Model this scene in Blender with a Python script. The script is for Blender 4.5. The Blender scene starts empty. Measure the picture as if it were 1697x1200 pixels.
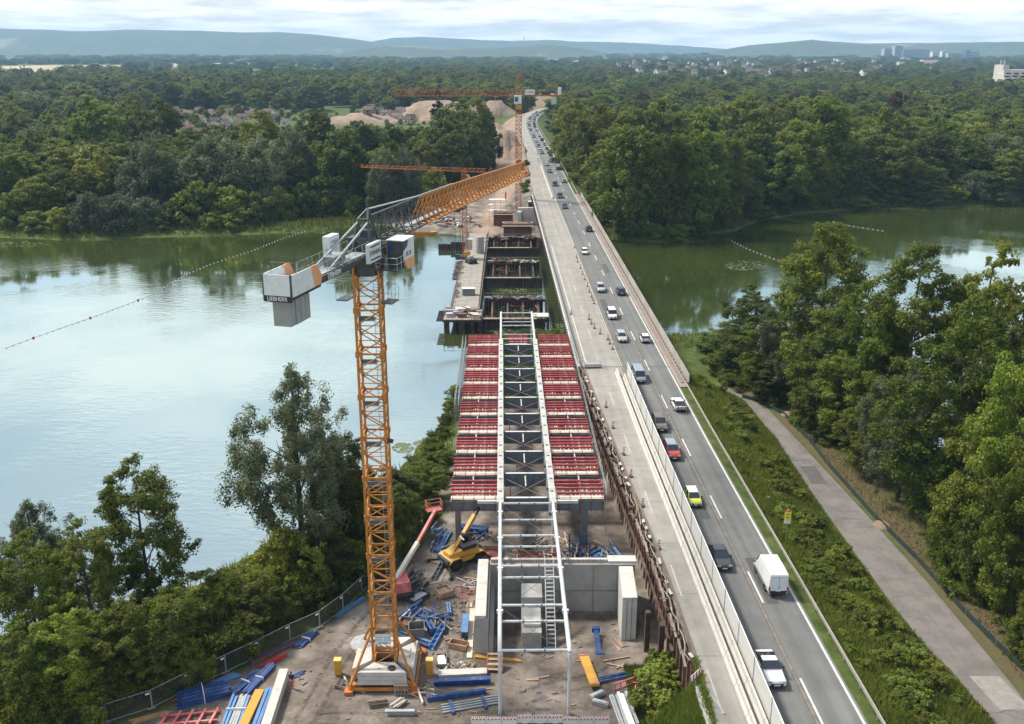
import bpy, bmesh, math, random
import numpy as np
from mathutils import Vector, Matrix
R = math.radians
SC = bpy.context.scene
COL = SC.collection

# ------------------------------------------------------------------ camera, sky, sun, exposure
cam_data = bpy.data.cameras.new('camera'); cam = bpy.data.objects.new('camera', cam_data); COL.objects.link(cam)
cam.location = (0, 0, 59.5); cam.rotation_euler = (R(90 - 18.004), 0, 0)
cam_data.sensor_width = 36; cam_data.lens = 33.94; cam_data.clip_start = 1.0; cam_data.clip_end = 60000
SC.camera = cam
SUN_EL, SUN_AZ = 52, -62          # azimuth measured from +Y (view direction) towards +X
world = bpy.data.worlds.new('World'); SC.world = world; world.use_nodes = True
def _world():
    nt = world.node_tree; N = nt.nodes; L = nt.links; N.clear()
    out = N.new('ShaderNodeOutputWorld'); bg = N.new('ShaderNodeBackground'); bg.inputs[1].default_value = 0.10
    sky = N.new('ShaderNodeTexSky'); sky.sky_type = 'NISHITA'; sky.sun_disc = False
    sky.sun_elevation = R(SUN_EL); sky.sun_rotation = R(SUN_AZ); sky.air_density = 1.0; sky.dust_density = 1.2
    tc = N.new('ShaderNodeTexCoord'); sep = N.new('ShaderNodeSeparateXYZ'); L.new(tc.outputs['Generated'], sep.inputs[0])
    zz = N.new('ShaderNodeMath'); zz.operation = 'MAXIMUM'; zz.inputs[1].default_value = 0.0; L.new(sep.outputs[2], zz.inputs[0])
    za = N.new('ShaderNodeMath'); za.operation = 'ADD'; za.inputs[1].default_value = 0.10; L.new(zz.outputs[0], za.inputs[0])
    comb = N.new('ShaderNodeCombineXYZ')
    for i in (0, 1):
        d = N.new('ShaderNodeMath'); d.operation = 'DIVIDE'; L.new(sep.outputs[i], d.inputs[0]); L.new(za.outputs[0], d.inputs[1])
        L.new(d.outputs[0], comb.inputs[i])
    mp = N.new('ShaderNodeMapping'); mp.inputs['Location'].default_value = (3.4, 1.7, 0); L.new(comb.outputs[0], mp.inputs[0])
    n1 = N.new('ShaderNodeTexNoise'); n1.inputs['Scale'].default_value = 0.55; n1.inputs['Detail'].default_value = 9; n1.inputs['Roughness'].default_value = 0.55; n1.inputs['Distortion'].default_value = 0.35
    L.new(mp.outputs[0], n1.inputs['Vector'])
    cover = N.new('ShaderNodeMapRange'); cover.inputs[1].default_value = 0.46; cover.inputs[2].default_value = 0.57; cover.clamp = True
    L.new(n1.outputs['Fac'], cover.inputs[0])
    # towards the horizon the cloud layer closes up
    hz = N.new('ShaderNodeMapRange'); hz.inputs[1].default_value = 0.24; hz.inputs[2].default_value = 0.10; L.new(sep.outputs[2], hz.inputs[0])
    mx0 = N.new('ShaderNodeMath'); mx0.operation = 'MAXIMUM'; L.new(cover.outputs[0], mx0.inputs[0]); L.new(hz.outputs[0], mx0.inputs[1])
    mx = N.new('ShaderNodeMath'); mx.operation = 'MAXIMUM'; mx.inputs[1].default_value = .40; L.new(mx0.outputs[0], mx.inputs[0])
    n2 = N.new('ShaderNodeTexNoise'); n2.inputs['Scale'].default_value = 1.15; n2.inputs['Detail'].default_value = 8; n2.inputs['Roughness'].default_value = 0.6
    L.new(mp.outputs[0], n2.inputs['Vector'])
    cr = N.new('ShaderNodeValToRGB'); e = cr.color_ramp.elements
    e[0].position = 0.40; e[0].color = (5.7, 5.8, 5.9, 1); e[1].position = 0.56; e[1].color = (8.6, 8.6, 8.6, 1)
    L.new(n2.outputs['Fac'], cr.inputs[0])
    mix = N.new('ShaderNodeMix'); mix.data_type = 'RGBA'
    L.new(mx.outputs[0], mix.inputs[0]); L.new(sky.outputs[0], mix.inputs[6]); L.new(cr.outputs[0], mix.inputs[7])
    L.new(mix.outputs[2], bg.inputs[0]); L.new(bg.outputs[0], out.inputs[0])
_world()
sun_d = bpy.data.lights.new('sun', 'SUN'); sun_d.energy = 3.8; sun_d.angle = R(10); sun_d.color = (1, 0.93, 0.80)
sun = bpy.data.objects.new('sun', sun_d); COL.objects.link(sun)
sun.rotation_euler = (R(90 - SUN_EL), 0, R(180 - SUN_AZ) + math.pi)   # checked below
_d = Vector((math.sin(R(SUN_AZ)) * math.cos(R(SUN_EL)), math.cos(R(SUN_AZ)) * math.cos(R(SUN_EL)), math.sin(R(SUN_EL))))
sun.rotation_euler = _d.to_track_quat('Z', 'Y').to_euler()
sun.location = _d * 200
vs = SC.view_settings; vs.view_transform = 'Standard'; vs.look = 'None'; vs.gamma = 1; vs.use_curve_mapping = False; vs.exposure = 0.72
SC.render.engine = 'CYCLES'; cy = SC.cycles
cy.use_denoising = True; cy.max_bounces = 6; cy.diffuse_bounces = 2; cy.glossy_bounces = 2; cy.transmission_bounces = 4
cy.transparent_max_bounces = 12; cy.volume_bounces = 0; cy.use_adaptive_sampling = True; cy.adaptive_threshold = 0.02
cy.caustics_reflective = False; cy.caustics_refractive = False; cy.sample_clamp_indirect = 4

# ------------------------------------------------------------------ helpers
def tag(o, label=None, cat=None, group=None, kind=None):
    if label: o['label'] = label
    if cat: o['category'] = cat
    if group: o['group'] = group
    if kind: o['kind'] = kind
    return o
def empty(name, loc=(0, 0, 0), rz=0.0, label=None, cat=None, group=None):
    o = bpy.data.objects.new(name, None); COL.objects.link(o); o.empty_display_size = 0.2
    o.location = loc; o.rotation_euler = (0, 0, rz)
    return tag(o, label, cat, group)
def put(name, mesh, parent=None, loc=None, rot=None, scale=None, mat=None):
    o = bpy.data.objects.new(name, mesh); COL.objects.link(o)
    if parent: o.parent = parent
    if loc is not None: o.location = loc
    if rot is not None: o.rotation_euler = rot
    if scale is not None: o.scale = scale if hasattr(scale, '__len__') else (scale,) * 3
    if mat is not None and len(mesh.materials):
        o.material_slots[0].link = 'OBJECT'; o.material_slots[0].material = mat
    return o
def copy_tree(o, parent=None):
    c = o.copy(); COL.objects.link(c); c.parent = parent
    for ch in list(o.children): copy_tree(ch, c)
    return c
def npmesh(name, v, f, mat=None, smooth=False):
    """v (n,3) array, f (m,k) array of equal-size faces"""
    me = bpy.data.meshes.new(name); v = np.asarray(v, np.float32); f = np.asarray(f, np.int32); k = f.shape[1]
    me.vertices.add(len(v)); me.vertices.foreach_set('co', v.ravel())
    me.loops.add(f.size); me.loops.foreach_set('vertex_index', f.ravel())
    me.polygons.add(len(f)); me.polygons.foreach_set('loop_start', np.arange(0, f.size, k, dtype=np.int32))
    me.polygons.foreach_set('loop_total', np.full(len(f), k, np.int32))
    if smooth: me.polygons.foreach_set('use_smooth', np.ones(len(f), bool))
    me.update(calc_edges=True)
    if mat: me.materials.append(mat)
    return me
class MB:
    def __init__(s): s.v = []; s.f = []
    def add(s, vs, fs):
        n = len(s.v); s.v += [tuple(p) for p in vs]; s.f += [tuple(i + n for i in q) for q in fs]; return s
    def box(s, c, d, rz=0.0, M=None):
        x, y, z = d[0] / 2, d[1] / 2, d[2] / 2
        P = [(-x, -y, -z), (x, -y, -z), (x, y, -z), (-x, y, -z), (-x, -y, z), (x, -y, z), (x, y, z), (-x, y, z)]
        if M is None: M = Matrix.Rotation(rz, 3, 'Z')
        P = [M @ Vector(p) + Vector(c) for p in P]
        return s.add(P, [(0, 3, 2, 1), (4, 5, 6, 7), (0, 1, 5, 4), (1, 2, 6, 5), (2, 3, 7, 6), (3, 0, 4, 7)])
    def box2(s, a, b):
        return s.box([(a[i] + b[i]) / 2 for i in range(3)], [abs(b[i] - a[i]) for i in range(3)])
    def frame(s, a, b):
        a = Vector(a); b = Vector(b); d = b - a; L = d.length; d.normalize()
        u = d.cross(Vector((0, 0, 1)))
        if u.length < 1e-4: u = Vector((1, 0, 0))
        u.normalize(); return a, b, d, u, u.cross(d) if False else d.cross(u) * -1, L
    def beam(s, a, b, w, h):
        a, b, d, u, n, L = s.frame(a, b); u = u * (w / 2); n = n * (h / 2)
        P = [a - u - n, a + u - n, a + u + n, a - u + n, b - u - n, b + u - n, b + u + n, b - u + n]
        return s.add(P, [(0, 1, 2, 3), (7, 6, 5, 4), (0, 4, 5, 1), (1, 5, 6, 2), (2, 6, 7, 3), (3, 7, 4, 0)])
    def ibeam(s, a, b, w, h, t=0.03):
        a = Vector(a); b = Vector(b); _, _, d, u, n, L = s.frame(a, b)
        o = n * (h / 2 - t / 2)
        s.beam(a + o, b + o, w, t); s.beam(a - o, b - o, w, t); s.beam(a, b, t, h - 2 * t - 0.004); return s
    def tube(s, a, b, r, n=6, r2=None, cap=True):
        a, b, d, u, w, L = s.frame(a, b); r2 = r if r2 is None else r2
        P = []
        for p, q in ((a, r), (b, r2)):
            for i in range(n):
                t = 2 * math.pi * i / n; P.append(p + u * (q * math.cos(t)) + w * (q * math.sin(t)))
        F = [(i, (i + 1) % n, n + (i + 1) % n, n + i) for i in range(n)]
        if cap: F += [tuple(range(n - 1, -1, -1)), tuple(range(n, 2 * n))]
        return s.add(P, F)
    def path(s, pts, r, n=5):
        for i in range(len(pts) - 1): s.tube(pts[i], pts[i + 1], r, n)
        return s
    def prism(s, poly, z0, z1):
        n = len(poly); P = [(x, y, z0) for x, y in poly] + [(x, y, z1) for x, y in poly]
        return s.add(P, [tuple(range(n - 1, -1, -1)), tuple(range(n, 2 * n))] + [(i, (i + 1) % n, n + (i + 1) % n, n + i) for i in range(n)])
    def prismx(s, poly, x0, x1):      # polygon in (y,z), extruded along x
        n = len(poly); P = [(x0, y, z) for y, z in poly] + [(x1, y, z) for y, z in poly]
        return s.add(P, [tuple(range(n - 1, -1, -1)), tuple(range(n, 2 * n))] + [(i, (i + 1) % n, n + (i + 1) % n, n + i) for i in range(n)])
    def loft(s, rings):
        n = len(rings[0]); P = [p for r in rings for p in r]; F = []
        for k in range(len(rings) - 1):
            for i in range(n): F.append((k * n + i, k * n + (i + 1) % n, (k + 1) * n + (i + 1) % n, (k + 1) * n + i))
        F += [tuple(range(n - 1, -1, -1)), tuple((len(rings) - 1) * n + i for i in range(n))]
        return s.add(P, F)
    def lathe(s, prof, n=12, c=(0, 0, 0)):
        rings = [[(c[0] + r * math.cos(2 * math.pi * i / n), c[1] + r * math.sin(2 * math.pi * i / n), c[2] + z) for i in range(n)] for r, z in prof]
        return s.loft(rings)
    def mesh(s, name, mat=None, smooth=None, fix=True):
        me = bpy.data.meshes.new(name); me.from_pydata(s.v, [], s.f)
        if fix:
            bm = bmesh.new(); bm.from_mesh(me); bmesh.ops.recalc_face_normals(bm, faces=bm.faces); bm.to_mesh(me); bm.free()
        if mat: me.materials.append(mat)
        if smooth is not None:
            me.polygons.foreach_set('use_smooth', [True] * len(me.polygons)); me.set_sharp_from_angle(angle=R(smooth))
        me.update(); return me
    def obj(s, name, mat, parent=None, smooth=None, **k):
        return put(name, s.mesh(name, mat, smooth), parent, **k)
    def thing(s, name, mat, label, cat, group=None, smooth=None, **k):
        return tag(s.obj(name, mat, None, smooth, **k), label, cat, group)

# ------------------------------------------------------------------ materials
MATS = {}
def mat(name, col, rough=0.6, metal=0.0, var=0.0, vscale=1.0, bump=0.0, bscale=20.0, dirt=None, dscale=0.5, dlo=0.5, dhi=0.65, spec=0.5, coords='Object', coat=0.0, rnd=0.0):
    """Principled with noise-driven value variation, stains of a second colour and fine relief"""
    if name in MATS: return MATS[name]
    m = bpy.data.materials.new(name); m.use_nodes = True; nt = m.node_tree; N = nt.nodes; L = nt.links
    b = N['Principled BSDF']; b.inputs['Roughness'].default_value = rough; b.inputs['Metallic'].default_value = metal
    b.inputs['Specular IOR Level'].default_value = spec; b.inputs['Coat Weight'].default_value = coat
    c = (*col, 1); b.inputs['Base Color'].default_value = c
    if var or bump or dirt or rnd:
        tc = N.new('ShaderNodeTexCoord')
        last = None
        if var:
            n = N.new('ShaderNodeTexNoise'); n.inputs['Scale'].default_value = vscale; n.inputs['Detail'].default_value = 6; n.inputs['Roughness'].default_value = 0.65
            L.new(tc.outputs[coords], n.inputs['Vector'])
            r = N.new('ShaderNodeMapRange'); r.inputs[1].default_value = 0.3; r.inputs[2].default_value = 0.7; r.inputs[3].default_value = 1 - var; r.inputs[4].default_value = 1 + var
            L.new(n.outputs['Fac'], r.inputs[0])
            h = N.new('ShaderNodeHueSaturation'); h.inputs['Color'].default_value = c; L.new(r.outputs[0], h.inputs['Value']); last = h.outputs[0]
        if rnd:
            oi = N.new('ShaderNodeObjectInfo'); r2 = N.new('ShaderNodeMapRange'); r2.inputs[3].default_value = 1 - rnd; r2.inputs[4].default_value = 1 + rnd
            L.new(oi.outputs['Random'], r2.inputs[0]); h2 = N.new('ShaderNodeHueSaturation'); L.new(r2.outputs[0], h2.inputs['Value'])
            if last: L.new(last, h2.inputs['Color'])
            else: h2.inputs['Color'].default_value = c
            last = h2.outputs[0]
        if dirt:
            n = N.new('ShaderNodeTexNoise'); n.inputs['Scale'].default_value = dscale; n.inputs['Detail'].default_value = 8; n.inputs['Roughness'].default_value = 0.7
            L.new(tc.outputs[coords], n.inputs['Vector'])
            r = N.new('ShaderNodeMapRange'); r.inputs[1].default_value = dlo; r.inputs[2].default_value = dhi; L.new(n.outputs['Fac'], r.inputs[0])
            mx = N.new('ShaderNodeMix'); mx.data_type = 'RGBA'; mx.inputs[7].default_value = (*dirt, 1)
            if last: L.new(last, mx.inputs[6])
            else: mx.inputs[6].default_value = c
            L.new(r.outputs[0], mx.inputs[0]); last = mx.outputs[2]
        if last: L.new(last, b.inputs['Base Color'])
        if bump:
            n = N.new('ShaderNodeTexNoise'); n.inputs['Scale'].default_value = bscale; n.inputs['Detail'].default_value = 5
            L.new(tc.outputs[coords], n.inputs['Vector']); bp = N.new('ShaderNodeBump'); bp.inputs['Strength'].default_value = bump; bp.inputs['Distance'].default_value = 0.05
            L.new(n.outputs['Fac'], bp.inputs['Height']); L.new(bp.outputs[0], b.inputs['Normal'])
    MATS[name] = m; return m
ORANGE = mat('crane_orange', (0.44, 0.175, 0.028), 0.6, var=0.28, vscale=1.1, rnd=.08, dirt=(0.17, 0.075, 0.035), dscale=2.2, dlo=0.52, dhi=0.70)
RUSTO = mat('weathered_orange', (0.42, 0.13, 0.03), 0.65, var=0.2, vscale=0.8, dirt=(0.16, 0.06, 0.03), dscale=1.0)
DGREY = mat('dark_grey_steel', (0.045, 0.052, 0.058), 0.5, var=0.2, vscale=1.5, dirt=(0.12, 0.11, 0.10), dscale=1.2, dlo=0.55, dhi=0.8)
GALV = mat('galvanised_steel', (0.36, 0.38, 0.39), 0.5, 0.4, var=0.15, vscale=2)
WPAINT = mat('white_panel', (0.62, 0.66, 0.67), 0.45, var=0.10, vscale=1.2, dirt=(0.36, 0.36, 0.34), dscale=1.4, dlo=0.54, dhi=0.8)
PEACH = mat('peach_stripe', (0.62, 0.31, 0.14), 0.5, var=0.08)
BLACKP = mat('black_lettering', (0.012, 0.013, 0.016), 0.5)
NAVY = mat('navy_bar', (0.01, 0.015, 0.06), 0.5)
LETW = mat('white_lettering', (0.75, 0.76, 0.77), 0.5)
GIRDW = mat('pale_girder_paint', (0.42, 0.42, 0.41), 0.6, var=0.16, vscale=1.6, dirt=(0.22, 0.19, 0.16), dscale=1.3, dlo=0.48, dhi=0.72)
TUBEW = mat('white_tube_paint', (0.50, 0.53, 0.545), 0.45, var=0.08, vscale=1, dirt=(0.25, 0.22, 0.19), dscale=1.1, dlo=0.56, dhi=0.8)
SGREY = mat('grey_primed_steel', (0.125, 0.15, 0.168), 0.5, var=0.18, vscale=0.9, dirt=(0.20, 0.18, 0.16), dscale=0.8, dlo=0.52, dhi=0.8)
REDF = mat('red_formwork_steel', (0.33, 0.045, 0.052), 0.6, var=0.25, vscale=1.4, rnd=.15, dirt=(0.40, 0.26, 0.23), dscale=1.6, dlo=0.50, dhi=0.78)
PLY = mat('plywood', (0.58, 0.46, 0.36), 0.7, var=0.14, vscale=1.4, dirt=(0.55, 0.52, 0.48), dscale=0.7, dlo=0.4, dhi=0.7)
WOOD = mat('raw_timber', (0.34, 0.23, 0.15), 0.8, var=0.3, vscale=2.0, rnd=0.25)
WOODG = mat('grey_timber', (0.22, 0.18, 0.145), 0.85, var=0.3, vscale=2.0, rnd=0.25)
BLUE = mat('blue_formwork_steel', (0.016, 0.058, 0.20), 0.55, var=0.3, vscale=1.6, rnd=0.3, dirt=(0.17, 0.16, 0.15), dscale=1.8, dlo=0.52, dhi=0.78)
BLUEL = mat('pale_blue_steel', (0.09, 0.22, 0.46), 0.5, var=0.2, vscale=1.0, rnd=0.2, dirt=(0.22, 0.2, 0.18), dscale=1.6, dlo=0.50, dhi=0.78)
CONC = mat('concrete', (0.30, 0.30, 0.29), 0.85, var=0.16, vscale=0.35, bump=0.25, bscale=6, dirt=(0.17, 0.165, 0.15), dscale=0.25, dlo=0.5, dhi=0.75)
CONCL = mat('pale_concrete', (0.46, 0.45, 0.42), 0.85, var=0.14, vscale=0.5, bump=0.25, bscale=8, dirt=(0.24, 0.22, 0.19), dscale=0.7, dlo=0.54, dhi=0.78)
CONCD = mat('dark_concrete', (0.17, 0.165, 0.16), 0.85, var=0.2, vscale=0.5, bump=0.25, bscale=8)
RUST = mat('rusty_sheet_pile', (0.085, 0.042, 0.028), 0.85, var=0.4, vscale=0.9, bump=0.3, bscale=9, rnd=0.3, dirt=(0.19, 0.14, 0.11), dscale=0.8, dlo=0.5, dhi=0.72)
RUSTD = mat('dark_rusty_steel', (0.045, 0.026, 0.022), 0.85, var=0.4, vscale=1.0, rnd=0.3, dirt=(0.10, 0.07, 0.055), dscale=1.0)
RUSTR = mat('red_rust_steel', (0.17, 0.06, 0.04), 0.8, var=0.3, vscale=1.2, rnd=0.2)
YEL = mat('yellow_paint', (0.52, 0.28, 0.035), 0.55, var=0.2, vscale=1.8, dirt=(0.22, 0.15, 0.08), dscale=1.8, dlo=0.5, dhi=0.75)
REDP = mat('faded_red_paint', (0.44, 0.09, 0.09), 0.5, var=0.12, vscale=1.0, dirt=(0.5, 0.32, 0.28), dscale=0.8, dlo=0.5, dhi=0.7)
SIGR = mat('signal_red', (0.50, 0.03, 0.03), 0.5); SIGW = mat('signal_white', (0.72, 0.72, 0.70), 0.5, var=0.08)
RUBBER = mat('black_rubber', (0.014, 0.014, 0.015), 0.8); BLK = mat('black_plastic', (0.02, 0.02, 0.022), 0.55)
GLASS = mat('dark_car_glass', (0.012, 0.02, 0.035), 0.06, spec=0.8); CHROME = mat('bright_rim', (0.42, 0.42, 0.44), 0.3, 0.9)
LAMP = mat('clear_lamp', (0.30, 0.33, 0.36), 0.12); TAIL = mat('tail_lamp', (0.35, 0.012, 0.012), 0.2); PLATE = mat('number_plate', (0.72, 0.73, 0.74), 0.4)
BARK = mat('tree_bark', (0.075, 0.06, 0.045), 0.9, var=0.3, vscale=1.5)
# ------------------------------------------------------------------ plan of the place (metres, camera above the origin, looking along +Y)
RNG = random.Random(7)
_ry = [0, 65, 92, 124, 160, 290, 366, 432, 514, 603, 680, 729, 783, 845, 888, 930, 960]
_rx = [29.6, 28.4, 27.85, 27.1, 26.5, 24.5, 23.1, 22.3, 20.9, 18.8, 17.4, 17.5, 19.8, 26.4, 35, 50, 68]
_wy = [0, 90, 127, 160, 300, 400, 600, 750, 900, 960]; _ww = [11.6, 11.9, 13.2, 14.5, 14.9, 14.9, 12.6, 11.5, 14.0, 18.0]
def RE(y): return np.interp(y, _ry, _rx)
def LE(y): return RE(y) - np.interp(y, _wy, _ww)
RZ = 7.5; B0, B1 = 157.0, 361.0       # road level, bridge from / to
def PL(y): return np.interp(y, [40, 73, 81, 92, 110, 138, 155, 161], [45.5, 43.1, 42.1, 40.9, 40.6, 40.9, 39.6, 36.6])
def PR(y): return np.interp(y, [40, 75, 82, 95.6, 110, 135, 152, 161], [48.2, 47.5, 47.4, 47.0, 46.1, 44.2, 42.8, 38.5])
LAKE = [(-700, 40), (-120, 58), (-80, 76), (-55, 89), (-38, 98), (-23.5, 117), (-15.5, 135.5), (-11.5, 150), (-9.3, 168), (-4, 192), (4, 199), (15, 202), (32, 201), (40, 202), (47, 199), (57, 175), (64, 145), (70, 121), (76, 100), (92, 62), (150, 20), (700, 10), (900, 420), (300, 395), (204, 386), (165, 377), (126, 373), (103, 360), (88, 347), (76, 328), (65, 321), (45, 308), (33, 313), (20, 318), (9, 306), (-7, 309), (-21, 324), (-32, 325), (-45, 340), (-61, 336), (-72, 326), (-91, 322), (-120, 317), (-141, 311), (-170, 317), (-260, 330), (-420, 380), (-700, 400)]
WORKS = [(-50, 345), (-34, 321), (-18, 318), (-6, 300), (14, 304), (14, 372), (6, 470), (4, 620), (0, 760), (-16, 770), (-24, 640), (-34, 560), (-34, 500), (-24, 440), (-34, 395)]
SITE = [(-60, 55), (-40, 71.5), (-36, 72.6), (-33, 74.4), (-27.5, 80), (-22.5, 85.3), (-17.5, 91.5), (-13, 101), (-9.5, 112), (-9.5, 128), (-8, 150), (2, 158), (14, 158), (18, 60)]
def sdf(poly, x, y):
    p = np.array(poly, float); q = np.roll(p, -1, 0); d = np.full(x.shape, 1e9); ins = np.zeros(x.shape, bool)
    for (ax, ay), (bx, by) in zip(p, q):
        ex, ey = bx - ax, by - ay; t = np.clip(((x - ax) * ex + (y - ay) * ey) / (ex * ex + ey * ey), 0, 1)
        d = np.minimum(d, np.hypot(x - ax - t * ex, y - ay - t * ey))
        c = ((ay > y) != (by > y)) & (x < ex * (y - ay) / (ey if ey else 1e-9) + ax); ins ^= c
    return np.where(ins, -d, d)
def wob(x, y, s, k=0):
    return (np.sin(x * s + 1.3 + k) * np.cos(y * s * 1.17 - .7 + k) + .6 * np.sin(x * s * 2.3 - y * s * 1.9 + k) + .4 * np.cos(x * s * 4.1 + y * s * 3.7 + 2 * k)) / 2
def ss(a, b, t): t = np.clip((t - a) / (b - a), 0, 1); return t * t * (3 - 2 * t)
def ground_z(x, y):
    x = np.asarray(x, float); y = np.asarray(y, float)
    sl = sdf(LAKE, x, y) + 1.2 * wob(x, y, .22)
    z = np.clip(sl * 0.30, -2.5, 1.3) + np.where(sl > 0, .18 * wob(x, y, .35), 0)
    far = ss(420, 900, y) * 0.0
    site = ss(1.5, -2.5, sdf(SITE, x, y)); z = z * (1 - site) + (1.5 + .07 * wob(x, y, .5)) * site
    # excavation in front of the abutment wall
    pit = ss(-2.6, -1.6, x) * ss(13.6, 12.6, x) * ss(81.5, 91.5, y) * ss(94.5, 93.8, y); z = z - 1.35 * pit
    # right-hand land beside the path
    rl = ss(36, 39, x) * ss(170, 160, y) * ss(0, 5, sl); z = z * (1 - rl) + 2.0 * rl
    re, le = RE(y), LE(y)
    drR = np.maximum(0, x - (re + 1.5)); slopeR = np.where(y < 165, 5.4 / np.maximum(6, PL(np.clip(y, 40, 161)) - re - 1.5), 0.42)
    near = y < 260
    drL = np.maximum(0, (le - 0.15) - x)
    hl = np.where(near, drL * (1.15 + 17 * ss(71.0, 75.5, y)), drL * 0.30)
    h = (RZ - 0.12) - drR * slopeR - hl
    h = h - np.where(near, np.maximum(0, y - B0) * 1.0, np.maximum(0, B1 - y) * 0.6)
    h = h + np.where((drR > 2) & (drR < 9), .15 * wob(x, y, .8), 0)
    gone = ss(905, 960, y); h = h * (1 - gone) + z * gone
    z = np.maximum(z, h)
    # earth heaps of the works
    def heap(cx, cy, rx, ry, hh, k):
        r = np.hypot((x - cx) / rx, (y - cy) / ry) + .16 * wob(x / rx * 30, y / ry * 30, .16, k) + .06 * wob(x / rx * 30, y / ry * 30, .5, k); hv = hh * ss(1.0, 0.12, r); return np.where(hv > .02, hv, -9.0)
    z = np.maximum(z, 1.0 + heap(-8, 528, 25, 42, 17, 1)) ; z = np.maximum(z, 1.0 + heap(-62, 860, 62, 55, 16, 2))
    z = np.maximum(z, 1.0 + heap(-120, 800, 44, 30, 9, 3)); z = np.maximum(z, 1.0 + heap(-18, 900, 30, 30, 15, 4)); z = np.maximum(z, 1.0 + heap(-14, 720, 14, 40, 7, 5))
    z = np.maximum(z, 1.0 + heap(32, 985, 45, 28, 18, 6)); z = np.maximum(z, 1.0 + heap(-2, 352, 9, 14, 4.5, 7))
    return z
def gz(x, y): return float(ground_z(np.array([x]), np.array([y]))[0])
def grow(a, b, st, k):
    o = [a]
    while o[-1] < b: o.append(o[-1] + st); st *= k
    return o
def build_ground():
    fine = list(np.arange(-62, 13, 1.25)) + list(np.arange(13, 18, .3)) + list(np.arange(18, 66, 1.25))
    s = np.array([-v for v in grow(62.0, 8000, 1.3, 1.06)][::-1] + fine[1:] + grow(66.0, 8000, 1.3, 1.06))
    yy = np.array([30.0 - 3 * k for k in range(40, 0, -1)] + list(np.arange(30, 240, 1.3)) + grow(240.0, 11000, 1.35, 1.028)[1:])
    S, Y = np.meshgrid(s, yy); X = S + (RE(Y) - 28.0) * ss(200, 40, np.abs(S - 16)) * (Y < 960)
    Z = ground_z(X, Y); ny, nx = X.shape
    v = np.stack([X, Y, Z], -1).reshape(-1, 3); i = np.arange(ny * nx).reshape(ny, nx)
    f = np.stack([i[:-1, :-1], i[:-1, 1:], i[1:, 1:], i[1:, :-1]], -1).reshape(-1, 4)
    me = npmesh('ground', v, f, None, True)
    sl = sdf(LAKE, X, Y)
    dirt = np.maximum(ss(1.0, -1.5, sdf(SITE, X, Y) + .8 * wob(X, Y, .6)), ss(3, -4, sdf(WORKS, X, Y) + 2.0 * wob(X, Y, .3)))
    heapm = (Z > 3.2) & (Y > 420) & (X < RE(Y) + 70) & (X > -170) & (X < LE(np.minimum(Y, 955)) - .5 + np.where(Y > 905, 200, 0))
    dirt = np.maximum(dirt, heapm * 1.0)
    road_l = ss(5.5, 2.5, np.abs(X - np.interp(Y, [300, 330, 360, 420, 480], [-10, -8, -6, 0, 6]))) * (Y > 305) * (Y < 482)
    sand = np.maximum(heapm * (0.75 + .25 * wob(X, Y, .2)), road_l)
    litter = ss(0, 1.0, X - PR(np.clip(Y, 40, 161))) * ss(12, 2.0, X - PR(np.clip(Y, 40, 161))) * (Y < 170)
    fields = ss(.1, .35, wob(X, Y * .55, .0021, 3)) * (Y > 2300)
    ca = me.color_attributes.new('gm', 'FLOAT_COLOR', 'POINT')
    ca.data.foreach_set('color', np.stack([dirt, np.clip(sand, 0, 1), litter, fields], -1).astype(np.float32).ravel())
    m = bpy.data.materials.new('ground_cover'); m.use_nodes = True; nt = m.node_tree; N = nt.nodes; L = nt.links; b = N['Principled BSDF']; b.inputs['Roughness'].default_value = 0.95
    b.inputs['Specular IOR Level'].default_value = 0.2
    tc = N.new('ShaderNodeTexCoord'); at = N.new('ShaderNodeAttribute'); at.attribute_name = 'gm'; sep = N.new('ShaderNodeSeparateColor'); L.new(at.outputs['Color'], sep.inputs[0])
    def noise(sc, det=8, ro=.65):
        n = N.new('ShaderNodeTexNoise'); n.inputs['Scale'].default_value = sc; n.inputs['Detail'].default_value = det; n.inputs['Roughness'].default_value = ro; L.new(tc.outputs['Object'], n.inputs['Vector']); return n.outputs['Fac']
    def ramp(src, *st):
        r = N.new('ShaderNodeValToRGB'); e = r.color_ramp.elements
        while len(e) < len(st): e.new(.5)
        for k, (p, c) in enumerate(st): e[k].position = p; e[k].color = (*c, 1)
        L.new(src, r.inputs[0]); return r.outputs[0]
    def mixc(f, a, bb):
        x = N.new('ShaderNodeMix'); x.data_type = 'RGBA'; L.new(f, x.inputs[0]); L.new(a, x.inputs[6]); L.new(bb, x.inputs[7]); return x.outputs[2]
    grass = ramp(noise(.5), (.3, (.035, .048, .012)), (.5, (.062, .090, .020)), (.7, (.11, .125, .038)))
    dirtc = ramp(noise(.22, 10, .7), (.30, (.055, .043, .035)), (.42, (.11, .09, .075)), (.55, (.19, .163, .14)), (.68, (.30, .27, .24)))
    sandc = ramp(noise(.16, 12, .85), (.34, (.15, .10, .072)), (.5, (.27, .195, .145)), (.66, (.37, .29, .225)))
    litc = ramp(noise(1.2, 8, .8), (.3, (.06, .05, .03)), (.5, (.12, .085, .055)), (.7, (.07, .085, .03)))
    fieldc = ramp(noise(.0016, 3, .5), (.35, (.10, .13, .05)), (.5, (.42, .34, .20)), (.65, (.50, .40, .25)))
    c = mixc(sep.outputs['Blue'], grass, litc); c = mixc(sep.outputs['Red'], c, dirtc); c = mixc(sep.outputs['Green'], c, sandc)
    c = mixc(at.outputs['Alpha'], c, fieldc)
    L.new(c, b.inputs['Base Color'])
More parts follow.
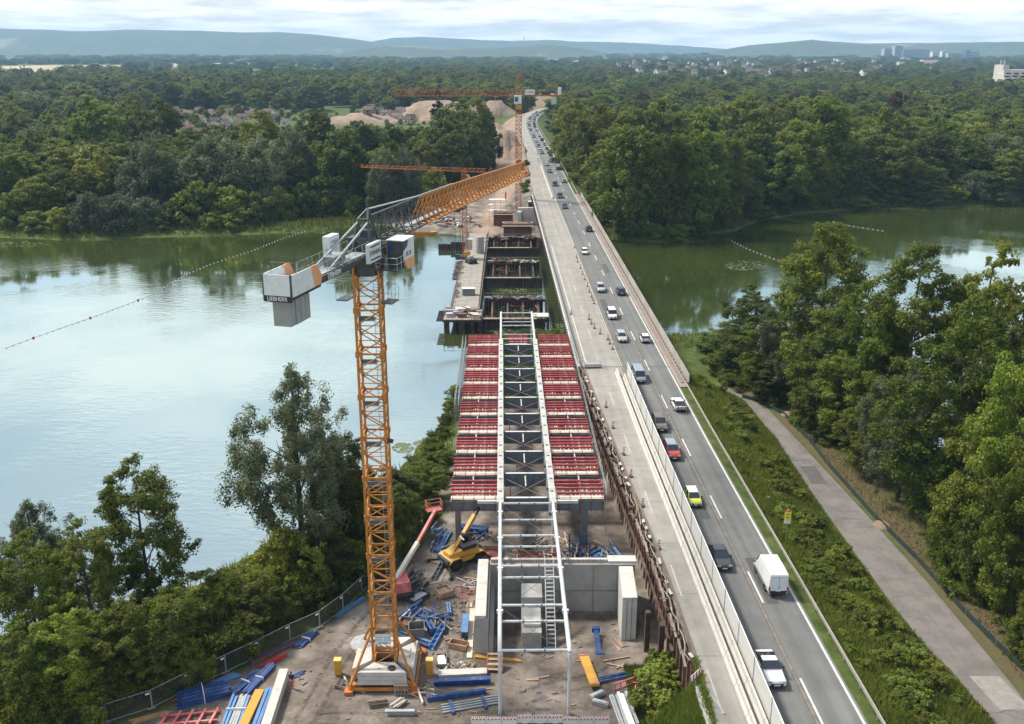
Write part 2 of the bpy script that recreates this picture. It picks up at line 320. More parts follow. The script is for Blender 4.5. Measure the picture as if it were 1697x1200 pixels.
    bp = N.new('ShaderNodeBump'); bp.inputs['Strength'].default_value = .6; bp.inputs['Distance'].default_value = .15; L.new(noise(1.6, 8, .7), bp.inputs['Height']); L.new(bp.outputs[0], b.inputs['Normal'])
    me.materials.append(m); tag(put('ground', me), 'earth and grass terrain around the lake and works', kind='structure')
build_ground()

def build_water():
    m = bpy.data.materials.new('lake_water'); m.use_nodes = True; nt = m.node_tree; N = nt.nodes; L = nt.links; N.remove(N['Principled BSDF']); out = N['Material Output']
    dif = N.new('ShaderNodeBsdfDiffuse'); glo = N.new('ShaderNodeBsdfGlossy'); glo.inputs['Roughness'].default_value = 0.05; glo.inputs['Color'].default_value = (.80, .95, .97, 1)
    tc = N.new('ShaderNodeTexCoord')
    n0 = N.new('ShaderNodeTexNoise'); n0.inputs['Scale'].default_value = .02; n0.inputs['Detail'].default_value = 3; L.new(tc.outputs['Object'], n0.inputs['Vector'])
    r0 = N.new('ShaderNodeValToRGB'); e = r0.color_ramp.elements; e[0].color = (.048, .066, .012, 1); e[1].color = (.075, .094, .018, 1); e[0].position = .35; e[1].position = .65
    L.new(n0.outputs['Fac'], r0.inputs[0]); L.new(r0.outputs[0], dif.inputs[0])
    mp = N.new('ShaderNodeMapping'); mp.inputs['Scale'].default_value = (.55, 1.15, 1); mp.inputs['Rotation'].default_value = (0, 0, .2); L.new(tc.outputs['Object'], mp.inputs[0])
    n1 = N.new('ShaderNodeTexNoise'); n1.inputs['Scale'].default_value = .75; n1.inputs['Detail'].default_value = 4; n1.inputs['Roughness'].default_value = .55; L.new(mp.outputs[0], n1.inputs['Vector'])
    n2 = N.new('ShaderNodeTexNoise'); n2.inputs['Scale'].default_value = .03; n2.inputs['Detail'].default_value = 3; L.new(tc.outputs['Object'], n2.inputs['Vector'])
    r2 = N.new('ShaderNodeMapRange'); r2.inputs[1].default_value = .42; r2.inputs[2].default_value = .62; r2.inputs[3].default_value = .03; r2.inputs[4].default_value = 1; L.new(n2.outputs['Fac'], r2.inputs[0])
    mul = N.new('ShaderNodeMath'); mul.operation = 'MULTIPLY'; L.new(n1.outputs['Fac'], mul.inputs[0]); L.new(r2.outputs[0], mul.inputs[1])
    bp = N.new('ShaderNodeBump'); bp.inputs['Strength'].default_value = .30; bp.inputs['Distance'].default_value = .25; L.new(mul.outputs[0], bp.inputs['Height'])
    L.new(bp.outputs[0], glo.inputs['Normal'])
    fr0 = N.new('ShaderNodeFresnel'); fr0.inputs['IOR'].default_value = 1.5; L.new(bp.outputs[0], fr0.inputs['Normal']); fr = N.new('ShaderNodeMapRange'); fr.inputs[3].default_value = .58; fr.inputs[4].default_value = 1.0; L.new(fr0.outputs[0], fr.inputs[0])
    mx = N.new('ShaderNodeMixShader'); L.new(fr.outputs[0], mx.inputs[0]); L.new(dif.outputs[0], mx.inputs[1]); L.new(glo.outputs[0], mx.inputs[2]); L.new(mx.outputs[0], out.inputs[0])
    me = npmesh('water', [(-900, 5, 0), (1000, 5, 0), (1000, 480, 0), (-900, 480, 0)], [(0, 1, 2, 3)], m)
    tag(put('water', me), 'calm green lake reflecting the clouded sky', kind='structure')
build_water()

# ------------------------------------------------------------------ road
def asphalt(name, lo, hi, streak):
    m = bpy.data.materials.new(name); m.use_nodes = True; nt = m.node_tree; N = nt.nodes; L = nt.links; b = N['Principled BSDF']; b.inputs['Roughness'].default_value = .85; b.inputs['Specular IOR Level'].default_value = .3
    tc = N.new('ShaderNodeTexCoord'); uv = N.new('ShaderNodeUVMap'); uv.uv_map = 'UVMap'
    n = N.new('ShaderNodeTexNoise'); n.inputs['Scale'].default_value = .35; n.inputs['Detail'].default_value = 9; n.inputs['Roughness'].default_value = .75; L.new(tc.outputs['Object'], n.inputs['Vector'])
    mp = N.new('ShaderNodeMapping'); mp.inputs['Scale'].default_value = (1.1, .012, 1); L.new(uv.outputs[0], mp.inputs[0])
    n2 = N.new('ShaderNodeTexNoise'); n2.inputs['Scale'].default_value = 1.0; n2.inputs['Detail'].default_value = 3; L.new(mp.outputs[0], n2.inputs['Vector'])
    ad = N.new('ShaderNodeMix'); ad.inputs[0].default_value = streak; L.new(n.outputs['Fac'], ad.inputs[2]); L.new(n2.outputs['Fac'], ad.inputs[3])
    r = N.new('ShaderNodeValToRGB'); e = r.color_ramp.elements; e[0].position = .36; e[1].position = .64; e[0].color = (*lo, 1); e[1].color = (*hi, 1); L.new(ad.outputs[0], r.inputs[0])
    n3 = N.new('ShaderNodeTexNoise'); n3.inputs['Scale'].default_value = .07; n3.inputs['Detail'].default_value = 4; L.new(tc.outputs['Object'], n3.inputs['Vector'])
    r3 = N.new('ShaderNodeMapRange'); r3.inputs[3].default_value = .82; r3.inputs[4].default_value = 1.18; L.new(n3.outputs['Fac'], r3.inputs[0])
    h = N.new('ShaderNodeHueSaturation'); L.new(r.outputs[0], h.inputs['Color']); L.new(r3.outputs[0], h.inputs['Value']); L.new(h.outputs[0], b.inputs['Base Color']); return m
def strip(name, m, f0, f1, y0, y1, z, step=3.0, parent=None, kind=None):
    ys = np.arange(y0, y1 + step * .5, step); a = np.stack([f0(ys), ys, np.full_like(ys, z)], -1); b = np.stack([f1(ys), ys, np.full_like(ys, z)], -1)
    n = len(ys); v = np.concatenate([a, b]); i = np.arange(n - 1); me = npmesh(name, v, np.stack([i, i + n, i + n + 1, i + 1], -1), m)
    uv = me.uv_layers.new(name='UVMap'); co = np.stack([v[:, 0] - RE(v[:, 1]), v[:, 1]], -1).astype(np.float32)
    li = np.zeros(len(me.loops), np.int32); me.loops.foreach_get('vertex_index', li); uv.data.foreach_set('uv', co[li].ravel())
    o = put(name, me, parent)
    if kind: tag(o, kind=kind)
    return o
ASPH = asphalt('worn_asphalt', (.095, .10, .10), (.165, .17, .166), .6)
OLDC = asphalt('pale_dusty_carriageway', (.20, .19, .172), (.30, .287, .262), .35)
PATHM = asphalt('cracked_path_asphalt', (.115, .105, .102), (.20, .185, .178), .2)
PAINT = mat('road_paint', (.50, .50, .48), .7, var=.18, vscale=1.2, dirt=(.26, .25, .235), dscale=1.6, dlo=.55, dhi=.75)
SPLIT = lambda y: RE(y) - np.interp(y, [60, 157, 260, 420, 700, 960], [7.9, 7.9, 7.7, 7.6, 7.0, 8.0])
road = tag(strip('road', ASPH, lambda y: SPLIT(y), lambda y: RE(y) + .45, 44, 940, RZ + .004), kind='structure')
old = tag(strip('closed_carriageway', OLDC, lambda y: LE(y) + .02, lambda y: SPLIT(y), 44, 940, RZ), kind='structure')
strip('verge_strip', mat('dusty_verge', (.27, .22, .185), .9, var=.2, vscale=.6), lambda y: RE(y) + .45, lambda y: RE(y) + 1.5, 147, 362, RZ + .0005, kind='structure')
def line(off0, off1, y0, y1, parent, name='edge_line', m=PAINT, zz=.009):
    return strip(name, m, lambda y: RE(y) + off0, lambda y: RE(y) + off1, y0, y1, RZ + zz, min(3.0, y1 - y0), parent)
line(.02, .24, 44, 930, road)
for k in range(-5, 42):          # 6 m dashes every 18 m between the two running lanes
    y = 64.0 + 18 * k
    if y > 44: line(-3.36, -3.16, y + 1.2, y + 7.2, road, 'lane_dash')
    y2 = 66.5 + 18 * k
    if y2 > 44 and y2 < 760:
        o0 = -11.15 if y2 < 100 else (-11.15 - .25 * min(1, (y2 - 100) / 60))
        line(o0, o0 + .14, y2, y2 + 6.0, old, 'lane_dash', mat('worn_road_paint', (.44, .43, .41), .8, var=.25, vscale=1.5, dirt=(.27, .26, .24), dscale=1.5, dlo=.45, dhi=.65))
strip('edge_line', PAINT, lambda y: LE(y) + .75, lambda y: LE(y) + .92, 158, 262, RZ + .009, 3, old)
line(-7.75, -7.60, 157, 420, road, 'edge_line', mat('worn_yellow_paint', (.45, .36, .22), .7, var=.2), .0085)
path = strip('path', PATHM, PL, PR, 40, 161, 2.06, 1.5, kind='structure')
strip('asphalt_patch', mat('dark_repair', (.085, .08, .08), .9, var=.2), lambda y: PL(y) + .8, lambda y: PL(y) + 3.0, 122, 128, 2.068, 2, path)
strip('asphalt_patch', mat('pale_repair', (.24, .225, .215), .9, var=.2), lambda y: PL(y) + 1.6, lambda y: PL(y) + 4.5, 74, 79, 2.068, 2.5, path)
for k in range(14):             # cracks in the path
    y = RNG.uniform(60, 150); w = .022; x0 = RNG.uniform(0, 2); ang = RNG.uniform(-.25, .25); ln = RNG.uniform(1.5, 4)
    mb = MB(); px = float(PL(y)) + x0 + .3; py = y; 
    for j in range(5):
        nx = px + ln / 5; ny = py + RNG.uniform(-.35, .35)
        if nx < float(PR(y)) - .1: mb.add([(px, py - w, 2.074), (nx, ny - w, 2.074), (nx, ny + w, 2.074), (px, py + w, 2.074)], [(0, 1, 2, 3)])
        px, py = nx, ny
    if mb.f: mb.obj('crack', mat('crack_tar', (.075, .07, .066), .9), path)
# ------------------------------------------------------------------ trees
def leaf_mat(name, c0, c1, c2, trans=.48):
    m = bpy.data.materials.new(name); m.use_nodes = True; nt = m.node_tree; N = nt.nodes; L = nt.links; b = N['Principled BSDF']; b.inputs['Roughness'].default_value = .55; b.inputs['Specular IOR Level'].default_value = .25
    at = N.new('ShaderNodeAttribute'); at.attribute_name = 'lv'; oi = N.new('ShaderNodeObjectInfo')
    r = N.new('ShaderNodeValToRGB'); e = r.color_ramp.elements; e.new(.5)
    for k, c in enumerate((c0, c1, c2)): e[k].position = (.0, .5, 1.0)[k]; e[k].color = (*c, 1)
    L.new(at.outputs['Fac'], r.inputs[0])
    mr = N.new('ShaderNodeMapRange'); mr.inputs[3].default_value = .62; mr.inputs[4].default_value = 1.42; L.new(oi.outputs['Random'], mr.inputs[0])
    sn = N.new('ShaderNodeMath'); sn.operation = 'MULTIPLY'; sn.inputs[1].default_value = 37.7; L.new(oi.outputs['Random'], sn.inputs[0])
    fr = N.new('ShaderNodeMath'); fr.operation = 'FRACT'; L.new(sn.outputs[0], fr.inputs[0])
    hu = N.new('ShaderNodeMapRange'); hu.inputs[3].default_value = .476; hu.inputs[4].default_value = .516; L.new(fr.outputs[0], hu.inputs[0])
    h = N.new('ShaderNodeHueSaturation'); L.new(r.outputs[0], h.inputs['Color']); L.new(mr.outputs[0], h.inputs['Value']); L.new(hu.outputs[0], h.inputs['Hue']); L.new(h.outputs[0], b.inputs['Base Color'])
    t = N.new('ShaderNodeBsdfTranslucent'); L.new(h.outputs[0], t.inputs[0]); mx = N.new('ShaderNodeMixShader'); mx.inputs[0].default_value = trans
    L.new(b.outputs[0], mx.inputs[1]); L.new(t.outputs[0], mx.inputs[2]); L.new(mx.outputs[0], N['Material Output'].inputs[0]); return m
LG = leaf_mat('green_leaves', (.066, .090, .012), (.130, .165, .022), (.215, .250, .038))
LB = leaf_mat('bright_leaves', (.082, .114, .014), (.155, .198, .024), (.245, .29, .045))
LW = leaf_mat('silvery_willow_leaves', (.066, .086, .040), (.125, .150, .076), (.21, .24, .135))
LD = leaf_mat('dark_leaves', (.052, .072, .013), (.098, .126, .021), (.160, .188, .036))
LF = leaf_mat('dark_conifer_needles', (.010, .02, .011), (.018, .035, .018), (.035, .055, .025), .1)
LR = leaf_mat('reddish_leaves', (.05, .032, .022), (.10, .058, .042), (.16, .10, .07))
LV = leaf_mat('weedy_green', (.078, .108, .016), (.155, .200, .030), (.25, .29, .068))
def crown_mesh(name, m, seed, R_, z0, z1, prof, ncl, nlf, leaf, rc=.27, irr=.25, droop=0.0, upright=0.0, shell=.72):
    """leaf-sized faces on many uneven clumps spread through the crown; prof(t) = relative radius at relative height t"""
    g = np.random.default_rng(seed); H = z1 - z0
    t = g.random(ncl * 4); w = prof(t) + .12; t = t[g.random(len(t)) < w / w.max()][:ncl]; n = len(t)
    a = g.random(n) * 2 * np.pi; lob = 1 + irr * np.sin(a * 2 + g.random() * 6 + t * 3) + irr * .7 * np.sin(a * 3 + g.random() * 6 - t * 4)
    rad = prof(t) * R_ * lob * (.35 + .65 * np.sqrt(g.random(n))) * .86
    C = np.stack([rad * np.cos(a), rad * np.sin(a), z0 + t * H], -1); rcl = R_ * rc * (.6 + .8 * g.random(n)) * (.55 + .45 * prof(t))
    cb = g.random(n)
    NS = 6; sd_ = g.normal(size=(n, NS, 3)); sd_ /= np.linalg.norm(sd_, axis=2)[:, :, None]; sd_[:, :, 2] *= .8; so = sd_ * (rcl[:, None] * (.35 + .75 * g.random((n, NS))))[:, :, None]; sr = .34 + .36 * g.random((n, NS))
    k = g.choice(n, nlf, p=rcl ** 2 / (rcl ** 2).sum()); js = g.integers(0, NS, nlf)
    d = g.normal(size=(nlf, 3)); d[:, 2] += .35; d /= np.linalg.norm(d, axis=1)[:, None]
    rr = rcl[k] * sr[k, js] * (shell + (1.25 - shell) * g.random(nlf) ** .7)
    st = np.array([1, 1, .8 + upright])
    P = C[k] + so[k, js] * st + d * rr[:, None] * st
    if droop: P[:, 2] -= droop * (np.hypot(P[:, 0], P[:, 1]) / R_) ** 2 * g.random(nlf) * H * .3
    nrm = d * .9 + g.normal(size=(nlf, 3)) * .55 + np.array([0, 0, .35]); nrm /= np.linalg.norm(nrm, axis=1)[:, None]
    u = np.cross(nrm, g.normal(size=(nlf, 3))); u /= np.linalg.norm(u, axis=1)[:, None] + 1e-9; v = np.cross(nrm, u)
    s = leaf * (.55 + .9 * g.random(nlf))[:, None]; asp = (.5 + .4 * g.random(nlf))[:, None]
    bend = nrm * s * .18
    V = np.stack([P - u * s, P - v * s * asp - bend * 0 + bend, P + u * s * .9, P + v * s * asp + bend], 1).reshape(-1, 3)
    F = np.arange(nlf * 4).reshape(-1, 4)
    me = npmesh(name, V, F, m)
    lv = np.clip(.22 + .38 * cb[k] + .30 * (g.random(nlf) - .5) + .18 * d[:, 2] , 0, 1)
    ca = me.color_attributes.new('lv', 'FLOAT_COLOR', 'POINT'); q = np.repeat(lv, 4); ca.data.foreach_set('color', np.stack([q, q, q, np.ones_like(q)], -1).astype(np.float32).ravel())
    return me
def trunk_mesh(name, seed, h, r, z0, z1, R_, nl=7, m=BARK, lean=.04):
    g = random.Random(seed); mb = MB(); pts = []; p = Vector((0, 0, -.6)); x = y = 0
    n = 6
    for i in range(n + 1):
        f = i / n; pts.append((Vector((x, y, -.6 + f * (h + .6))), r * (1 - .82 * f) + .02)); x += g.uniform(-lean, lean) * h / n * 2; y += g.uniform(-lean, lean) * h / n * 2
    for (a, ra), (b, rb) in zip(pts, pts[1:]): mb.tube(a, b, ra, 7, rb, False)
    for k in range(nl):
        f = g.uniform(.30, .85); i = min(n - 1, int(f * n)); base = pts[i][0].lerp(pts[i + 1][0], f * n - i); ang = k * 2.4 + g.uniform(-.4, .4)
        ln = R_ * g.uniform(.55, .85) * (1.15 - .6 * f); up = g.uniform(.5, 1.1); rb = r * (1 - .8 * f) * .55
        mid = base + Vector((math.cos(ang) * ln * .5, math.sin(ang) * ln * .5, ln * .5 * up)); end = base + Vector((math.cos(ang) * ln, math.sin(ang) * ln, ln * .85 * up))
        mb.tube(base, mid, rb, 5, rb * .65, False); mb.tube(mid, end, rb * .65, 5, rb * .2, False)
        for q in range(2):
            e2 = mid + Vector((math.cos(ang + (q - .5) * 1.6) * ln * .4, math.sin(ang + (q - .5) * 1.6) * ln * .4, ln * .35)); mb.tube(mid, e2, rb * .45, 4, rb * .12, False)
    return mb.mesh(name, m, 60, fix=False)
rnd_ = lambda t: np.sqrt(np.clip(1 - (2 * t - 1.0) ** 2, 0, 1)) ** .8                 # ball
dome = lambda t: np.clip(np.sqrt(np.clip(1 - t ** 2.2, 0, 1)) * (0.75 + .25 * np.minimum(1, t * 4)), 0, 1)   # broad dome down to the ground
egg = lambda t: np.clip(np.sin(np.pi * np.clip(t, 0, 1) ** .75) ** .75, 0, 1)          # widest low
pop = lambda t: np.clip(np.sin(np.pi * (.12 + .86 * t)) ** .6, 0, 1)                    # tall
con = lambda t: np.clip(1.02 - t, 0, 1) ** .9
class Kind: pass
KINDS = {}
def kind(key, m, seed, h, R_, z0, prof, ncl, nlf, leaf, tr=.35, name='broadleaf_tree', **k):
    q = Kind(); q.crown = crown_mesh(key + '_crown', m, seed, R_, z0, h, prof, ncl, nlf, leaf, **k)
    q.trunk = trunk_mesh(key + '_trunk', seed + 99, h * .9, tr, z0, h, R_, 8); q.h = h; q.name = name; q.R = R_; KINDS[key] = q
# near kinds, fine leaves
kind('n_maple', LG, 11, 17, 5.6, 2.0, egg, 150, 48000, .115, .24, irr=.34, rc=.155, shell=.3)
kind('n_ash', LB, 12, 18, 6.0, 2.0, rnd_, 150, 46000, .12, .26, irr=.34, rc=.155, shell=.3)
kind('n_willow', LW, 13, 20, 5.4, 1.5, egg, 190, 64000, .10, .36, irr=.45, rc=.15, upright=.6, shell=.3, name='willow_tree')
kind('n_poplar', LG, 14, 24, 6.2, 1.5, pop, 240, 64000, .125, .36, irr=.30, rc=.16, shell=.3)
kind('n_alder', LD, 15, 15, 4.4, 1.0, egg, 150, 46000, .105, .22, irr=.25, rc=.18, shell=.3)
kind('n_young', LB, 16, 8, 3.4, .3, dome, 90, 24000, .10, .12, irr=.35, rc=.20, shell=.3, name='young_tree')
kind('n_bush', LG, 17, 4.2, 2.8, .1, dome, 60, 15000, .095, .08, irr=.3, rc=.24, shell=.3, name='bush')
kind('n_weed', LV, 18, 1.7, 1.5, .0, dome, 40, 6500, .095, .03, irr=.35, rc=.24, shell=.2, name='weed_bush')
# kinds for the far banks
kind('f_oak', LG, 21, 21, 8.0, 2.0, dome, 120, 17000, .31, .4, irr=.25, rc=.21, shell=.6)
kind('f_ash', LG, 22, 23, 7.0, 2.0, egg, 120, 17000, .31, .4, irr=.3, rc=.20, shell=.6)
kind('f_bright', LB, 23, 21, 7.5, 1.5, egg, 110, 17000, .31, .4, irr=.3, rc=.20, shell=.6)
kind('f_dark', LD, 24, 22, 7.4, 1.5, dome, 110, 17000, .31, .4, irr=.22, rc=.22, shell=.6)
kind('f_willow', LW, 25, 20, 9.0, .5, dome, 130, 24000, .28, .5, irr=.2, rc=.19, upright=.5, shell=.6, name='willow_tree')
kind('f_poplar', LG, 26, 29, 8.5, .8, pop, 170, 24000, .33, .5, irr=.22, rc=.19, upright=.3, shell=.5)
kind('f_bush', LG, 27, 7, 5.0, .0, dome, 64, 8000, .26, .12, irr=.3, rc=.25, name='bank_bush')
kind('f_wbush', LW, 28, 8, 6.5, .0, dome, 70, 9000, .25, .12, irr=.3, rc=.25, name='willow_bush')
kind('f_fir', LF, 29, 22, 5.5, 1.0, con, 110, 12000, .30, .3, irr=.1, rc=.18, name='fir_tree')
kind('f_red', LR, 30, 20, 7.0, 1.5, dome, 100, 13000, .31, .4, rc=.2, name='copper_beech')
def tree(key, x, y, h=None, rs=1.0, label=None, group=None, cat=None, z=None, rz=None, name=None):
    q = KINDS[key]; s = (h / q.h) if h else 1.0
    o = empty(name or q.name, (x, y, gz(x, y) - .1 if z is None else z), RNG.uniform(0, 6.28) if rz is None else rz, label, cat or ('bush' if 'bush' in q.name else 'tree'), group)
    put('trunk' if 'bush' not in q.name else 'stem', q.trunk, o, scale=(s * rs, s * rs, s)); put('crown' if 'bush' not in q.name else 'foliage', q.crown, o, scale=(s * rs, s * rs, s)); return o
def tpx(key, u, vtop, Y, w=None, label=None, group=None, sink=0, off_path=False, **k):
    """a tree whose top shows at picture row vtop (1697-wide photograph) when it stands at distance Y, in column u"""
    F_, cp, sp = 1600.0, math.cos(R(18.004)), math.sin(R(18.004))
    a = cp - (vtop - 600) / F_ * sp; d = Y / a; ztop = 59.5 - d * (sp + (vtop - 600) / F_ * cp)
    x = (u - 848.5) / F_ * d; zg = gz(x, Y); h = max(2.0, ztop - zg + sink); q = KINDS[key]; rs = 1.0
    if w: rs = (w / 2 / F_ * d) / (q.R * h / q.h)
    if off_path: x = max(x, float(PR(min(Y, 161))) + (1.2 if Y < 150 else -1) + .88 * q.R * h / q.h * rs)
    return tree(key, x, Y, h, rs, label, group, **k)
# ---- trees placed one by one along the banks
g1 = 'trees on the near bank by the site fence'
# near bank, left of the site (column, top row, distance, width in px)
tpx('n_willow', 482, 606, 101, 205, 'tall grey-green willow with sparse forked top rising behind the site fence', g1)
tpx('n_ash', 215, 775, 91, 190, 'open light green tree with clear forked trunk beside the lake', g1)
tpx('n_willow', 45, 830, 90, 165, 'grey-green willow at the lake edge beyond the open light green tree', g1)
tpx('n_alder', 572, 722, 106, 120, 'dark alder standing close behind the tall willow', g1)
for (k, u, v, Y, w) in (('n_maple', 125, 860, 84, 150), ('n_ash', 30, 900, 80, 170), ('n_young', 470, 872, 94, 130), ('n_maple', 380, 935, 88, 140), ('n_ash', 300, 965, 84, 150), ('n_alder', 640, 770, 113, 110),
                        ('n_alder', 530, 860, 98, 130), ('n_maple', 705, 760, 119, 80), ('n_alder', 600, 800, 107, 120), ('n_alder', 662, 800, 108, 70), ('n_maple', 210, 985, 78, 170), ('n_ash', 90, 1010, 75, 150), ('n_maple', 20, 1030, 73, 150), ('n_alder', 160, 1060, 75.5, 120), ('n_alder', 420, 970, 86.5, 110)):
    tpx(k, u, v, Y, w, dict(n_maple='spreading green maple', n_ash='light green ash', n_alder='dark green alder', n_young='young pale green tree')[k] + (' in the thicket close behind the mesh fence and crane' if u > 330 and Y < 100 else ' in the thicket near the red-tipped boom' if u > 330 else ' in the thicket by the fence corner'), g1)
gb = 'bushes behind the site fence'
for (u, v, Y, w) in ((350, 1010, 83, 120), (250, 1050, 78.5, 130), (440, 985, 88.5, 100), (520, 935, 92.5, 90), (580, 900, 97, 90), (150, 1100, 74.5, 120), (60, 1120, 72, 120), (300, 1060, 79, 90), (395, 1020, 84.5, 80), (690, 820, 112, 60), (10, 1150, 70, 110), (640, 870, 103, 70), (610, 905, 98, 70), (665, 855, 105.5, 50)):
    tpx('n_bush', u, v, Y, w, 'low green bush crowding against the mesh site fence', gb)
gs = 'bushes on the lake shore beside the new bridge'
for (u, v, Y, w) in ((755, 640, 163, 30), (748, 660, 156, 34), (742, 685, 149, 40), (730, 712, 142, 46), (716, 735, 136, 50), (700, 750, 130, 56), (735, 760, 131, 46), (722, 780, 126, 50), (690, 785, 124, 60), (760, 680, 152, 30)):
    tpx('n_bush', u, v, Y, w, 'dense low shrub on the shore beside the red formwork', gs)
for (u, v, Y, w) in ((845, 548, 197, 40), (870, 545, 198, 44), (895, 547, 198, 40), (918, 552, 199, 34), (905, 556, 193, 40), (935, 566, 190, 30)):
    tpx('n_bush', u, v, Y, w, 'bright green shrub at the water edge behind the last red formwork', 'shrubs at the end of the new bridge')
# right-hand bank: trees between path and lake
g2 = 'trees between the path and the lake'
def WL(k, v):
    q = dict(n_poplar='mid-green poplar', n_maple='spreading green maple', n_willow='grey-green willow', n_ash='light green ash', n_alder='dark green alder', n_young='young pale green tree')[k]
    return ('towering ' if v < 480 else 'tall ' if v < 600 else 'medium-sized ' if v < 780 else 'low ') + q + ' in the wood between asphalt path and lake'

for (k, u, v, Y, w) in (('n_poplar', 1365, 372, 150, 190), ('n_poplar', 1530, 410, 128, 220), ('n_maple', 1660, 395, 122, 200), ('n_poplar', 1440, 470, 136, 170), ('n_willow', 1340, 480, 156, 130), ('n_maple', 1250, 470, 171, 130), ('n_ash', 1290, 540, 160, 130),
                        ('n_alder', 1200, 530, 180, 110), ('n_maple', 1400, 560, 132, 150), ('n_willow', 1480, 600, 117, 140), ('n_poplar', 1600, 500, 108, 240), ('n_ash', 1690, 560, 95, 220), ('n_maple', 1550, 660, 100, 200), ('n_ash', 1640, 720, 90, 200),
                        ('n_alder', 1680, 850, 79, 170), ('n_young', 1600, 880, 87, 150), ('n_maple', 1700, 660, 86, 180), ('n_alder', 1350, 600, 141, 110), ('n_alder', 1225, 570, 172, 90), ('n_alder', 1290, 590, 155, 90), ('n_maple', 1170, 560, 187, 70), ('n_young', 1510, 790, 99, 110),
                        ('n_alder', 1570, 800, 93, 120), ('n_alder', 1630, 960, 80, 110), ('n_young', 1690, 980, 74, 120), ('n_alder', 1420, 640, 125, 100), ('n_alder', 1700, 470, 112, 150), ('n_maple', 1480, 480, 131, 130), ('n_alder', 1320, 650, 139, 70)):
    tpx(k, u, v, Y, w, WL(k, v), g2, off_path=True)
g3 = 'bushes along the foot of the wood'
for (u, v, Y, w) in ((1160, 590, 176, 60), (1195, 600, 170, 60), (1235, 618, 163, 60), (1275, 640, 155, 60), (1330, 680, 145, 60), (1130, 575, 182, 60), (1110, 590, 178, 40), (1145, 615, 168, 50), (1180, 625, 165, 40), (1560, 900, 93, 90), (1620, 1010, 82, 90), (1530, 850, 99, 70), (1680, 1060, 76, 90), (1380, 700, 138, 60)):
    tpx('n_bush', u, v, Y, w, 'low green bush at the foot of the wood by the path', g3, off_path=True)
# weeds covering the road slope
gw = 'weed clumps covering the road embankment'
n = 0
while n < 230:
    y = RNG.uniform(60, 158) if RNG.random() < .75 else RNG.uniform(60, 100); a, b = float(RE(y)) + 2.6, float(PL(y)) - .6; x = RNG.uniform(a, b) if RNG.random() < .8 else RNG.uniform(a + 2, b - 2)
    s_ = RNG.uniform(.55, 1.35) * (1.1 if a + 2.5 < x < b - 2 else .7)
    tree('n_weed', x, y, s_, RNG.uniform(.9, 1.35), 'low weedy plant clump on the embankment below the guard rail', gw, 'plant', name='weed_clump'); n += 1
for (x, y, h, r_) in ((12.6, 75.5, 1.9, 1.2), (13.8, 76.5, 2.2, 1.2), (14.6, 78.2, 2.2, 1.2), (15.0, 80.3, 1.8, 1.1), (13.0, 74.2, 1.5, 1.1), (14.6, 75.2, 1.6, 1.0), (13.4, 78.8, 1.4, 1.1), (15.2, 73.2, 1.2, 1.0), (14.2, 81.5, 1.5, 1)):
    tree('n_weed', x, y, h, r_ * 1.1, 'bushy weed growing below the rusty sheet piles', 'weeds by the sheet piles', 'plant', name='weed_clump')
for k in range(40):
    y = RNG.uniform(366, 470); tree('f_bush', float(LE(y)) - RNG.uniform(.8, 4), y, RNG.uniform(1.2, 2.6), 1.2, 'small green shrub beside the closed carriageway beyond the bridge', 'shrubs along the far road edge', name='roadside_shrub') if k < 12 else None
# far bank: first rows in view, one by one
gl = 'trees on the far bank of the wide lake'
FKN = dict(f_oak='broad mid-green oak', f_ash='tall mid-green ash', f_bright='light green tree', f_dark='dark green tree', f_willow='silvery willow', f_poplar='high green poplar', f_fir='dark pointed fir', f_bush='green bush', f_wbush='grey-green willow bush', f_red='copper beech')
def far(k, u, v, Y, w, lab=None, grp=gl):
    if not lab: lab = FKN[k] + (' in the front row on the far bank of the wide lake' if Y < 385 else ' in the wood before the allotment huts' if Y < 460 else ' between far wood and allotment huts')
    tpx(k, u, v, Y, w, lab, grp)
far('f_willow', 240, 234, 345, 108, 'rounded grey-green willow standing alone on the far bank'); far('f_willow', 355, 222, 350, 140, 'broadest silvery willow with billowing crown on the far bank'); far('f_willow', 430, 228, 354, 110, 'silvery willow merging with the broadest willow')
far('f_willow', 480, 212, 366, 90, 'silvery willow beside the light green tree'); far('f_bright', 558, 203, 362, 100, 'light green tree with open crown beside the silvery willows'); far('f_willow', 635, 247, 352, 78, 'pale willow behind the thin orange jib'); far('f_willow', 668, 243, 356, 60, 'slim pale willow beside the meadow')
for a in (('f_bright', 150, 232, 372, 110), ('f_oak', 95, 232, 380, 110), ('f_bright', 30, 245, 362, 100), ('f_ash', 0, 240, 350, 90), ('f_oak', 60, 290, 336, 90), ('f_dark', 110, 280, 345, 90), ('f_ash', 180, 225, 392, 100), ('f_dark', 300, 265, 352, 90), ('f_oak', 155, 160, 470, 110), ('f_oak', 260, 165, 480, 90), ('f_dark', 215, 160, 500, 60), ('f_ash', 370, 195, 470, 70), ('f_oak', 430, 185, 450, 80),
          ('f_dark', 520, 178, 452, 90), ('f_dark', 590, 200, 425, 80), ('f_ash', 690, 200, 452, 90), ('f_dark', 740, 190, 455, 90), ('f_oak', 790, 165, 470, 70), ('f_dark', 640, 205, 432, 80), ('f_bright', 715, 203, 440, 60), ('f_fir', 725, 150, 520, 60), ('f_oak', 760, 165, 490, 90), ('f_dark', 805, 178, 480, 50), ('f_bright', 700, 225, 410, 60), ('f_dark', 745, 215, 430, 70), ('f_dark', 780, 205, 450, 60), ('f_dark', 560, 230, 380, 60), ('f_ash', 600, 240, 372, 60)):
    far(*a)
gk = 'bushes on the far waterline'
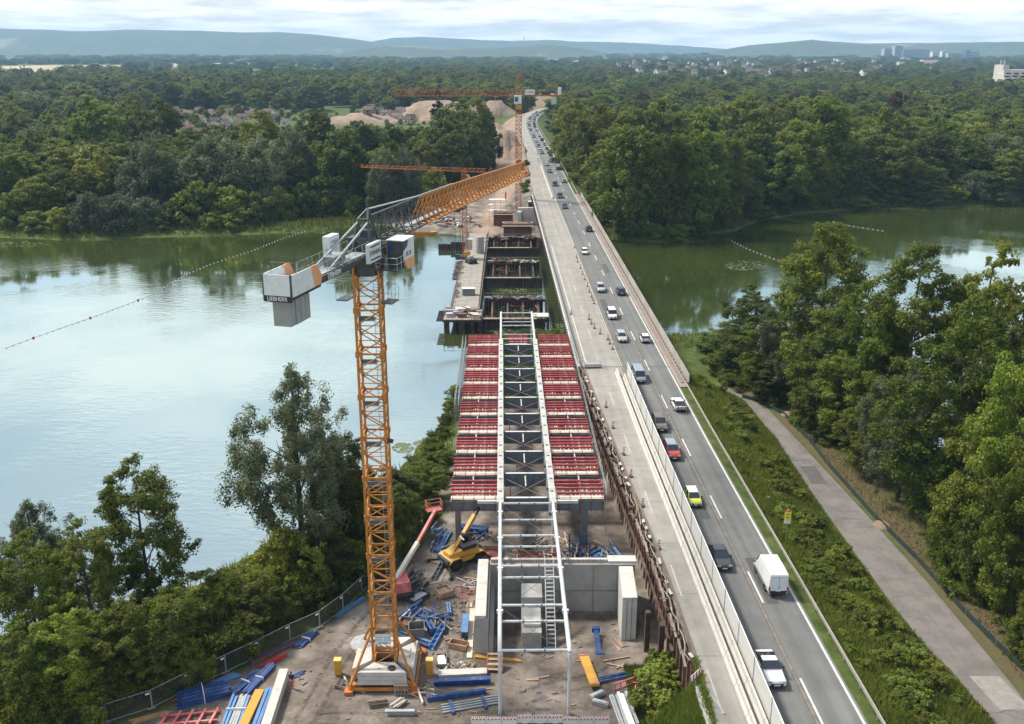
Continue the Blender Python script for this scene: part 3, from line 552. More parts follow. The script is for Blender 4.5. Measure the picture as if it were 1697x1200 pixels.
for a in (('f_bush', 20, 320, 330, 70), ('f_wbush', 150, 322, 322, 80), ('f_wbush', 190, 325, 325, 80), ('f_wbush', 235, 330, 326, 70), ('f_bush', 330, 302, 335, 90), ('f_bush', 290, 330, 332, 60), ('f_bush', 380, 310, 336, 80), ('f_bush', 420, 320, 336, 60), ('f_bush', 95, 345, 320, 60), ('f_bush', 60, 350, 324, 60), ('f_bush', 460, 310, 345, 50), ('f_bush', 500, 305, 350, 50), ('f_bush', 540, 315, 352, 50), ('f_wbush', 560, 310, 358, 50), ('f_bush', 590, 325, 352, 40), ('f_bush', 400, 345, 330, 60), ('f_bush', 350, 352, 328, 50), ('f_bush', 270, 352, 326, 50), ('f_bush', 680, 300, 366, 60), ('f_bush', 720, 280, 378, 50)):
    far(*a, FKN[a[0]] + ' rounded over the far waterline of the wide lake', gk)
gr_ = 'trees on the far bank beyond the old bridge'
for a in (('f_poplar', 1050, 205, 318, 125), ('f_poplar', 1110, 218, 320, 90), ('f_poplar', 1165, 212, 324, 110), ('f_poplar', 1210, 225, 332, 80), ('f_oak', 1260, 200, 372, 110), ('f_poplar', 1370, 158, 392, 130), ('f_ash', 1330, 180, 384, 100), ('f_dark', 1440, 215, 400, 100), ('f_ash', 1490, 215, 392, 90), ('f_dark', 1545, 215, 402, 90), ('f_oak', 1600, 225, 408, 90), ('f_ash', 1650, 250, 398, 90), ('f_bright', 1690, 255, 395, 90), ('f_dark', 1540, 275, 386, 70),
          ('f_oak', 990, 175, 400, 90), ('f_ash', 1040, 160, 430, 100), ('f_oak', 1100, 165, 440, 100), ('f_bright', 1170, 165, 450, 100), ('f_oak', 1240, 160, 460, 110), ('f_dark', 1300, 165, 440, 90), ('f_oak', 950, 165, 470, 70), ('f_dark', 970, 200, 420, 70), ('f_ash', 1010, 215, 370, 80), ('f_bright', 1650, 280, 390, 70), ('f_dark', 1420, 260, 385, 80), ('f_ash', 1300, 220, 365, 100), ('f_dark', 1235, 250, 352, 80), ('f_bright', 1400, 290, 382, 50), ('f_dark', 1480, 280, 388, 70), ('f_dark', 1600, 290, 393, 60), ('f_oak', 1560, 190, 440, 90), ('f_oak', 1470, 180, 440, 100), ('f_bright', 1620, 195, 450, 90), ('f_dark', 1690, 200, 440, 90)):
    far(*a, FKN[a[0]] + (' at the waterside beyond the old bridge' if a[3] < 340 else ' in the front of the wood beyond the old bridge' if a[3] < 400 else ' deep in the wood beyond the old bridge'), gr_)
far('f_red', 1490, 152, 560, 60, 'reddish brown copper beech among the light green treetops', gr_)
for a in (('f_bush', 1010, 345, 330, 50), ('f_bush', 1040, 360, 318, 50), ('f_bush', 1080, 370, 314, 50), ('f_bush', 1240, 330, 356, 80), ('f_bush', 1190, 350, 330, 50), ('f_bush', 1290, 320, 366, 60), ('f_bush', 1345, 315, 374, 50), ('f_wbush', 1530, 318, 382, 60), ('f_bush', 1580, 310, 386, 50), ('f_bush', 1470, 322, 382, 50), ('f_wbush', 1620, 285, 390, 70), ('f_wbush', 1670, 290, 390, 60), ('f_bush', 1420, 322, 379, 60), ('f_bush', 985, 320, 350, 40), ('f_bush', 960, 280, 400, 40), ('f_bush', 945, 255, 440, 30), ('f_bush', 1125, 372, 314, 60), ('f_bush', 1160, 365, 320, 50), ('f_bush', 1375, 325, 376, 40), ('f_bush', 1650, 322, 388, 60), ('f_bush', 1690, 320, 392, 50), ('f_bush', 1500, 328, 380, 40)):
    far(*a, FKN[a[0]] + ' at the foot of the wood beyond the old bridge', 'bushes under the wood beyond the old bridge')
for k in range(26):
    y = 330 + k * 17 + RNG.uniform(-5, 5); x = float(RE(y)) + RNG.uniform(6, 12)
    tree('f_bush', x, y, RNG.uniform(1.5, 3.2), RNG.uniform(1, 1.6), 'scrubby bush on the grassy slope beside the far road', 'scrub on the far road slope', name='scrub_bush')
# ---- the woods behind: nobody could count them
def forest(name, label, pts, kinds):
    n = len(pts); me = bpy.data.meshes.new(name); P = np.array([p[:3] for p in pts], np.float32); me.vertices.add(n); me.vertices.foreach_set('co', P.ravel())
    for nm, ty, col in (('kindi', 'INT', 3), ('scl', 'FLOAT', 4), ('rot', 'FLOAT', 5), ('wid', 'FLOAT', 6)):
        a = me.attributes.new(nm, ty, 'POINT'); a.data.foreach_set('value', np.array([p[col] for p in pts], np.int32 if ty == 'INT' else np.float32))
    o = put(name, me); tag(o, label, kind='stuff')
    ng = bpy.data.node_groups.new(name + '_nodes', 'GeometryNodeTree'); ng.interface.new_socket('Geometry', in_out='INPUT', socket_type='NodeSocketGeometry'); ng.interface.new_socket('Geometry', in_out='OUTPUT', socket_type='NodeSocketGeometry')
    N = ng.nodes; L = ng.links; gi = N.new('NodeGroupInput'); go = N.new('NodeGroupOutput'); jg = N.new('GeometryNodeJoinGeometry')
    def na(nm, ty):
        a = N.new('GeometryNodeInputNamedAttribute'); a.data_type = ty; a.inputs[0].default_value = nm; return a.outputs[0]
    ki, sc, ro, wi = na('kindi', 'INT'), na('scl', 'FLOAT'), na('rot', 'FLOAT'), na('wid', 'FLOAT')
    cr = N.new('ShaderNodeCombineXYZ'); L.new(ro, cr.inputs[2]); cs = N.new('ShaderNodeCombineXYZ'); L.new(wi, cs.inputs[0]); L.new(wi, cs.inputs[1]); L.new(sc, cs.inputs[2])
    for i, k in enumerate(kinds):
        src = next(ob for ob in COL.objects if ob.data == KINDS[k].crown)
        oi = N.new('GeometryNodeObjectInfo'); oi.transform_space = 'ORIGINAL'; oi.inputs[0].default_value = src; oi.inputs[1].default_value = True
        cm = N.new('FunctionNodeCompare'); cm.data_type = 'INT'; cm.operation = 'EQUAL'; L.new(ki, cm.inputs[2]); cm.inputs[3].default_value = i
        ip = N.new('GeometryNodeInstanceOnPoints'); L.new(gi.outputs[0], ip.inputs[0]); L.new(cm.outputs[0], ip.inputs[1]); L.new(oi.outputs['Geometry'], ip.inputs[2]); L.new(cr.outputs[0], ip.inputs['Rotation']); L.new(cs.outputs[0], ip.inputs['Scale']); L.new(ip.outputs[0], jg.inputs[0])
    L.new(jg.outputs[0], go.inputs[0]); md = o.modifiers.new('scatter', 'NODES'); md.node_group = ng; return o
FK = ['f_oak', 'f_ash', 'f_bright', 'f_dark', 'f_bush', 'f_wbush', 'f_willow', 'f_fir', 'f_red', 'f_poplar']
g = random.Random(5)
def clear_of(x, y):
    if y < 960 and -13 + float(LE(y)) < x < float(RE(y)) + 10: return False
    return True
_pts = []
def scatter(n, box, wts, hs, wmul=1.0, mask=None):
    xs = np.array([g.uniform(box[0], box[1]) for _ in range(n)]); ys = np.array([g.uniform(box[2], box[3]) for _ in range(n)])
    sl = sdf(LAKE, xs, ys); zs = ground_z(xs, ys); wk = sdf(WORKS, xs, ys)
    for x, y, s_, z, w_ in zip(xs, ys, sl, zs, wk):
        if s_ < 9 or w_ < 5 or not clear_of(x, y) or z > 4 or (mask and not mask(x, y)): continue
        k = g.choices(range(len(FK)), wts)[0]; q = KINDS[FK[k]]; h = g.uniform(*hs) * (.35 if 'bush' in FK[k] else 1)
        _pts.append((x, y, z - .3, k, h / q.h, g.uniform(0, 6.28), h / q.h * wmul * g.uniform(.75, 1.35)))
garden = lambda x, y: 530 < y < 940 and (-.375 * y < x < -.065 * y)
W1 = (5, 5, 2, 5, 1, .3, .8, .3, .15, 0)
scatter(420, (-330, -22, 350, 470), W1, (14, 22), 1.0, lambda x, y: not (-45 < x and y < 400) and not (-75 < x < -30 and y < 372))
scatter(330, (-420, -30, 440, 560), W1, (13, 21), 1.0, lambda x, y: not (garden(x, y) and y > 500))
scatter(420, (24, 330, 340, 480), (4, 5, 4, 3, 1, .2, .2, .2, .3, 1.2), (17, 25), 1.0, lambda x, y: x - float(RE(y)) > 14 and not (150 < x < 172 and y < 400))
scatter(1100, (28, 620, 470, 900), (5, 5, 8, 3, .5, 0, .2, .4, .25, .5), (14, 27), 1.15, lambda x, y: x - float(RE(min(y, 955))) > 16)  # raised share of bright-leaved trees stands in for treetops in a sun patch
scatter(380, (-420, -20, 540, 950), (2, 2, 2, 2, 9, 1, .2, .4, .1, 0), (5, 10), 1.0, garden)
scatter(900, (-700, -110, 520, 900), W1, (11, 26), 1.15, lambda x, y: not garden(x, y))
scatter(2600, (-1100, 30, 810, 1900), (5, 5, 3, 6, .3, 0, .4, .7, .1, .6), (13, 28), 1.35, lambda x, y: (y > 900 or x < -170 or x > 60) and not garden(x, y))
scatter(900, (30, 1000, 880, 1500), (5, 5, 7, 3, .3, 0, 0, .2, .2, 0), (17, 25), 1.35)  # bright crowns favoured here too, sunlit tops put into the leaf colour
scatter(1500, (-300, 1700, 1300, 2600), (4, 4, 2, 5, 1, 0, .2, 1, .1, 0), (12, 24), 1.5)
scatter(2600, (-2200, 3200, 1900, 4600), (4, 4, 1, 5, 1, 0, .4, .6, .1, 0), (12, 26), 2.6, lambda x, y: wob(x, y * .55, .0021, 3) < .22 or x > 300)
scatter(2200, (-4600, 5200, 4000, 9500), (4, 4, 1, 5, 1, 0, .4, .3, .1, 0), (14, 26), 5.0, lambda x, y: wob(x, y * .55, .0021, 3) < .25)
forest('forest', 'dense green woods stretching to the horizon beyond the lake', _pts, FK)
# ------------------------------------------------------------------ old road bridge, barriers, rails
CP, SP = math.cos(R(18.004)), math.sin(R(18.004))
def P(u, v, Z):                 # survey point: photograph pixel to the plan at height Z
    k = SP + (v - 600) / 1600 * CP; d = (59.5 - Z) / k
    return ((u - 848.5) / 1600 * d, d * (CP - (v - 600) / 1600 * SP))
def follow(mb, off, y0, y1, z, w, h, step=6.0):
    y = y0
    while y < y1 - .01:
        y2 = min(y1, y + step); mb.beam((float(RE(y)) + off, y, z), (float(RE(y2)) + off, y2, z), w, h); y = y2
    return mb
def ribbon(name, m, f0, f1, y0, y1, z0, z1, parent, step=4.0):
    ys = np.append(np.arange(y0, y1, step), y1); mb = MB(); rings = [[(float(f0(y)), y, z0), (float(f1(y)), y, z0), (float(f1(y)), y, z1), (float(f0(y)), y, z1)] for y in ys]
    return mb.loft(rings).obj(name, m, parent)
WALK = mat('brown_walkway', (.20, .175, .155), .9, var=.2, vscale=.5)
PANEL = mat('bleached_board', (.35, .32, .29), .8, var=.18, vscale=.8, rnd=.12)
ob = empty('road_bridge', (20, B0, 0), 0, 'old concrete road bridge carrying the traffic over the lake', 'bridge'); ob.location = (0, 0, 0)
ribbon('deck', CONCD, lambda y: LE(y) - .9, lambda y: RE(y) + 2.35, B0, B1, 6.2, 7.42, ob)
ribbon('edge_beam', CONCL, lambda y: LE(y) - .95, lambda y: LE(y) - .35, B0, B1, 7.43, 7.72, ob)
ribbon('walkway', WALK, lambda y: RE(y) + .9, lambda y: RE(y) + 2.1, B0 - 8, B1, 7.51, 7.62, ob)
for k in range(6):
    y = 172 + k * 34; pr = MB()
    for xx in (-12.5, -7, -1.5): pr.tube((float(RE(y)) + xx, y, -2.5), (float(RE(y)) + xx, y, 6.2), .6, 10)
    pr.box((float(RE(y)) - 6.5, y, 5.8), (14.5, 1.4, .8)); pr.obj('pier', CONCD, ob)
post_m = MB().box((0, 0, .5), (.10, .14, 1.0)).mesh('rail_post', GALV); tooth_m = MB().box((-.28, 0, -.12), (.55, .30, .2)).mesh('bracket', RUSTD)
for k in range(int((B1 - B0) / 1.7)):
    y = B0 + .6 + k * 1.7; put('rail_post', post_m, ob, (float(LE(y)) - .65, y, 7.70)); put('bracket', tooth_m, ob, (float(LE(y)) - .95, y, 7.35))
for zz in (8.15, 8.65): ribbon('rail', GALV, lambda y: LE(y) - .70, lambda y: LE(y) - .62, B0, B1, zz, zz + .07, ob, 8)
pan_m = MB().box((0, 0, .78), (.06, 2.44, 1.56)).mesh('parapet_panel', PANEL); bolt_m = MB().box((.0, 0, .35), (.22, .55, .5)).mesh('rail_bracket', RUSTD)
for k in range(int((B1 - B0 + 8) / 2.5)):
    y = B0 - 7 + k * 2.5; put('parapet_panel', pan_m, ob, (float(RE(y)) + 2.2, y, 7.5), (0, 0, .017))
for k in range(int((B1 - B0 + 10) / 1.8)):
    y = B0 - 10 + k * 1.8; put('rail_bracket', bolt_m, ob, (float(RE(y)) + 1.45, y, 7.6))
ribbon('rail', mat('dusty_rail', (.33, .28, .25), .6, .2, var=.15), lambda y: RE(y) + 1.20, lambda y: RE(y) + 1.30, B0 - 12, B1, 8.0, 8.30, ob, 8)
def guard_rail(y0, y1, off, label):
    o = empty('guard_rail', (float(RE(y0)) + off, y0, RZ), 0, label, 'guard rail'); o.location = (0, 0, 0)
    ribbon('rail', mat('grey_rail', (.36, .33, .30), .55, .3, var=.15), lambda y: RE(y) + off - .06, lambda y: RE(y) + off + .06, y0, y1, RZ + .45, RZ + .78, o, 6)
    pm = MB().box((0, 0, .05), (.09, .12, 1.2)).mesh('post', GALV)
    for k in range(int((y1 - y0) / 4)): y = y0 + 2 + k * 4; put('post', pm, o, (float(RE(y)) + off + .13, y, RZ))
    return o
guard_rail(44, 147, 1.35, 'long steel guard rail above the weedy embankment'); guard_rail(362, 860, 1.3, 'steel guard rail following the road to its distant bend')
# low steel divider strip between the two running lanes
dv = empty('lane_divider', (0, 0, 0), 0, 'low rusty brown steel divider strip between the running lanes', 'divider')
_dm = mat('divider_steel', (.19, .165, .145), .6, .2, var=.25, vscale=.7)
ribbon('strip', _dm, lambda y: RE(y) - 3.84, lambda y: RE(y) - 3.58, 44, 330, RZ + .004, RZ + .16, dv, 6)
dm_ = MB().box((0, 0, .09), (.24, .18, .18)).mesh('joint', mat('divider_joint', (.15, .125, .105), .6, .2))
for k in range(90): put('joint', dm_, dv, (float(RE(46 + k * 2.0)) - 3.69, 46 + k * 2.0, RZ))
# concrete barrier with mesh screen
SCREEN = bpy.data.materials.new('screen_mesh'); SCREEN.use_nodes = True
def _screen():
    nt = SCREEN.node_tree; N = nt.nodes; L = nt.links; b = N['Principled BSDF']; b.inputs['Base Color'].default_value = (.56, .56, .54, 1); b.inputs['Roughness'].default_value = .7
    tc = N.new('ShaderNodeTexCoord'); w = N.new('ShaderNodeTexWave'); w.wave_type = 'BANDS'; w.bands_direction = 'Z'; w.inputs['Scale'].default_value = 2.2; w.inputs['Distortion'].default_value = .6; L.new(tc.outputs['Object'], w.inputs[0])
    mr = N.new('ShaderNodeMapRange'); mr.inputs[3].default_value = .10; mr.inputs[4].default_value = .34; L.new(w.outputs['Fac'], mr.inputs[0])
    t = N.new('ShaderNodeBsdfTransparent'); mx = N.new('ShaderNodeMixShader'); L.new(mr.outputs[0], mx.inputs[0]); L.new(b.outputs[0], mx.inputs[1]); L.new(t.outputs[0], mx.inputs[2]); L.new(mx.outputs[0], N['Material Output'].inputs[0])
_screen()
def barrier(y0, y1, off, seg, label, screen):
    o = empty('concrete_barrier', (0, 0, 0), 0, label, 'barrier'); n = int((y1 - y0) / seg)
    prof = [(-.30, 0), (.30, 0), (.30, .10), (.13, .38), (.10, .85), (-.10, .85), (-.13, .38), (-.30, .10)]
    mb = MB().loft([[(x, -seg / 2 + .02, z) for x, z in prof], [(x, seg / 2 - .02, z) for x, z in prof]]); me = mb.mesh('barrier_block', CONCL)
    for k in range(n):
        y = y0 + seg * (k + .5); put('barrier_block', me, o, (float(RE(y)) + off, y, RZ + .006), (0, 0, .018))
    if screen:
        pm = MB().box((0, 0, 1.45), (.12, .12, 2.9)).mesh('post', GALV); sm = MB().box((0, 0, 1.55), (.035, seg - .16, 2.45)).mesh('mesh_screen', SCREEN)
        tm = MB().tube((0, -seg / 2 + .06, 2.82), (0, seg / 2 - .06, 2.82), .04, 6).mesh('top_rail', LETW)
        for k in range(n + 1): y = y0 + seg * k; put('post', pm, o, (float(RE(y)) + off + .40, y, RZ + .006))
        for k in range(n):
            y = y0 + seg * (k + .5); put('mesh_screen', sm, o, (float(RE(y)) + off + .40, y, RZ + .006), (0, 0, .018)); put('top_rail', tm, o, (float(RE(y)) + off + .40, y, RZ + .006), (0, 0, .018))
    return o
barrier(59.4, 156.6, -8.05, 5.4, 'concrete barrier carrying tall pale mesh screens beside the traffic', True)
barrier(46, 156.6, -9.0, 4.0, 'second line of low concrete barrier on the closed carriageway', False)
barrier(352, 452, -8.5, 4.0, 'white concrete barrier on the far side of the old bridge', False)
# striped warning beacons
bz = MB().box((0, 0, .62), (.26, .04, 1.0)).mesh('panel', SIGW); bs = MB().box((0, 0, .06), (.42, .80, .12)).mesh('foot', BLK)
_st = MB()
for q in range(3): _st.add([(-.13, -.025, .22 + q * .33), (.13, -.025, .32 + q * .33), (.13, -.025, .47 + q * .33), (-.13, -.025, .37 + q * .33)], [(0, 1, 2, 3)])
st_m = _st.mesh('red_stripe', SIGR)
def beacon(x, y, label, group):
    o = empty('warning_beacon', (x, y, RZ + .005), RNG.uniform(-.25, .25), label, 'beacon', group); put('foot', bs, o); p_ = put('panel', bz, o); put('red_stripe', st_m, p_)
a6 = lambda x, y: (960 + x / 6, 440 + y / 6)
for q in ((12, 30), (33, 90), (55, 142), (82, 210), (100, 266), (122, 318), (135, 345), (147, 380)): beacon(*P(*a6(*q), RZ), 'red and white warning beacon in the row beside the oncoming lane', 'beacons between closed and open lanes')
for q in ((855, 105), (866, 160), (872, 185)): beacon(*P(700 + q[0] / 3.39, 380 + q[1] / 3.39, RZ), 'red and white warning beacon in the row beside the oncoming lane', 'beacons between closed and open lanes')
for q in ((97, 535), (120, 582), (150, 625), (207, 680), (285, 738), (303, 780), (333, 832)): beacon(*P(*a6(*q), RZ), 'red and white warning beacon slanting across the closed lane', 'beacons tapering across the closed lane')
for q in ((73, 345), (108, 448), (160, 580), (197, 690), (255, 838), (335, 1048)): beacon(*P(980 + q[0] / 3, 560 + q[1] / 3, RZ), 'red and white warning beacon standing above the sheet pile wall', 'beacons along the sheet pile wall')
beacon(*P(946.5, 521, RZ), 'lone red and white warning beacon at the old bridge edge', None)
for q in ((193, 580), (190, 560), (184, 520), (200, 600)): beacon(*P(860 + q[0] / 6, 170 + q[1] / 6, RZ), 'dark slim beacon in the row ahead of the distant barrier', 'beacons on the distant carriageway')
for yy in (157.2, 361.2):
    strip('expansion_joint', mat('joint_steel', (.06, .06, .06), .6, .3), lambda y: LE(y) + .3, lambda y: RE(y) + .3, yy, yy + .28, RZ + .012, .28, road)
JT = mat('tar_seam', (.05, .05, .05), .7)
for k in range(9): strip('tar_seam', JT, lambda y: LE(y) + .3, lambda y: SPLIT(y) - .1, 64 + k * 10.4, 64.05 + k * 10.4, RZ + .006, .05, old)
PT = mat('dark_asphalt_patch', (.065, .068, .07), .9, var=.2, vscale=1)
for y_, o_, l_, w_ in ((83, -2.9, 9, 1.2), (118, -7.2, 12, 1.4), (136, -1.4, 6, 1.2), (101, -5.6, 5, 1.1), (190, -6.8, 14, 1.3), (230, -2.6, 10, 1.2)): strip('asphalt_patch', PT, lambda y: RE(y) + o_, lambda y: RE(y) + o_ + w_, y_, y_ + l_, RZ + .0062, l_ / 2, road)
# verge sign
sx, sy = 31.2, 98.5; sg = empty('road_sign', (sx, sy, gz(sx, sy)), 0, 'yellow information sign on a thin post in the weeds', 'sign')
MB().tube((0, 0, 0), (0, 0, 3.4), .04, 6).obj('post', GALV, sg); MB().box((0, -.05, 2.75), (.75, .04, 1.05)).obj('yellow_board', mat('sign_yellow', (.72, .68, .08), .5), sg); MB().box((0, -.05, 2.0), (.75, .04, .36)).obj('white_board', SIGW, sg)
MB().lathe([(.02, 3.3), (.14, 3.32), (.16, 3.45), (.10, 3.58), (.01, 3.6)], 8).obj('warning_lamp', mat('amber_lamp', (.55, .12, .02), .3), sg)
ar = MB(); ar.add([(-.22, -.075, 2.62), (.05, -.075, 2.62), (.05, -.075, 2.70), (-.22, -.075, 2.70)], [(0, 1, 2, 3)]); ar.add([(-.2, -.075, 2.95), (.2, -.075, 2.95), (.2, -.075, 3.02), (-.2, -.075, 3.02)], [(0, 1, 2, 3)]); ar.add([(-.1, -.075, 2.56), (.25, -.075, 2.48), (.25, -.075, 2.54), (-.1, -.075, 2.62)], [(0, 1, 2, 3)]); ar.obj('arrow_marks', BLACKP, sg)
# ------------------------------------------------------------------ sheet pile wall beside the site
sp = empty('sheet_pile_wall', (0, 0, 0), 0, 'rusty sheet pile wall holding the road above the site', 'wall')
prof = [(-.38, .0), (-.20, .0), (-.10, -.26), (.20, -.26), (.30, 0), (.38, 0), (.38, .03), (.32, .03), (.22, -.22), (-.12, -.22), (-.22, .03), (-.38, .03)]
pm_ = [MB().loft([[(p[1], p[0], z) for p in prof] for z in (-.5, t_)]).mesh('sheet_pile', m_) for t_, m_ in ((7.35, RUST), (7.0, RUST), (6.7, RUSTD), (7.25, RUST))]
y = 72.6; k = 0
while y < 157.5:
    put('sheet_pile', RNG.choice(pm_), sp, (float(LE(y)) - .32 + (.12 if k % 2 else -.02), y, 0)); y += .77; k += 1
for zz, th in ((6.2, .30), (3.9, .30)): ribbon('waling_beam', RUST, lambda y: LE(y) - .86, lambda y: LE(y) - .60, 80, 157, zz, zz + th, sp, 6)
for k in range(24):
    y = 80 + k * 3.2; MB().box((0, 0, 0), (.34, .5, .85)).obj('anchor_head', RUSTD, sp, loc=(float(LE(y)) - .75, y, 6.35))
MB().box((13.6, 84.0, 3.2), (.5, .6, 5.6)).obj('soldier_pile', RUSTD, sp); MB().box((14.7, 82.0, 3.2), (.5, .6, 5.2)).obj('soldier_pile', RUSTD, sp)
# bent pale railing along the wall head
wr = empty('wrecked_railing', (0, 0, 0), 0, 'bent pale steel railing lying along the head of the sheet piles', 'railing')
y = 73.5; g = random.Random(3); PALEST = mat('pale_bent_steel', (.26, .225, .19), .6, .2, var=.25, vscale=1.5, rnd=.15)
while y < 157:
    L_ = g.uniform(2.2, 4.0); x0 = float(LE(y)) - g.uniform(.3, .75); x1 = float(LE(y + L_)) - g.uniform(.3, .75); z0 = 7.45 + g.uniform(0, .35); z1 = 7.45 + g.uniform(0, .35)
    mid = ((x0 + x1) / 2 + g.uniform(-.28, .18), y + L_ / 2, (z0 + z1) / 2 + g.uniform(-.2, .3)); mb = MB().tube((x0, y, z0), mid, .055, 5).tube(mid, (x1, y + L_, z1), .055, 5); mb.obj('rail', PALEST, wr)
    if g.random() < .8: mb = MB().tube((x0 + .1, y, 7.3), (x0 - g.uniform(.2, .9), y + g.uniform(-.5, .5), 7.2 + g.uniform(.1, .8)), .06, 5); mb.obj('post', PALEST, wr)
    if g.random() < .55: MB().box((float(LE(y)) - .25, y + 1, 7.5), (.3, g.uniform(.5, 1.2), .12), g.uniform(-.3, .3)).obj('broken_kerb', CONCL, wr)
    if g.random() < .7: MB().beam((float(LE(y)) - .9, y, 7.0), (float(LE(y + 2)) - .8, y + 2.2, 7.15), .22, .10).obj('timber', WOODG, wr)
    y += L_ * .72
kb = empty('edge_kerb', (0, 0, 0), 0, 'brown steel edge profile between closed carriageway and sheet piles', 'kerb'); ribbon('profile', mat('brown_kerb', (.15, .11, .09), .8, var=.3), lambda y: LE(y) + .0, lambda y: LE(y) + .22, 70.5, 157, RZ - .05, RZ + .14, kb, 3)
# corner at the near end with striped board
cb_ = MB().box((16.05, 71.2, 7.75), (.12, 1.9, .35), -.75).thing('kerb_end', mat('brown_kerb', (.15, .11, .09)), 'brown steel profile turning away at the end of the kerb', 'kerb')
wb = MB().box((0, 0, 0), (1.5, .05, .45)).thing('striped_board', SIGW, 'red and white striped board at the end of the kerb', 'board', loc=(15.9, 71.0, 8.0), rot=(R(-20), 0, .85))
_s = MB()
for q in range(3): _s.add([(-.62 + q * .48, -.032, -.22), (-.42 + q * .48, -.032, -.22), (-.24 + q * .48, -.032, .22), (-.44 + q * .48, -.032, .22)], [(0, 1, 2, 3)])
_s.obj('red_stripe', SIGR, wb)
MB().prism([(16.0, 60), (17.9, 60), (16.35, 71.6), (15.9, 71.9), (15.7, 69.5)], 7.0, 7.42).thing('concrete_apron', CONCL, 'broken pale concrete apron at the end of the sheet piles', 'slab')
tr_ = empty('steel_pallet', (13.7, 157.5, RZ), .1, 'pale grey steel platform lying on the closed carriageway by the formwork', 'platform'); MB().box((0, 0, .25), (3.0, 1.8, .22)).obj('bed', GALV, tr_)
for sx_ in (-1.4, 1.4): MB().path([(sx_, -.85, .3), (sx_, -.85, 1.2), (sx_, .85, 1.2), (sx_, .85, .3)], .05).obj('side_frame', GALV, tr_)
MB().box((0, -.95, .5), (2.9, .06, .5)).obj('front_board', CONCL, tr_)
# ------------------------------------------------------------------ new bridge: steel frame, formwork, tube gantries
BR = .0098
nb = empty('steel_bridge_frame', (1.75, 105.0, 0), BR, 'grey steel girder frame of the unfinished new bridge', 'bridge frame')
ROWS = [1.0 + 7.05 * k for k in range(10)]
for sx in (-3.15, 3.15):
    mg = MB().box((0, 33, 6.95), (.06, 68, 2.3)); mg.box((0, 33, 5.78), (.8, 68, .05)); mg.obj('main_girder', SGREY, nb, loc=(sx, 0, 0))
    fl = MB().box((0, 33, 8.14), (.78, 68, .06)); f_ = fl.obj('top_flange', GIRDW, nb, loc=(sx, 0, 0))
    sd_ = MB().box((0, 0, 8.21), (.36, .30, .08)).mesh('stud_group', SGREY)
    for k in range(18): put('stud_group', sd_, f_, (0, 2 + k * 3.6, 0))
cg = MB().box((0, 0, 6.92), (5.4, .05, 1.7)).box((0, 0, 6.06), (5.3, .34, .06)); cgm = cg.mesh('cross_girder', SGREY); cft = MB().box((0, 0, 7.81), (4.9, .36, .07)).mesh('cross_flange', TUBEW)
cst = MB(); [cst.box((x, -.10, 6.92), (.04, .14, 1.66)) for x in (-2, -1, 0, 1, 2)]; cstm = cst.mesh('stiffener', SGREY)
can = MB().box((0, 0, 6.75), (5.7, .06, 1.2)).box((0, 0, 7.37), (5.7, .34, .05)).box((0, 0, 6.13), (5.7, .34, .05)); canm = can.mesh('cantilever_girder', SGREY)
cas = MB(); [cas.box((x, -.12, 6.75), (.04, .16, 1.14)) for x in (-2.7, -1.35, 0, 1.35, 2.7)]; casm = cas.mesh('stiffener', SGREY)
brm = MB().beam((-2.6, .5, 7.3), (2.6, 6.3, 7.3), .075, .075).beam((2.6, .5, 7.42), (-2.6, 6.3, 7.42), .075, .075).mesh('cross_brace', mat('brace_grey', (.16, .17, .18), .5, .2, var=.15)); brp = MB().box((0, 4.9, 7.7), (.16, 3.0, .12)).mesh('centre_rail', GIRDW)
for k, y in enumerate(ROWS):
    c = put('cross_girder', cgm, nb, (0, y, 0)); put('cross_flange', cft, c); put('stiffener', cstm, c)
    for sx in (-6.35, 6.35):
        w = put('cantilever_girder', canm, nb, (sx + (.25 if sx > 0 else -.1), y, 0)); put('stiffener', casm, w)
    if k < 9: put('cross_brace', brm, nb, (0, y, 0)); put('centre_rail', brp, nb, (0, y, 0))
for sx in (-6.6, 6.8): MB().beam((sx, 1, 7.46), (sx, 64, 7.46), .16, .1).obj('stringer', GIRDW, nb)
for sx, y in ((-8.3, 1.2), (7.1, 1.2), (-8.3, 34), (7.6, 34), (-8.3, 63), (7.6, 63)):
    MB().box((sx, y, 3.4), (.7, .7, 5.4)).obj('support_column', SGREY, nb)
# formwork tables
fw = {}
PLYS = mat('stained_plywood', (.50, .40, .32), .75, var=.18, vscale=1.0, rnd=.14, dirt=(.60, .58, .54), dscale=.5, dlo=.4, dhi=.7)
fw['ply'] = MB().box((0, .45, 7.60), (5.6, .95, .06)).mesh('plywood_strip', PLYS)
fw['ply2'] = MB().box((0, .35, 7.66), (5.5, .28, .06)).mesh('edge_board', mat('white_edge_board', (.50, .46, .41), .7, var=.25, vscale=1.5))
fw['wal'] = MB().box((0, 0, .0), (5.75, .22, .26)).mesh('waler', REDF)
fw['tie'] = MB().box((0, 2.6, 0), (.07, 5.8, .10)).mesh('tie_bar', REDF)
fw['post'] = MB().box((0, 0, 0), (.06, .06, 2.1)).mesh('post', REDF)
fw['joi'] = MB().box((0, 1.9, 0), (.13, 2.9, .14)).mesh('joist', PLYS)
gf = 'formwork tables on the new bridge'
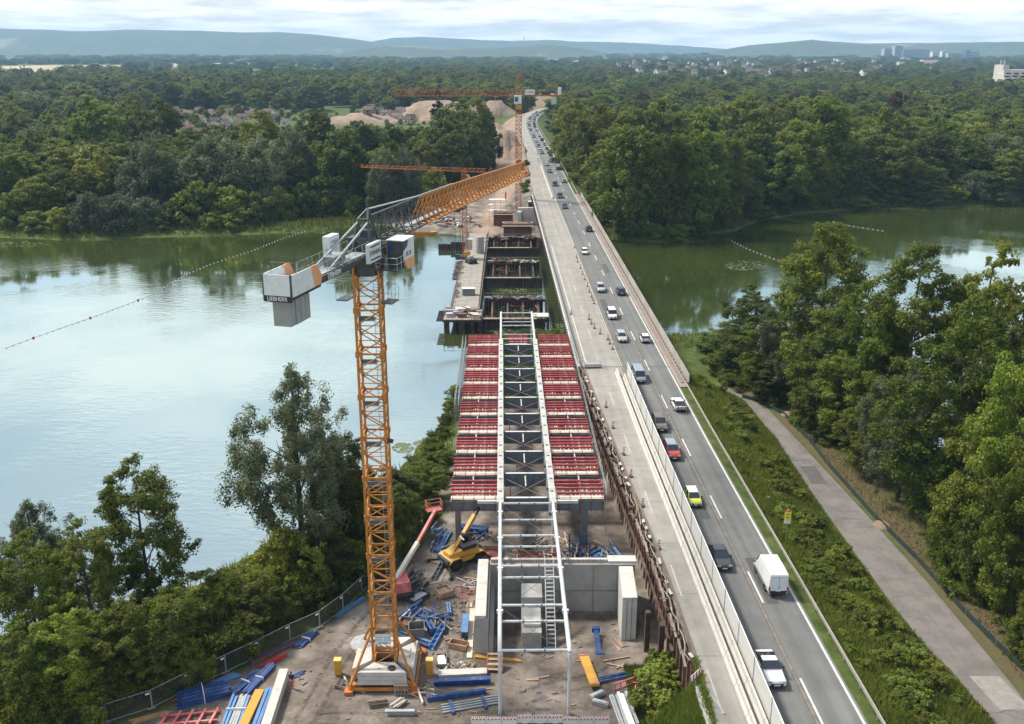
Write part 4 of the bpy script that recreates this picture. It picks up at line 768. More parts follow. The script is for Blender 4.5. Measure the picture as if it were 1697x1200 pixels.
def ftable(sx, k, y, label):
    o = empty('formwork_table', (0, 0, 0), 0, label, 'formwork', gf); o.parent = None
    M = nb.matrix_basis.copy() if False else Matrix.Translation(Vector((1.75, 105.0, 0))) @ Matrix.Rotation(BR, 4, 'Z')
    o.matrix_world = M @ Matrix.Translation(Vector((sx, y, 0))); o.location = (M @ Vector((sx, y, 0))); o.rotation_euler = (0, 0, BR)
    g = random.Random(int(k * 31 + sx * 7)); narrow = abs(sx) < 1; sc = (.62, 1, 1) if narrow else (1, 1, 1)
    put('plywood_strip', fw['ply'], o, scale=sc); put('edge_board', fw['ply2'], o, scale=sc)
    nw = 5 if k > 4 else 4
    for j in range(nw):
        yy = (1.3, 2.3, 3.35, 4.4, 5.35)[j]; put('waler', fw['wal'], o, (g.uniform(-.06, .06), yy + g.uniform(-.06, .06), 7.78 + .14 * (j > 0) + g.uniform(-.03, .03)), scale=sc)
    for i in range(5):
        x = (-2.6 + i * 1.3) * sc[0]; put('tie_bar', fw['tie'], o, (x, 0, 7.63)); put('post', fw['post'], o, (x, -.06 if i % 2 else -.20, 6.9)); 
        if i % 2 == 0: put('post', fw['post'], o, (x, 3.8, 7.6), scale=(1, 1, .5))
    for i in range(11):
        if g.random() < .8: put('joist', fw['joi'], o, ((-2.5 + i * .5 + g.uniform(-.08, .08)) * sc[0], g.uniform(0, .3), 7.42 + g.uniform(-.02, .02)), (0, 0, g.uniform(-.04, .04)), (1, g.uniform(.7, 1.1), 1))
for k, y in enumerate(ROWS):
    for sx in (-6.35, 6.6):
        side = 'lake' if sx < 0 else 'road'
        ftable(sx, k, y, f'red steel formwork table with pale plywood strip on the {side} side of the girders')
ftable(.0, 9, ROWS[9] + .3, 'narrow red formwork table between the two white-topped girders')
for k in range(9):
    for j in range(2):
        pr = MB(); x = -1.9 + j * 1.3 + (k % 3) * .9; pr.tube((x, ROWS[k] + 3, 5.2), (x, ROWS[k] + 3, 7.9), .06, 5); 
        pr.thing('formwork_prop', REDF, 'thin red prop standing between the cross girders', 'prop', 'props between the cross girders', loc=(1.75, 105, 0), rot=(0, 0, BR))
# edge scaffold on the lake side
sf = empty('edge_scaffold', (1.75, 105, 0), BR, 'grey tube scaffold along the lake edge of the formwork', 'scaffold')
pst = MB().tube((0, 0, 3.0), (0, 0, 9.3), .035, 5).mesh('standard', GALV)
for k in range(14):
    for j in (0, .9): put('standard', pst, sf, (-9.6 - j * .6, 32 + k * 2.6, 0))
for zz in (7.9, 8.5, 9.1): MB().tube((-9.6, 32, zz), (-9.6, 66, zz), .03, 5).obj('ledger', GALV, sf); MB().tube((-10.14, 32, zz), (-10.14, 66, zz), .03, 5).obj('ledger', GALV, sf)
for sx in (9.75,):
    for k in range(26): put('standard', pst, sf, (sx, 1 + k * 2.6, 0), scale=(1, 1, .97))
    for zz in (8.2, 8.8): MB().tube((sx, 1, zz), (sx, 66, zz), .03, 5).obj('ledger', GALV, sf)
# white tube gantries
def gantry(y0, y1, cross, label, legs):
    o = empty('tube_gantry', (1.75, 105, 0), BR, label, 'gantry')
    for sx in (-3.15, 3.15):
        MB().tube((sx, y0, 8.0), (sx, y1, 8.0), .20, 8).obj('runner_tube', TUBEW, o, 40)
        MB().box((sx, (y0 + y1) / 2, 6.75), (.16, y1 - y0 - 1, .22)).obj('lower_chord', GIRDW, o)
        for yy in legs: MB().tube((sx, yy, 1.2), (sx, yy, 7.85), .17, 8).obj('leg', TUBEW, o, 40)
        for q in range(int((y1 - y0) / 3.0)): MB().tube((sx, y0 + 1.5 + q * 3.0, 6.8), (sx, y0 + 1.5 + q * 3.0, 7.9), .05, 5).obj('hanger', GALV, o)
    fl_ = MB().box((0, 0, 0), (.62, .30, .34)).mesh('coupling', TUBEW)
    for sx in (-3.15, 3.15):
        for yy in cross[1::2]: put('coupling', fl_, o, (sx, yy + .9, 8.0))
    ct = MB().tube((-3.0, 0, 7.98), (3.0, 0, 7.98), .13, 8).mesh('cross_tube', TUBEW, 40); cp = MB().box((0, 0, 7.98), (.12, .36, .36)).mesh('clamp', SGREY)
    for i, yy in enumerate(cross):
        c = put('cross_tube', ct, o, (0, yy, 0 if i % 2 == 0 else -.5))
        for xx in (-.9, .9): put('clamp', cp, c, (xx, 0, 0))
    for i in range(0, len(cross) - 2, 2):
        MB().tube((-2.9, cross[i], 7.6), (2.9, cross[i + 2], 7.6), .025, 4).tube((2.9, cross[i], 7.6), (-2.9, cross[i + 2], 7.6), .025, 4).obj('tie_rod', DGREY, o)
    return o
gantry(-30.8, -.6, [-30.4, -25.0, -23.0, -17.0, -15.5, -10.5, -8.9, -4.2, -.9], 'long white tube gantry spanning the abutment pit on slim legs', [-30.8, -1.2])
gantry(66.4, 86.5, [67.5, 72.0, 76.5, 81.0, 86.0], 'short white tube gantry reaching over the water past the formwork', [86.2])
MB().beam((-5.9, 0, 7.75), (-3.4, 0, 7.75), .35, .35).obj('outrigger_beam', TUBEW, nb); MB().beam((3.4, 0, 7.75), (6.2, 0, 7.75), .35, .35).obj('outrigger_beam', TUBEW, nb)
# ------------------------------------------------------------------ abutment
ab = empty('bridge_abutment', (0, 0, 0), 0, 'raw concrete abutment with wing walls around an open pit', 'abutment')
MB().box2((-2.35, 93.2, -.3), (13.4, 94.6, 6.0)).obj('back_wall', CONC, ab)
MB().box2((-2.2, 93.12, 2.75), (13.2, 93.2, 2.83)).obj('construction_joint', CONCD, ab)
for x in (1.5, 5.2, 8.9): MB().box2((x, 93.14, -.2), (x + .05, 93.2, 5.9)).obj('panel_joint', CONCD, ab)
MB().box2((-2.3, 93.7, 6.0), (10.4, 94.1, 6.35)).obj('upstand', CONCL, ab); MB().box2((10.5, 93.5, 6.0), (13.6, 94.8, 6.25)).obj('cap', CONCL, ab)
rb = MB().tube((0, 0, 0), (0, 0, .5), .03, 4).mesh('rebar', RUSTR)
for k in range(46): put('rebar', rb, ab, (-2.2 + k * .27, 93.5, 6.0))
ww_ = MB().box2((-3.75, 83.2, 0), (-2.35, 94.6, 5.6)).obj('wing_wall', CONC, ab); MB().box2((-3.7, 83.3, 5.6), (-2.6, 94.5, 5.95)).obj('wall_top', CONCL, ww_)
for k in range(30): put('rebar', rb, ww_, (-2.5, 83.4 + k * .36, 5.6))
MB().box2((-2.3, 83.2, 0), (-1.9, 93.1, 3.6)).obj('inner_ledge', CONC, ab)
rp = MB().prism([(11.35, 86.6), (12.85, 86.6), (13.1, 92.9), (11.6, 92.9)], -.2, 5.98).obj('pier_wall', CONCL, ab)
for x in (11.8, 12.3): MB().box2((x, 86.54, 0), (x + .04, 86.6, 5.9)).obj('panel_joint', CONCD, rp)
bl = MB().prism([(1.0, 84.2), (3.0, 84.2), (3.0, 89.2), (1.0, 89.2)], -.1, 3.4).obj('bearing_block', CONC, ab); MB().box2((1.15, 85.2, 3.4), (2.9, 86.6, 3.75)).obj('block_cap', CONCL, bl)
MB().box2((1.0, 89.2, 0), (3.2, 92.0, 4.4)).obj('bearing_block', CONC, ab)
# stair in the pit
stt = empty('site_stair', (4.0, 88.2, 0), 0, 'grey scaffold stair tower inside the abutment pit', 'stair')
for x in (-.45, .45): MB().beam((x, -4.2, .6), (x, 4.6, 6.3), .06, .22).obj('stringer', GALV, stt)
tm_ = MB().box((0, 0, 0), (.84, .28, .04)).mesh('tread', GALV)
for k in range(22): put('tread', tm_, stt, (0, -4.1 + k * .40, .70 + k * .259))
for x in (-.45, .45): MB().tube((x, -4.2, 1.6), (x, 4.6, 7.3), .03, 5).obj('handrail', GALV, stt)
# red slab formwork boxes behind the abutment
def tray(cx, cy, w, d, z, label, m=None):
    o = empty('formwork_tray', (cx, cy, z), 0, label, 'formwork', 'red formwork boxes under the girders'); MB().box((0, 0, .05), (w, d, .1)).obj('floor', m or mat('red_film_ply', (.30, .05, .05), .6, var=.2, vscale=1.2, dirt=(.42, .30, .24), dscale=1.2, dlo=.45, dhi=.65), o)
    for a, b, s_ in ((0, -d / 2, (w, .08, .5)), (0, d / 2, (w, .08, .5)), (-w / 2, 0, (.08, d, .5)), (w / 2, 0, (.08, d, .5))): MB().box((a, b, .3), s_).obj('side_board', WOOD, o)
tray(-2.4, 102.6, 2.2, 3.6, 1.6, 'wooden tray lined with red film beside the telehandler'); tray(-.9, 99.2, 2.6, 4.2, 1.6, 'larger red-lined wooden tray behind the wing wall'); tray(5.6, 101.0, 2.6, 3.6, 1.6, 'red-lined wooden tray below the road side girder'); tray(2.2, 101.6, 3.2, 3.2, 1.6, 'central red-lined tray between both girders')
rm_ = empty('red_machine', (2.2, 98.2, 1.5), 0, 'small red compact machine parked behind the abutment wall', 'machine'); MB().box((0, 0, .9), (1.9, 2.2, .9)).obj('body', REDF, rm_); MB().box((-.55, .2, 1.7), (.55, 1.0, .8)).obj('seat_guard', REDP, rm_); MB().box((.6, .2, 1.7), (.5, 1.0, .7)).obj('hood', REDP, rm_)
whm = MB().tube((-.18, 0, 0), (.18, 0, 0), .42, 12).mesh('wheel', RUBBER)
for x in (-.95, .95):
    for y in (-.75, .75): put('wheel', whm, rm_, (x, y, .42))
# ------------------------------------------------------------------ tower cranes
def lattice(mb, w, z0, z1, n, leg, dia, tri=False):
    h = w / 2; c = [(-h, -h), (h, -h), (h, h), (-h, h)]
    for x, y in c: mb.box(((x), (y), (z0 + z1) / 2), (leg, leg, z1 - z0))
    dz = (z1 - z0) / n
    for i in range(n):
        a, b = z0 + i * dz, z0 + (i + 1) * dz
        for k in range(4):
            p, q = c[k], c[(k + 1) % 4]
            if (i + k) % 2: p, q = q, p
            mb.tube((*p, a), (*q, b), dia, 5, None, False); mb.tube((*c[k], b), (*c[(k + 1) % 4], b), dia * .8, 5, None, False)
    return mb
def text(body, size, loc, rot, m, parent, name='lettering', ext=.012, ax='CENTER'):
    cu = bpy.data.curves.new(name, 'FONT'); cu.body = body; cu.size = size; cu.extrude = ext; cu.align_x = ax; cu.align_y = 'CENTER'; cu.materials.append(m)
    t_ = bpy.data.objects.new(name, cu); me = bpy.data.meshes.new_from_object(t_); bpy.data.objects.remove(t_); bpy.data.curves.remove(cu)
    return put(name, me, parent, loc, rot)
TX, TY, TH = -12.25, 80.3, 42.4
tc_ = empty('tower_crane', (TX, TY, 1.5), 0, 'tall orange tower crane with grey and white slewing top beside the site road', 'crane')
SH = 3.9; sec = MB(); lattice(sec, 2.1, 0, SH, 3, .20, .058)
for x in (-1.05, 1.05):
    for y in (-1.05, 1.05): sec.box((x, y, .02), (.34, .34, .5))
for a, b in (((-1.05, -1.05), (1.05, -1.05)), ((-1.05, 1.05), (1.05, 1.05)), ((-1.05, -1.05), (-1.05, 1.05)), ((1.05, -1.05), (1.05, 1.05))): sec.beam((*a, .05), (*b, .05), .14, .16)
secm = sec.mesh('mast_section', ORANGE)
lad = MB(); [lad.tube((x, .5, 0), (x, .5, SH), .025, 4) for x in (.35, .75)]; [lad.tube((.35, .5, .15 + k * .3), (.75, .5, .15 + k * .3), .018, 4) for k in range(13)]; ladm = lad.mesh('ladder', GALV)
plat = MB().box((-.25, .3, .0), (1.4, 1.2, .05)).box((-.25, -.25, .25), (1.3, .03, .35)).mesh('rest_platform', mat('grating', (.13, .135, .14), .6, .3, var=.2))
for k in range(10):
    s_ = put('mast_section', secm, tc_, (0, 0, 1.7 + k * SH), (0, 0, 0 if k % 2 == 0 else math.pi / 2 * 0)); put('ladder', ladm, s_); put('rest_platform', plat, s_, (0, 0, SH * .72))
# cruciform base, struts, ballast
bs_ = MB(); 
for a in (45, 135): c, s = math.cos(R(a)) * 4.35, math.sin(R(a)) * 4.35; bs_.beam((-c, -s, .45), (c, s, .45), .42, .5)
for a, b in (((-3.1, -3.1), (3.1, -3.1)), ((-3.1, 3.1), (3.1, 3.1)), ((-3.1, -3.1), (-3.1, 3.1)), ((3.1, -3.1), (3.1, 3.1))): bs_.beam((*a, .4), (*b, .4), .22, .26)
lattice(bs_, 2.1, .6, 1.75, 1, .2, .06); bs_.obj('base_cross', ORANGE, tc_)
for x in (-1, 1):
    for y in (-1, 1):
        MB().tube((x * 3.05, y * 3.05, .7), (x * 1.05, y * 1.05, 5.5), .13, 8).obj('base_strut', ORANGE, tc_); MB().box((x * 3.15, y * 3.15, .18), (.8, .8, .36)).obj('foot_plate', RUSTO, tc_)
bal = [(-1.2, -3.0), (1.2, -3.0), (2.3, -1.7), (2.3, -1.45), (-2.3, -1.45), (-2.3, -1.7)]
def ballast(a):
    P_ = [(-2.35, -2.95), (2.35, -2.95), (1.0, -1.3), (-1.0, -1.3)]; c, s = math.cos(a), math.sin(a); Q = [(x * c - y * s, x * s + y * c) for x, y in P_]
    for k in range(3): b_ = MB().prism([(x * (1 - .01 * k), y * (1 - .01 * k)) for x, y in Q], .75 + k * .46, 1.18 + k * .46).obj('ballast_block', CONCL, tc_)
    m = (Q[0][0] + Q[1][0]) / 2 * .8, (Q[0][1] + Q[1][1]) / 2 * .8
    for d in (-.5, .5): MB().tube((m[0] + d * c, m[1] + d * s, 2.1), (m[0] + d * c + .35 * c, m[1] + d * s + .35 * s, 2.14), .04, 5).obj('lifting_loop', RUSTD, tc_)
for a in (0, math.pi / 2, math.pi, -math.pi / 2): ballast(a)
bn = MB().box((0, -1.22, 4.6), (1.5, .06, 1.1)).obj('site_board', mat('pale_board', (.62, .68, .70), .5, var=.05), tc_)
MB().box((0, -1.255, 4.22), (.9, .01, .10)).obj('board_bar', mat('board_blue', (.05, .12, .35), .5), bn)
for k in range(4): MB().box((-.42 + (k % 2) * .84, -1.255, 4.55 + .28 * (k // 2)), (.6, .01, .14)).obj('board_text_block', mat('board_grey', (.36, .46, .52), .5), bn)
# upper works, turned towards the far bridge
JA = -R(15.4); UZ = TH - 1.5
CS = (1, 1, 1)
def up(mb, name, m, parent=tc_, smooth=None): return mb.obj(name, m, parent, smooth, loc=(0, 0, UZ), rot=(0, 0, JA), scale=CS)
up(MB().lathe([(1.25, -1.0), (1.3, -.1), (1.5, -.1), (1.5, .35), (1.2, .35)], 20).box((0, 0, -.6), (2.3, 2.3, .8)), 'slewing_ring', DGREY)
for k, (x, y) in enumerate(((-2.0, -.4), (2.1, -.4))):
    pf = up(MB().box((x, y, -3.3), (1.0, 1.6, .1)), 'service_platform', DGREY)
    rl = MB(); [rl.tube((x + a, y + b, -3.3), (x + a, y + b, -2.1), .025, 4) for a in (-.5, .5) for b in (-.8, 0, .8)]; [rl.tube((x + a, y - .8, zz), (x + a, y + .8, zz), .022, 4) for a in (-.5, .5) for zz in (-2.1, -2.7)]; rl.obj('railing', GALV, pf)
up(MB().box((0, 0, .65), (2.3, 3.0, .6)).box((0, .2, 1.3), (1.5, 1.6, .8)), 'slewing_frame', DGREY)
hd = MB()
for x in (-.8, .8):
    hd.tube((x, 1.2, .9), (0, .6, 4.3), .12, 6).tube((x, -1.0, .9), (x * .55, -.5, 3.6), .12, 6).tube((x * .55, -.5, 3.6), (0, .6, 4.3), .10, 6).tube((x, 1.2, .9), (x * .55, -.5, 3.6), .06, 5).tube((x, -1, .9), (0, .6, 4.3), .05, 5)
hd.tube((-.5, -.5, 3.6), (.5, -.5, 3.6), .1, 6).tube((0, .6, 4.3), (0, .5, 5.3), .04, 5).box((0, .1, 2.2), (.8, .9, .9)); up(hd, 'tower_head', DGREY)
def jib_section(y0, y1, h0, h1, w, n, ch, dg, name, m):
    """triangular lattice: two lower chords, one upper chord"""
    mb = MB(); zb = 1.15; hw = w / 2
    for x in (-hw, hw): mb.beam((x, y0, zb), (x, y1, zb), ch, ch)
    dy = (y1 - y0) / n
    for i in range(n):
        a = y0 + i * dy; m_ = a + dy / 2; b = a + dy; hm = zb + h0 + (h1 - h0) * (i + .5) / n
        for x in (-hw, hw): mb.tube((x, a, zb), (0, m_, hm), dg, 4, None, False); mb.tube((0, m_, hm), (x, b, zb), dg, 4, None, False)
        mb.tube((-hw, a, zb), (hw, a, zb), dg * .9, 4, None, False); mb.tube((-hw if i % 2 else hw, a, zb), (hw if i % 2 else -hw, b, zb), dg * .7, 4, None, False)
    o = up(mb, name, m); t_ = MB().beam((0, y0, zb + h0), (0, y1, zb + h1), ch * 1.25, ch * 1.25); t_.obj('top_chord', m, o); return o
TOPW = mat('worn_white_chord', (.55, .56, .56), .5, var=.12, dirt=(.4, .25, .12), dscale=1, dlo=.5, dhi=.8)
jib_section(1.2, 12.4, 2.5, 2.45, 1.7, 6, .14, .055, 'jib_section', DGREY)
jh = [(12.4, 22.4, 2.45, 2.35), (22.4, 32.4, 2.35, 2.1), (32.4, 42.4, 2.1, 1.8), (42.4, 52.4, 1.8, 1.5)]
for a, b, h0, h1 in jh: jib_section(a, b, h0, h1, 1.7, 8, .14, .062, 'jib_section', ORANGE)
up(MB().tube((0, .6, 4.3), (0, 12.4, 3.72), .07, 6).tube((0, 12.4, 3.74), (0, 22.4, 3.62), .05, 6), 'white_top_tie', TOPW)
up(MB().box((-.2, 14.5, 1.35), (.7, 10.0, .05)), 'jib_walkway', GALV)
rp_ = MB()
for k in range(9): a = 1.0 + k * 1.3; rp_.tube((.25, a, 3.6 - .45 * math.sin(k * 1.1) ** 2), (.25, a + 1.3, 3.6 - .45 * math.sin((k + 1) * 1.1) ** 2), .04, 4)
up(rp_, 'hanging_cable', BLK)
tj = up(MB().box((0, 24.0, .85), (1.7, 1.5, .22)).box((0, 24.0, .6), (.6, .5, .4)), 'trolley', DGREY); MB().tube((-.3, 24, .5), (-.3, 24, -4.2), .02, 4).tube((.3, 24, .5), (.3, 24, -4.2), .02, 4).box((0, 24, -4.5), (.5, .3, .6)).obj('hook_block', DGREY, tj)
# counter jib
CS = (.80, .885, .92)
cj = MB()
for x in (-.95, .95): cj.ibeam((x, -1.2, .75), (x, -17.2, .75), .22, .55, .05)
for k in range(9): cj.beam((-.95, -1.8 - k * 1.85, .75), (.95, -1.8 - k * 1.85, .75), .14, .24)
up(cj, 'counter_jib', DGREY); up(MB().box((0, -7.4, 1.06), (1.5, 11.6, .05)), 'deck_grating', mat('pale_grating', (.33, .36, .37), .5, .3, var=.2))
for x in (-1.18, 1.18):
    rl = MB(); [rl.tube((x, -1.9 - k * 1.45, 1.0), (x, -1.9 - k * 1.45, 2.15), .028, 4) for k in range(8)]; [rl.tube((x, -1.9, z), (x, -12.1, z), .026, 4) for z in (1.55, 2.15)]; up(rl, 'railing', GALV)
for x in (-.55, .55): up(MB().tube((x, -.6, 3.65), (x * 1.5, -9.5, 1.25), .10, 6), 'counter_jib_stay', mat('blue_grey_tube', (.36, .43, .46), .45, .2, var=.1))
up(MB().tube((-.6, -6.3, 1.6), (.6, -6.3, 1.6), .45, 12).box((0, -7.6, 1.5), (1.2, 1.0, .8)), 'hoist_drum', mat('machine_grey', (.20, .21, .22), .5, .2, var=.2))
bx = up(MB().box((-1.35, -5.0, 2.2), (.75, 2.0, 2.0)), 'switch_cabinet', WPAINT); text('LIEBHERR', .34, (-1.35 + .385, -5.0, 2.7), (R(90), 0, R(90)), mat('grey_lettering', (.33, .35, .36), .5), bx)
for x in (-1, 1):
    pn = MB().prismx([(-12.4, .62), (-17.3, .62), (-17.3, 2.35), (-13.0, 2.35), (-12.1, 1.3)], x * 1.36 - .05, x * 1.36 + .05); q = up(pn, 'side_panel', WPAINT)
    MB().prismx([(-12.38, .60), (-13.45, .60), (-14.0, 2.37), (-13.02, 2.37), (-12.08, 1.3)], x * 1.36 - .058, x * 1.36 + .058).obj('peach_stripe', PEACH, q)
    MB().prismx([(-12.4, .45), (-17.3, .45), (-17.3, .64), (-12.4, .64)], x * 1.36 - .062, x * 1.36 + .062).obj('black_sill', BLACKP, q)
rp2 = up(MB().box((0, -17.42, 1.55), (2.5, .08, 1.65)), 'rear_panel', WPAINT); MB().box((0, -17.44, .50), (2.62, .10, .48)).obj('black_band', BLACKP, rp2); text('LIEBHERR', .46, (0, -17.51, .50), (R(90), 0, 0), LETW, rp2)
for x in (-1.32, 1.32): up(MB().box((x, -17.38, 1.35), (.14, .12, 2.1)), 'corner_post', DGREY)
cw = up(MB(), 'x', CONC) if False else None
for k in range(4): up(MB().box((0, -13.7 - k * .82 - .4, -.30), (1.7 if k == 3 else 1.85, .76, 3.0)), 'counterweight_slab', mat('counterweight_grey', (.27, .275, .275), .7, var=.1))
up(MB().box((0, -15.0, 1.45), (2.3, 3.6, .1)), 'ballast_lid', WPAINT)
rl = MB(); 
for x in (-1.1, 1.1): [rl.tube((x, -12.6 - k * .95, 2.3), (x, -12.6 - k * .95, 3.1), .025, 4) for k in range(5)]; rl.tube((x, -12.6, 3.1), (x, -16.4, 3.1), .025, 4)
rl.tube((-1.1, -16.4, 3.1), (1.1, -16.4, 3.1), .025, 4); up(rl, 'ballast_railing', DGREY)
text('LIEBHERR', .55, Matrix.Rotation(JA, 3, 'Z') @ Vector((.885, -8.1, .70)) + Vector((0, 0, UZ)), (R(90), 0, R(90) + JA), LETW, tc_)
CS = (1, 1, 1)
sgb = up(MB().box((1.5, -2.0, 1.25), (.30, 2.5, 1.55)), 'sign_box', WPAINT); text('STRABAG', .56, (1.665, -2.0, 1.25), (R(90), 0, R(90)), mat('dark_red_lettering', (.14, .05, .03), .5), sgb)
for z in (.72, 1.78): MB().box((1.655, -2.0, z), (.014, 2.0, .12)).obj('navy_bar', NAVY, sgb)
# cab
CS = (.86, .86, .86)
cb0 = up(MB().box((2.75, 2.0, .75), (1.7, 2.6, 2.5)), 'cab', DGREY)
MB().box((2.75, 2.0, 2.04), (1.86, 2.9, .10)).obj('roof', WPAINT, cb0); MB().box((2.75, 3.32, .9), (1.4, .05, 1.7)).obj('windscreen', GLASS, cb0)
MB().prismx([(3.3, -.55), (1.2, -.55), (.55, .15), (.55, 1.0), (1.5, 1.3), (1.9, 2.0), (3.3, 2.0)], 3.60, 3.68).obj('side_panel', WPAINT, cb0); MB().prismx([(3.3, -.9), (1.4, -.9), (.75, -.25), (.75, .12), (3.3, .12)], 3.61, 3.70).obj('peach_stripe', PEACH, cb0)
text('EC-B', .62, (3.70, 1.75, .62), (R(90), 0, R(90)), BLACKP, cb0); MB().box((2.2, .69, 1.2), (.5, .03, .8)).obj('rear_window', mat('blue_glass', (.03, .07, .2), .1), cb0)
MB().box((2.6, -.3, -.55), (2.3, 2.2, .1)).obj('landing', DGREY, cb0)
rl = MB(); [rl.tube((x, y, -.5), (x, y, .7), .028, 4) for x in (1.5, 3.7) for y in (-1.35, -.3, .6)]; [rl.tube((1.5, -1.35, z), (3.7, -1.35, z), .026, 4) for z in (.1, .7)]; [rl.tube((3.7, -1.35, z), (3.7, .6, z), .026, 4) for z in (.1, .7)]; rl.obj('landing_railing', GALV, cb0)
CS = (1, 1, 1)
up(MB().box((-1.5, 1.0, 1.2), (.9, 1.6, 1.3)).box((.3, -.6, 1.6), (1.2, .8, .9)), 'slewing_motor', DGREY)
for z, x in ((25.1, -1), (25.0, 1)):     # lamps on the mast
    MB().tube((x * 1.1, -1.0, z), (x * 1.7, -1.1, z - .15), .20, 8).obj('floodlight', BLK, tc_)
# ---- far saddle-jib crane
c2 = empty('tower_crane', (2.35, 352, 1.2), 0, 'rust-orange saddle-jib tower crane with pointed head beyond the lake', 'crane'); FO = RUSTO
s2 = lattice(MB(), 1.9, 0, 4.2, 3, .22, .075).mesh('mast_section', FO)
for k in range(9): put('mast_section', s2, c2, (0, 0, .2 + k * 4.2))
MB().box((0, 0, .2), (5.5, 5.5, .7)).obj('base_block', CONCD, c2); MB().box((0, 0, 38.9), (2.2, 2.2, 2.2)).obj('slewing_unit', YEL, c2); cb2 = MB().box((-.3, -1.4, 41.2), (2.6, 2.0, 2.8)).obj('cab', WPAINT, c2); MB().box((-.75, -2.42, 41.3), (1.3, .06, 1.6)).obj('cab_window', GLASS, c2)
hd = MB()
for x in (-1, 1):
    for y in (-1, 1): hd.tube((x, y, 40), (x * .15, y * .15, 50.5), .13, 5)
for k in range(7):
    f = 1 - k / 8.5; z = 41 + k * 1.3; hd.tube((-f, -f, z), (f * .86, -f * .86, z + 1.3), .06, 4).tube((-f, -f, z), (f, -f, z), .06, 4).tube((f, f, z), (f * .86, -f * .86, z + 1.3), .06, 4)
hd.obj('tower_head', FO, c2)
J2 = R(1.5)
def jib2(x0, x1, w, h, z, n, name):
    mb = MB(); d = (x1 - x0) / n
    for s in (-w / 2, w / 2): mb.beam((x0, s, z), (x1, s, z), .22, .22)
    mb.beam((x0, 0, z + h), (x1, 0, z + h), .24, .24)
    for i in range(n):
        a = x0 + i * d
        for s in (-w / 2, w / 2): mb.tube((a, s, z), (a + d / 2, 0, z + h), .085, 4, None, False).tube((a + d / 2, 0, z + h), (a + d, s, z), .085, 4, None, False)
    return mb.obj(name, FO, c2, rot=(0, 0, J2))
for k in range(5): jib2(-1.5 - 8.4 * (k + 1), -1.5 - 8.4 * k, 1.5, 1.9 , 42.4, 5, 'jib_section')
MB().beam((1.2, -.7, 42.5), (15.8, -.7, 42.5), .3, .5).beam((1.2, .7, 42.5), (15.8, .7, 42.5), .3, .5).box((8, 0, 42.6), (14, 1.4, .1)).obj('counter_jib', FO, c2)
rl = MB(); [rl.tube((1.5 + k * 1.6, -.75, 42.6), (1.5 + k * 1.6, -.75, 44.4), .05, 4) for k in range(9)]; rl.tube((1.5, -.75, 44.4), (15, -.75, 44.4), .05, 4); rl.obj('railing', DGREY, c2)
sb = MB().box((3.9, -.95, 43.7), (3.4, .2, 1.7)).obj('sign_box', WPAINT, c2); text('STRABAG', .72, (3.9, -1.07, 43.7), (R(90), 0, 0), BLACKP, sb)
MB().box((14.4, 0, 44.0), (1.1, 1.6, 2.4)).obj('winch_house', WPAINT, c2); MB().box((12.4, 0, 40.9), (1.7, 1.2, 2.8)).obj('counterweight', CONCL, c2); MB().box((9.5, 0, 43.4), (3.0, 1.2, 1.2)).obj('machinery', DGREY, c2)
MB().tube((0, 0, 50.3), (-26, -.6, 44.4), .05, 4).tube((0, 0, 50.3), (14, 0, 43), .05, 4).obj('pendant_line', DGREY, c2)
MB().box((-8, 0, 42.0), (1.6, 1.4, .3)).tube((-8, 0, 42), (-8, 0, 36), .04, 4).box((-8, 0, 35.8), (.5, .4, .9)).obj('trolley', FO, c2)
# ---- small self-erecting crane on the trestle
c3 = empty('small_tower_crane', (-13.2, 268, 3.0), 0, 'slim orange self-erecting crane standing on the trestle deck', 'crane')
s3 = lattice(MB(), 1.25, 0, 3.4, 3, .14, .055).mesh('mast_section', FO)
for k in range(7): put('mast_section', s3, c3, (0, 0, .9 + k * 3.4))
MB().box((0, 0, .5), (2.6, 2.6, .9)).obj('undercarriage', DGREY, c3); MB().box((.6, -.9, 1.6), (1.8, 1.4, 1.4)).obj('slewing_base', YEL, c3)
mb = MB(); a0, a1 = Vector((6, 4, 23.6)), Vector((-27, -8, 26.4)); d = (a1 - a0) / 26; sd = d.cross(Vector((0, 0, 1))).normalized() * .5; uz = Vector((0, 0, 1.0))
for s in (-1, 1): mb.tube(a0 + sd * s, a1 + sd * s, .065, 5)
mb.tube(a0 + uz, a1 + uz * .6, .07, 5)
for k in range(26):
    p = a0 + d * k
    for s in (-1, 1): mb.tube(p + sd * s, p + d / 2 + uz * (1 - .4 * k / 26), .05, 4, None, False).tube(p + d / 2 + uz * (1 - .4 * k / 26), p + d + sd * s, .05, 4, None, False)
mb.obj('jib', FO, c3); MB().tube(a0.lerp(a1, .55), a0.lerp(a1, .55) + Vector((0, 0, 3.6)), .12, 5).obj('jib_post', FO, c3)
top = a0.lerp(a1, .55) + Vector((0, 0, 3.5)); MB().tube(top, a0.lerp(a1, .05), .035, 4).tube(top, a0.lerp(a1, .92), .035, 4).obj('pendant_line', DGREY, c3); MB().box((1.2, .9, 4.0), (1.6, 1.6, 3.0)).obj('counterweight', CONCL, c3)
# ------------------------------------------------------------------ site equipment and materials
def on(x, y): return gz(x, y)
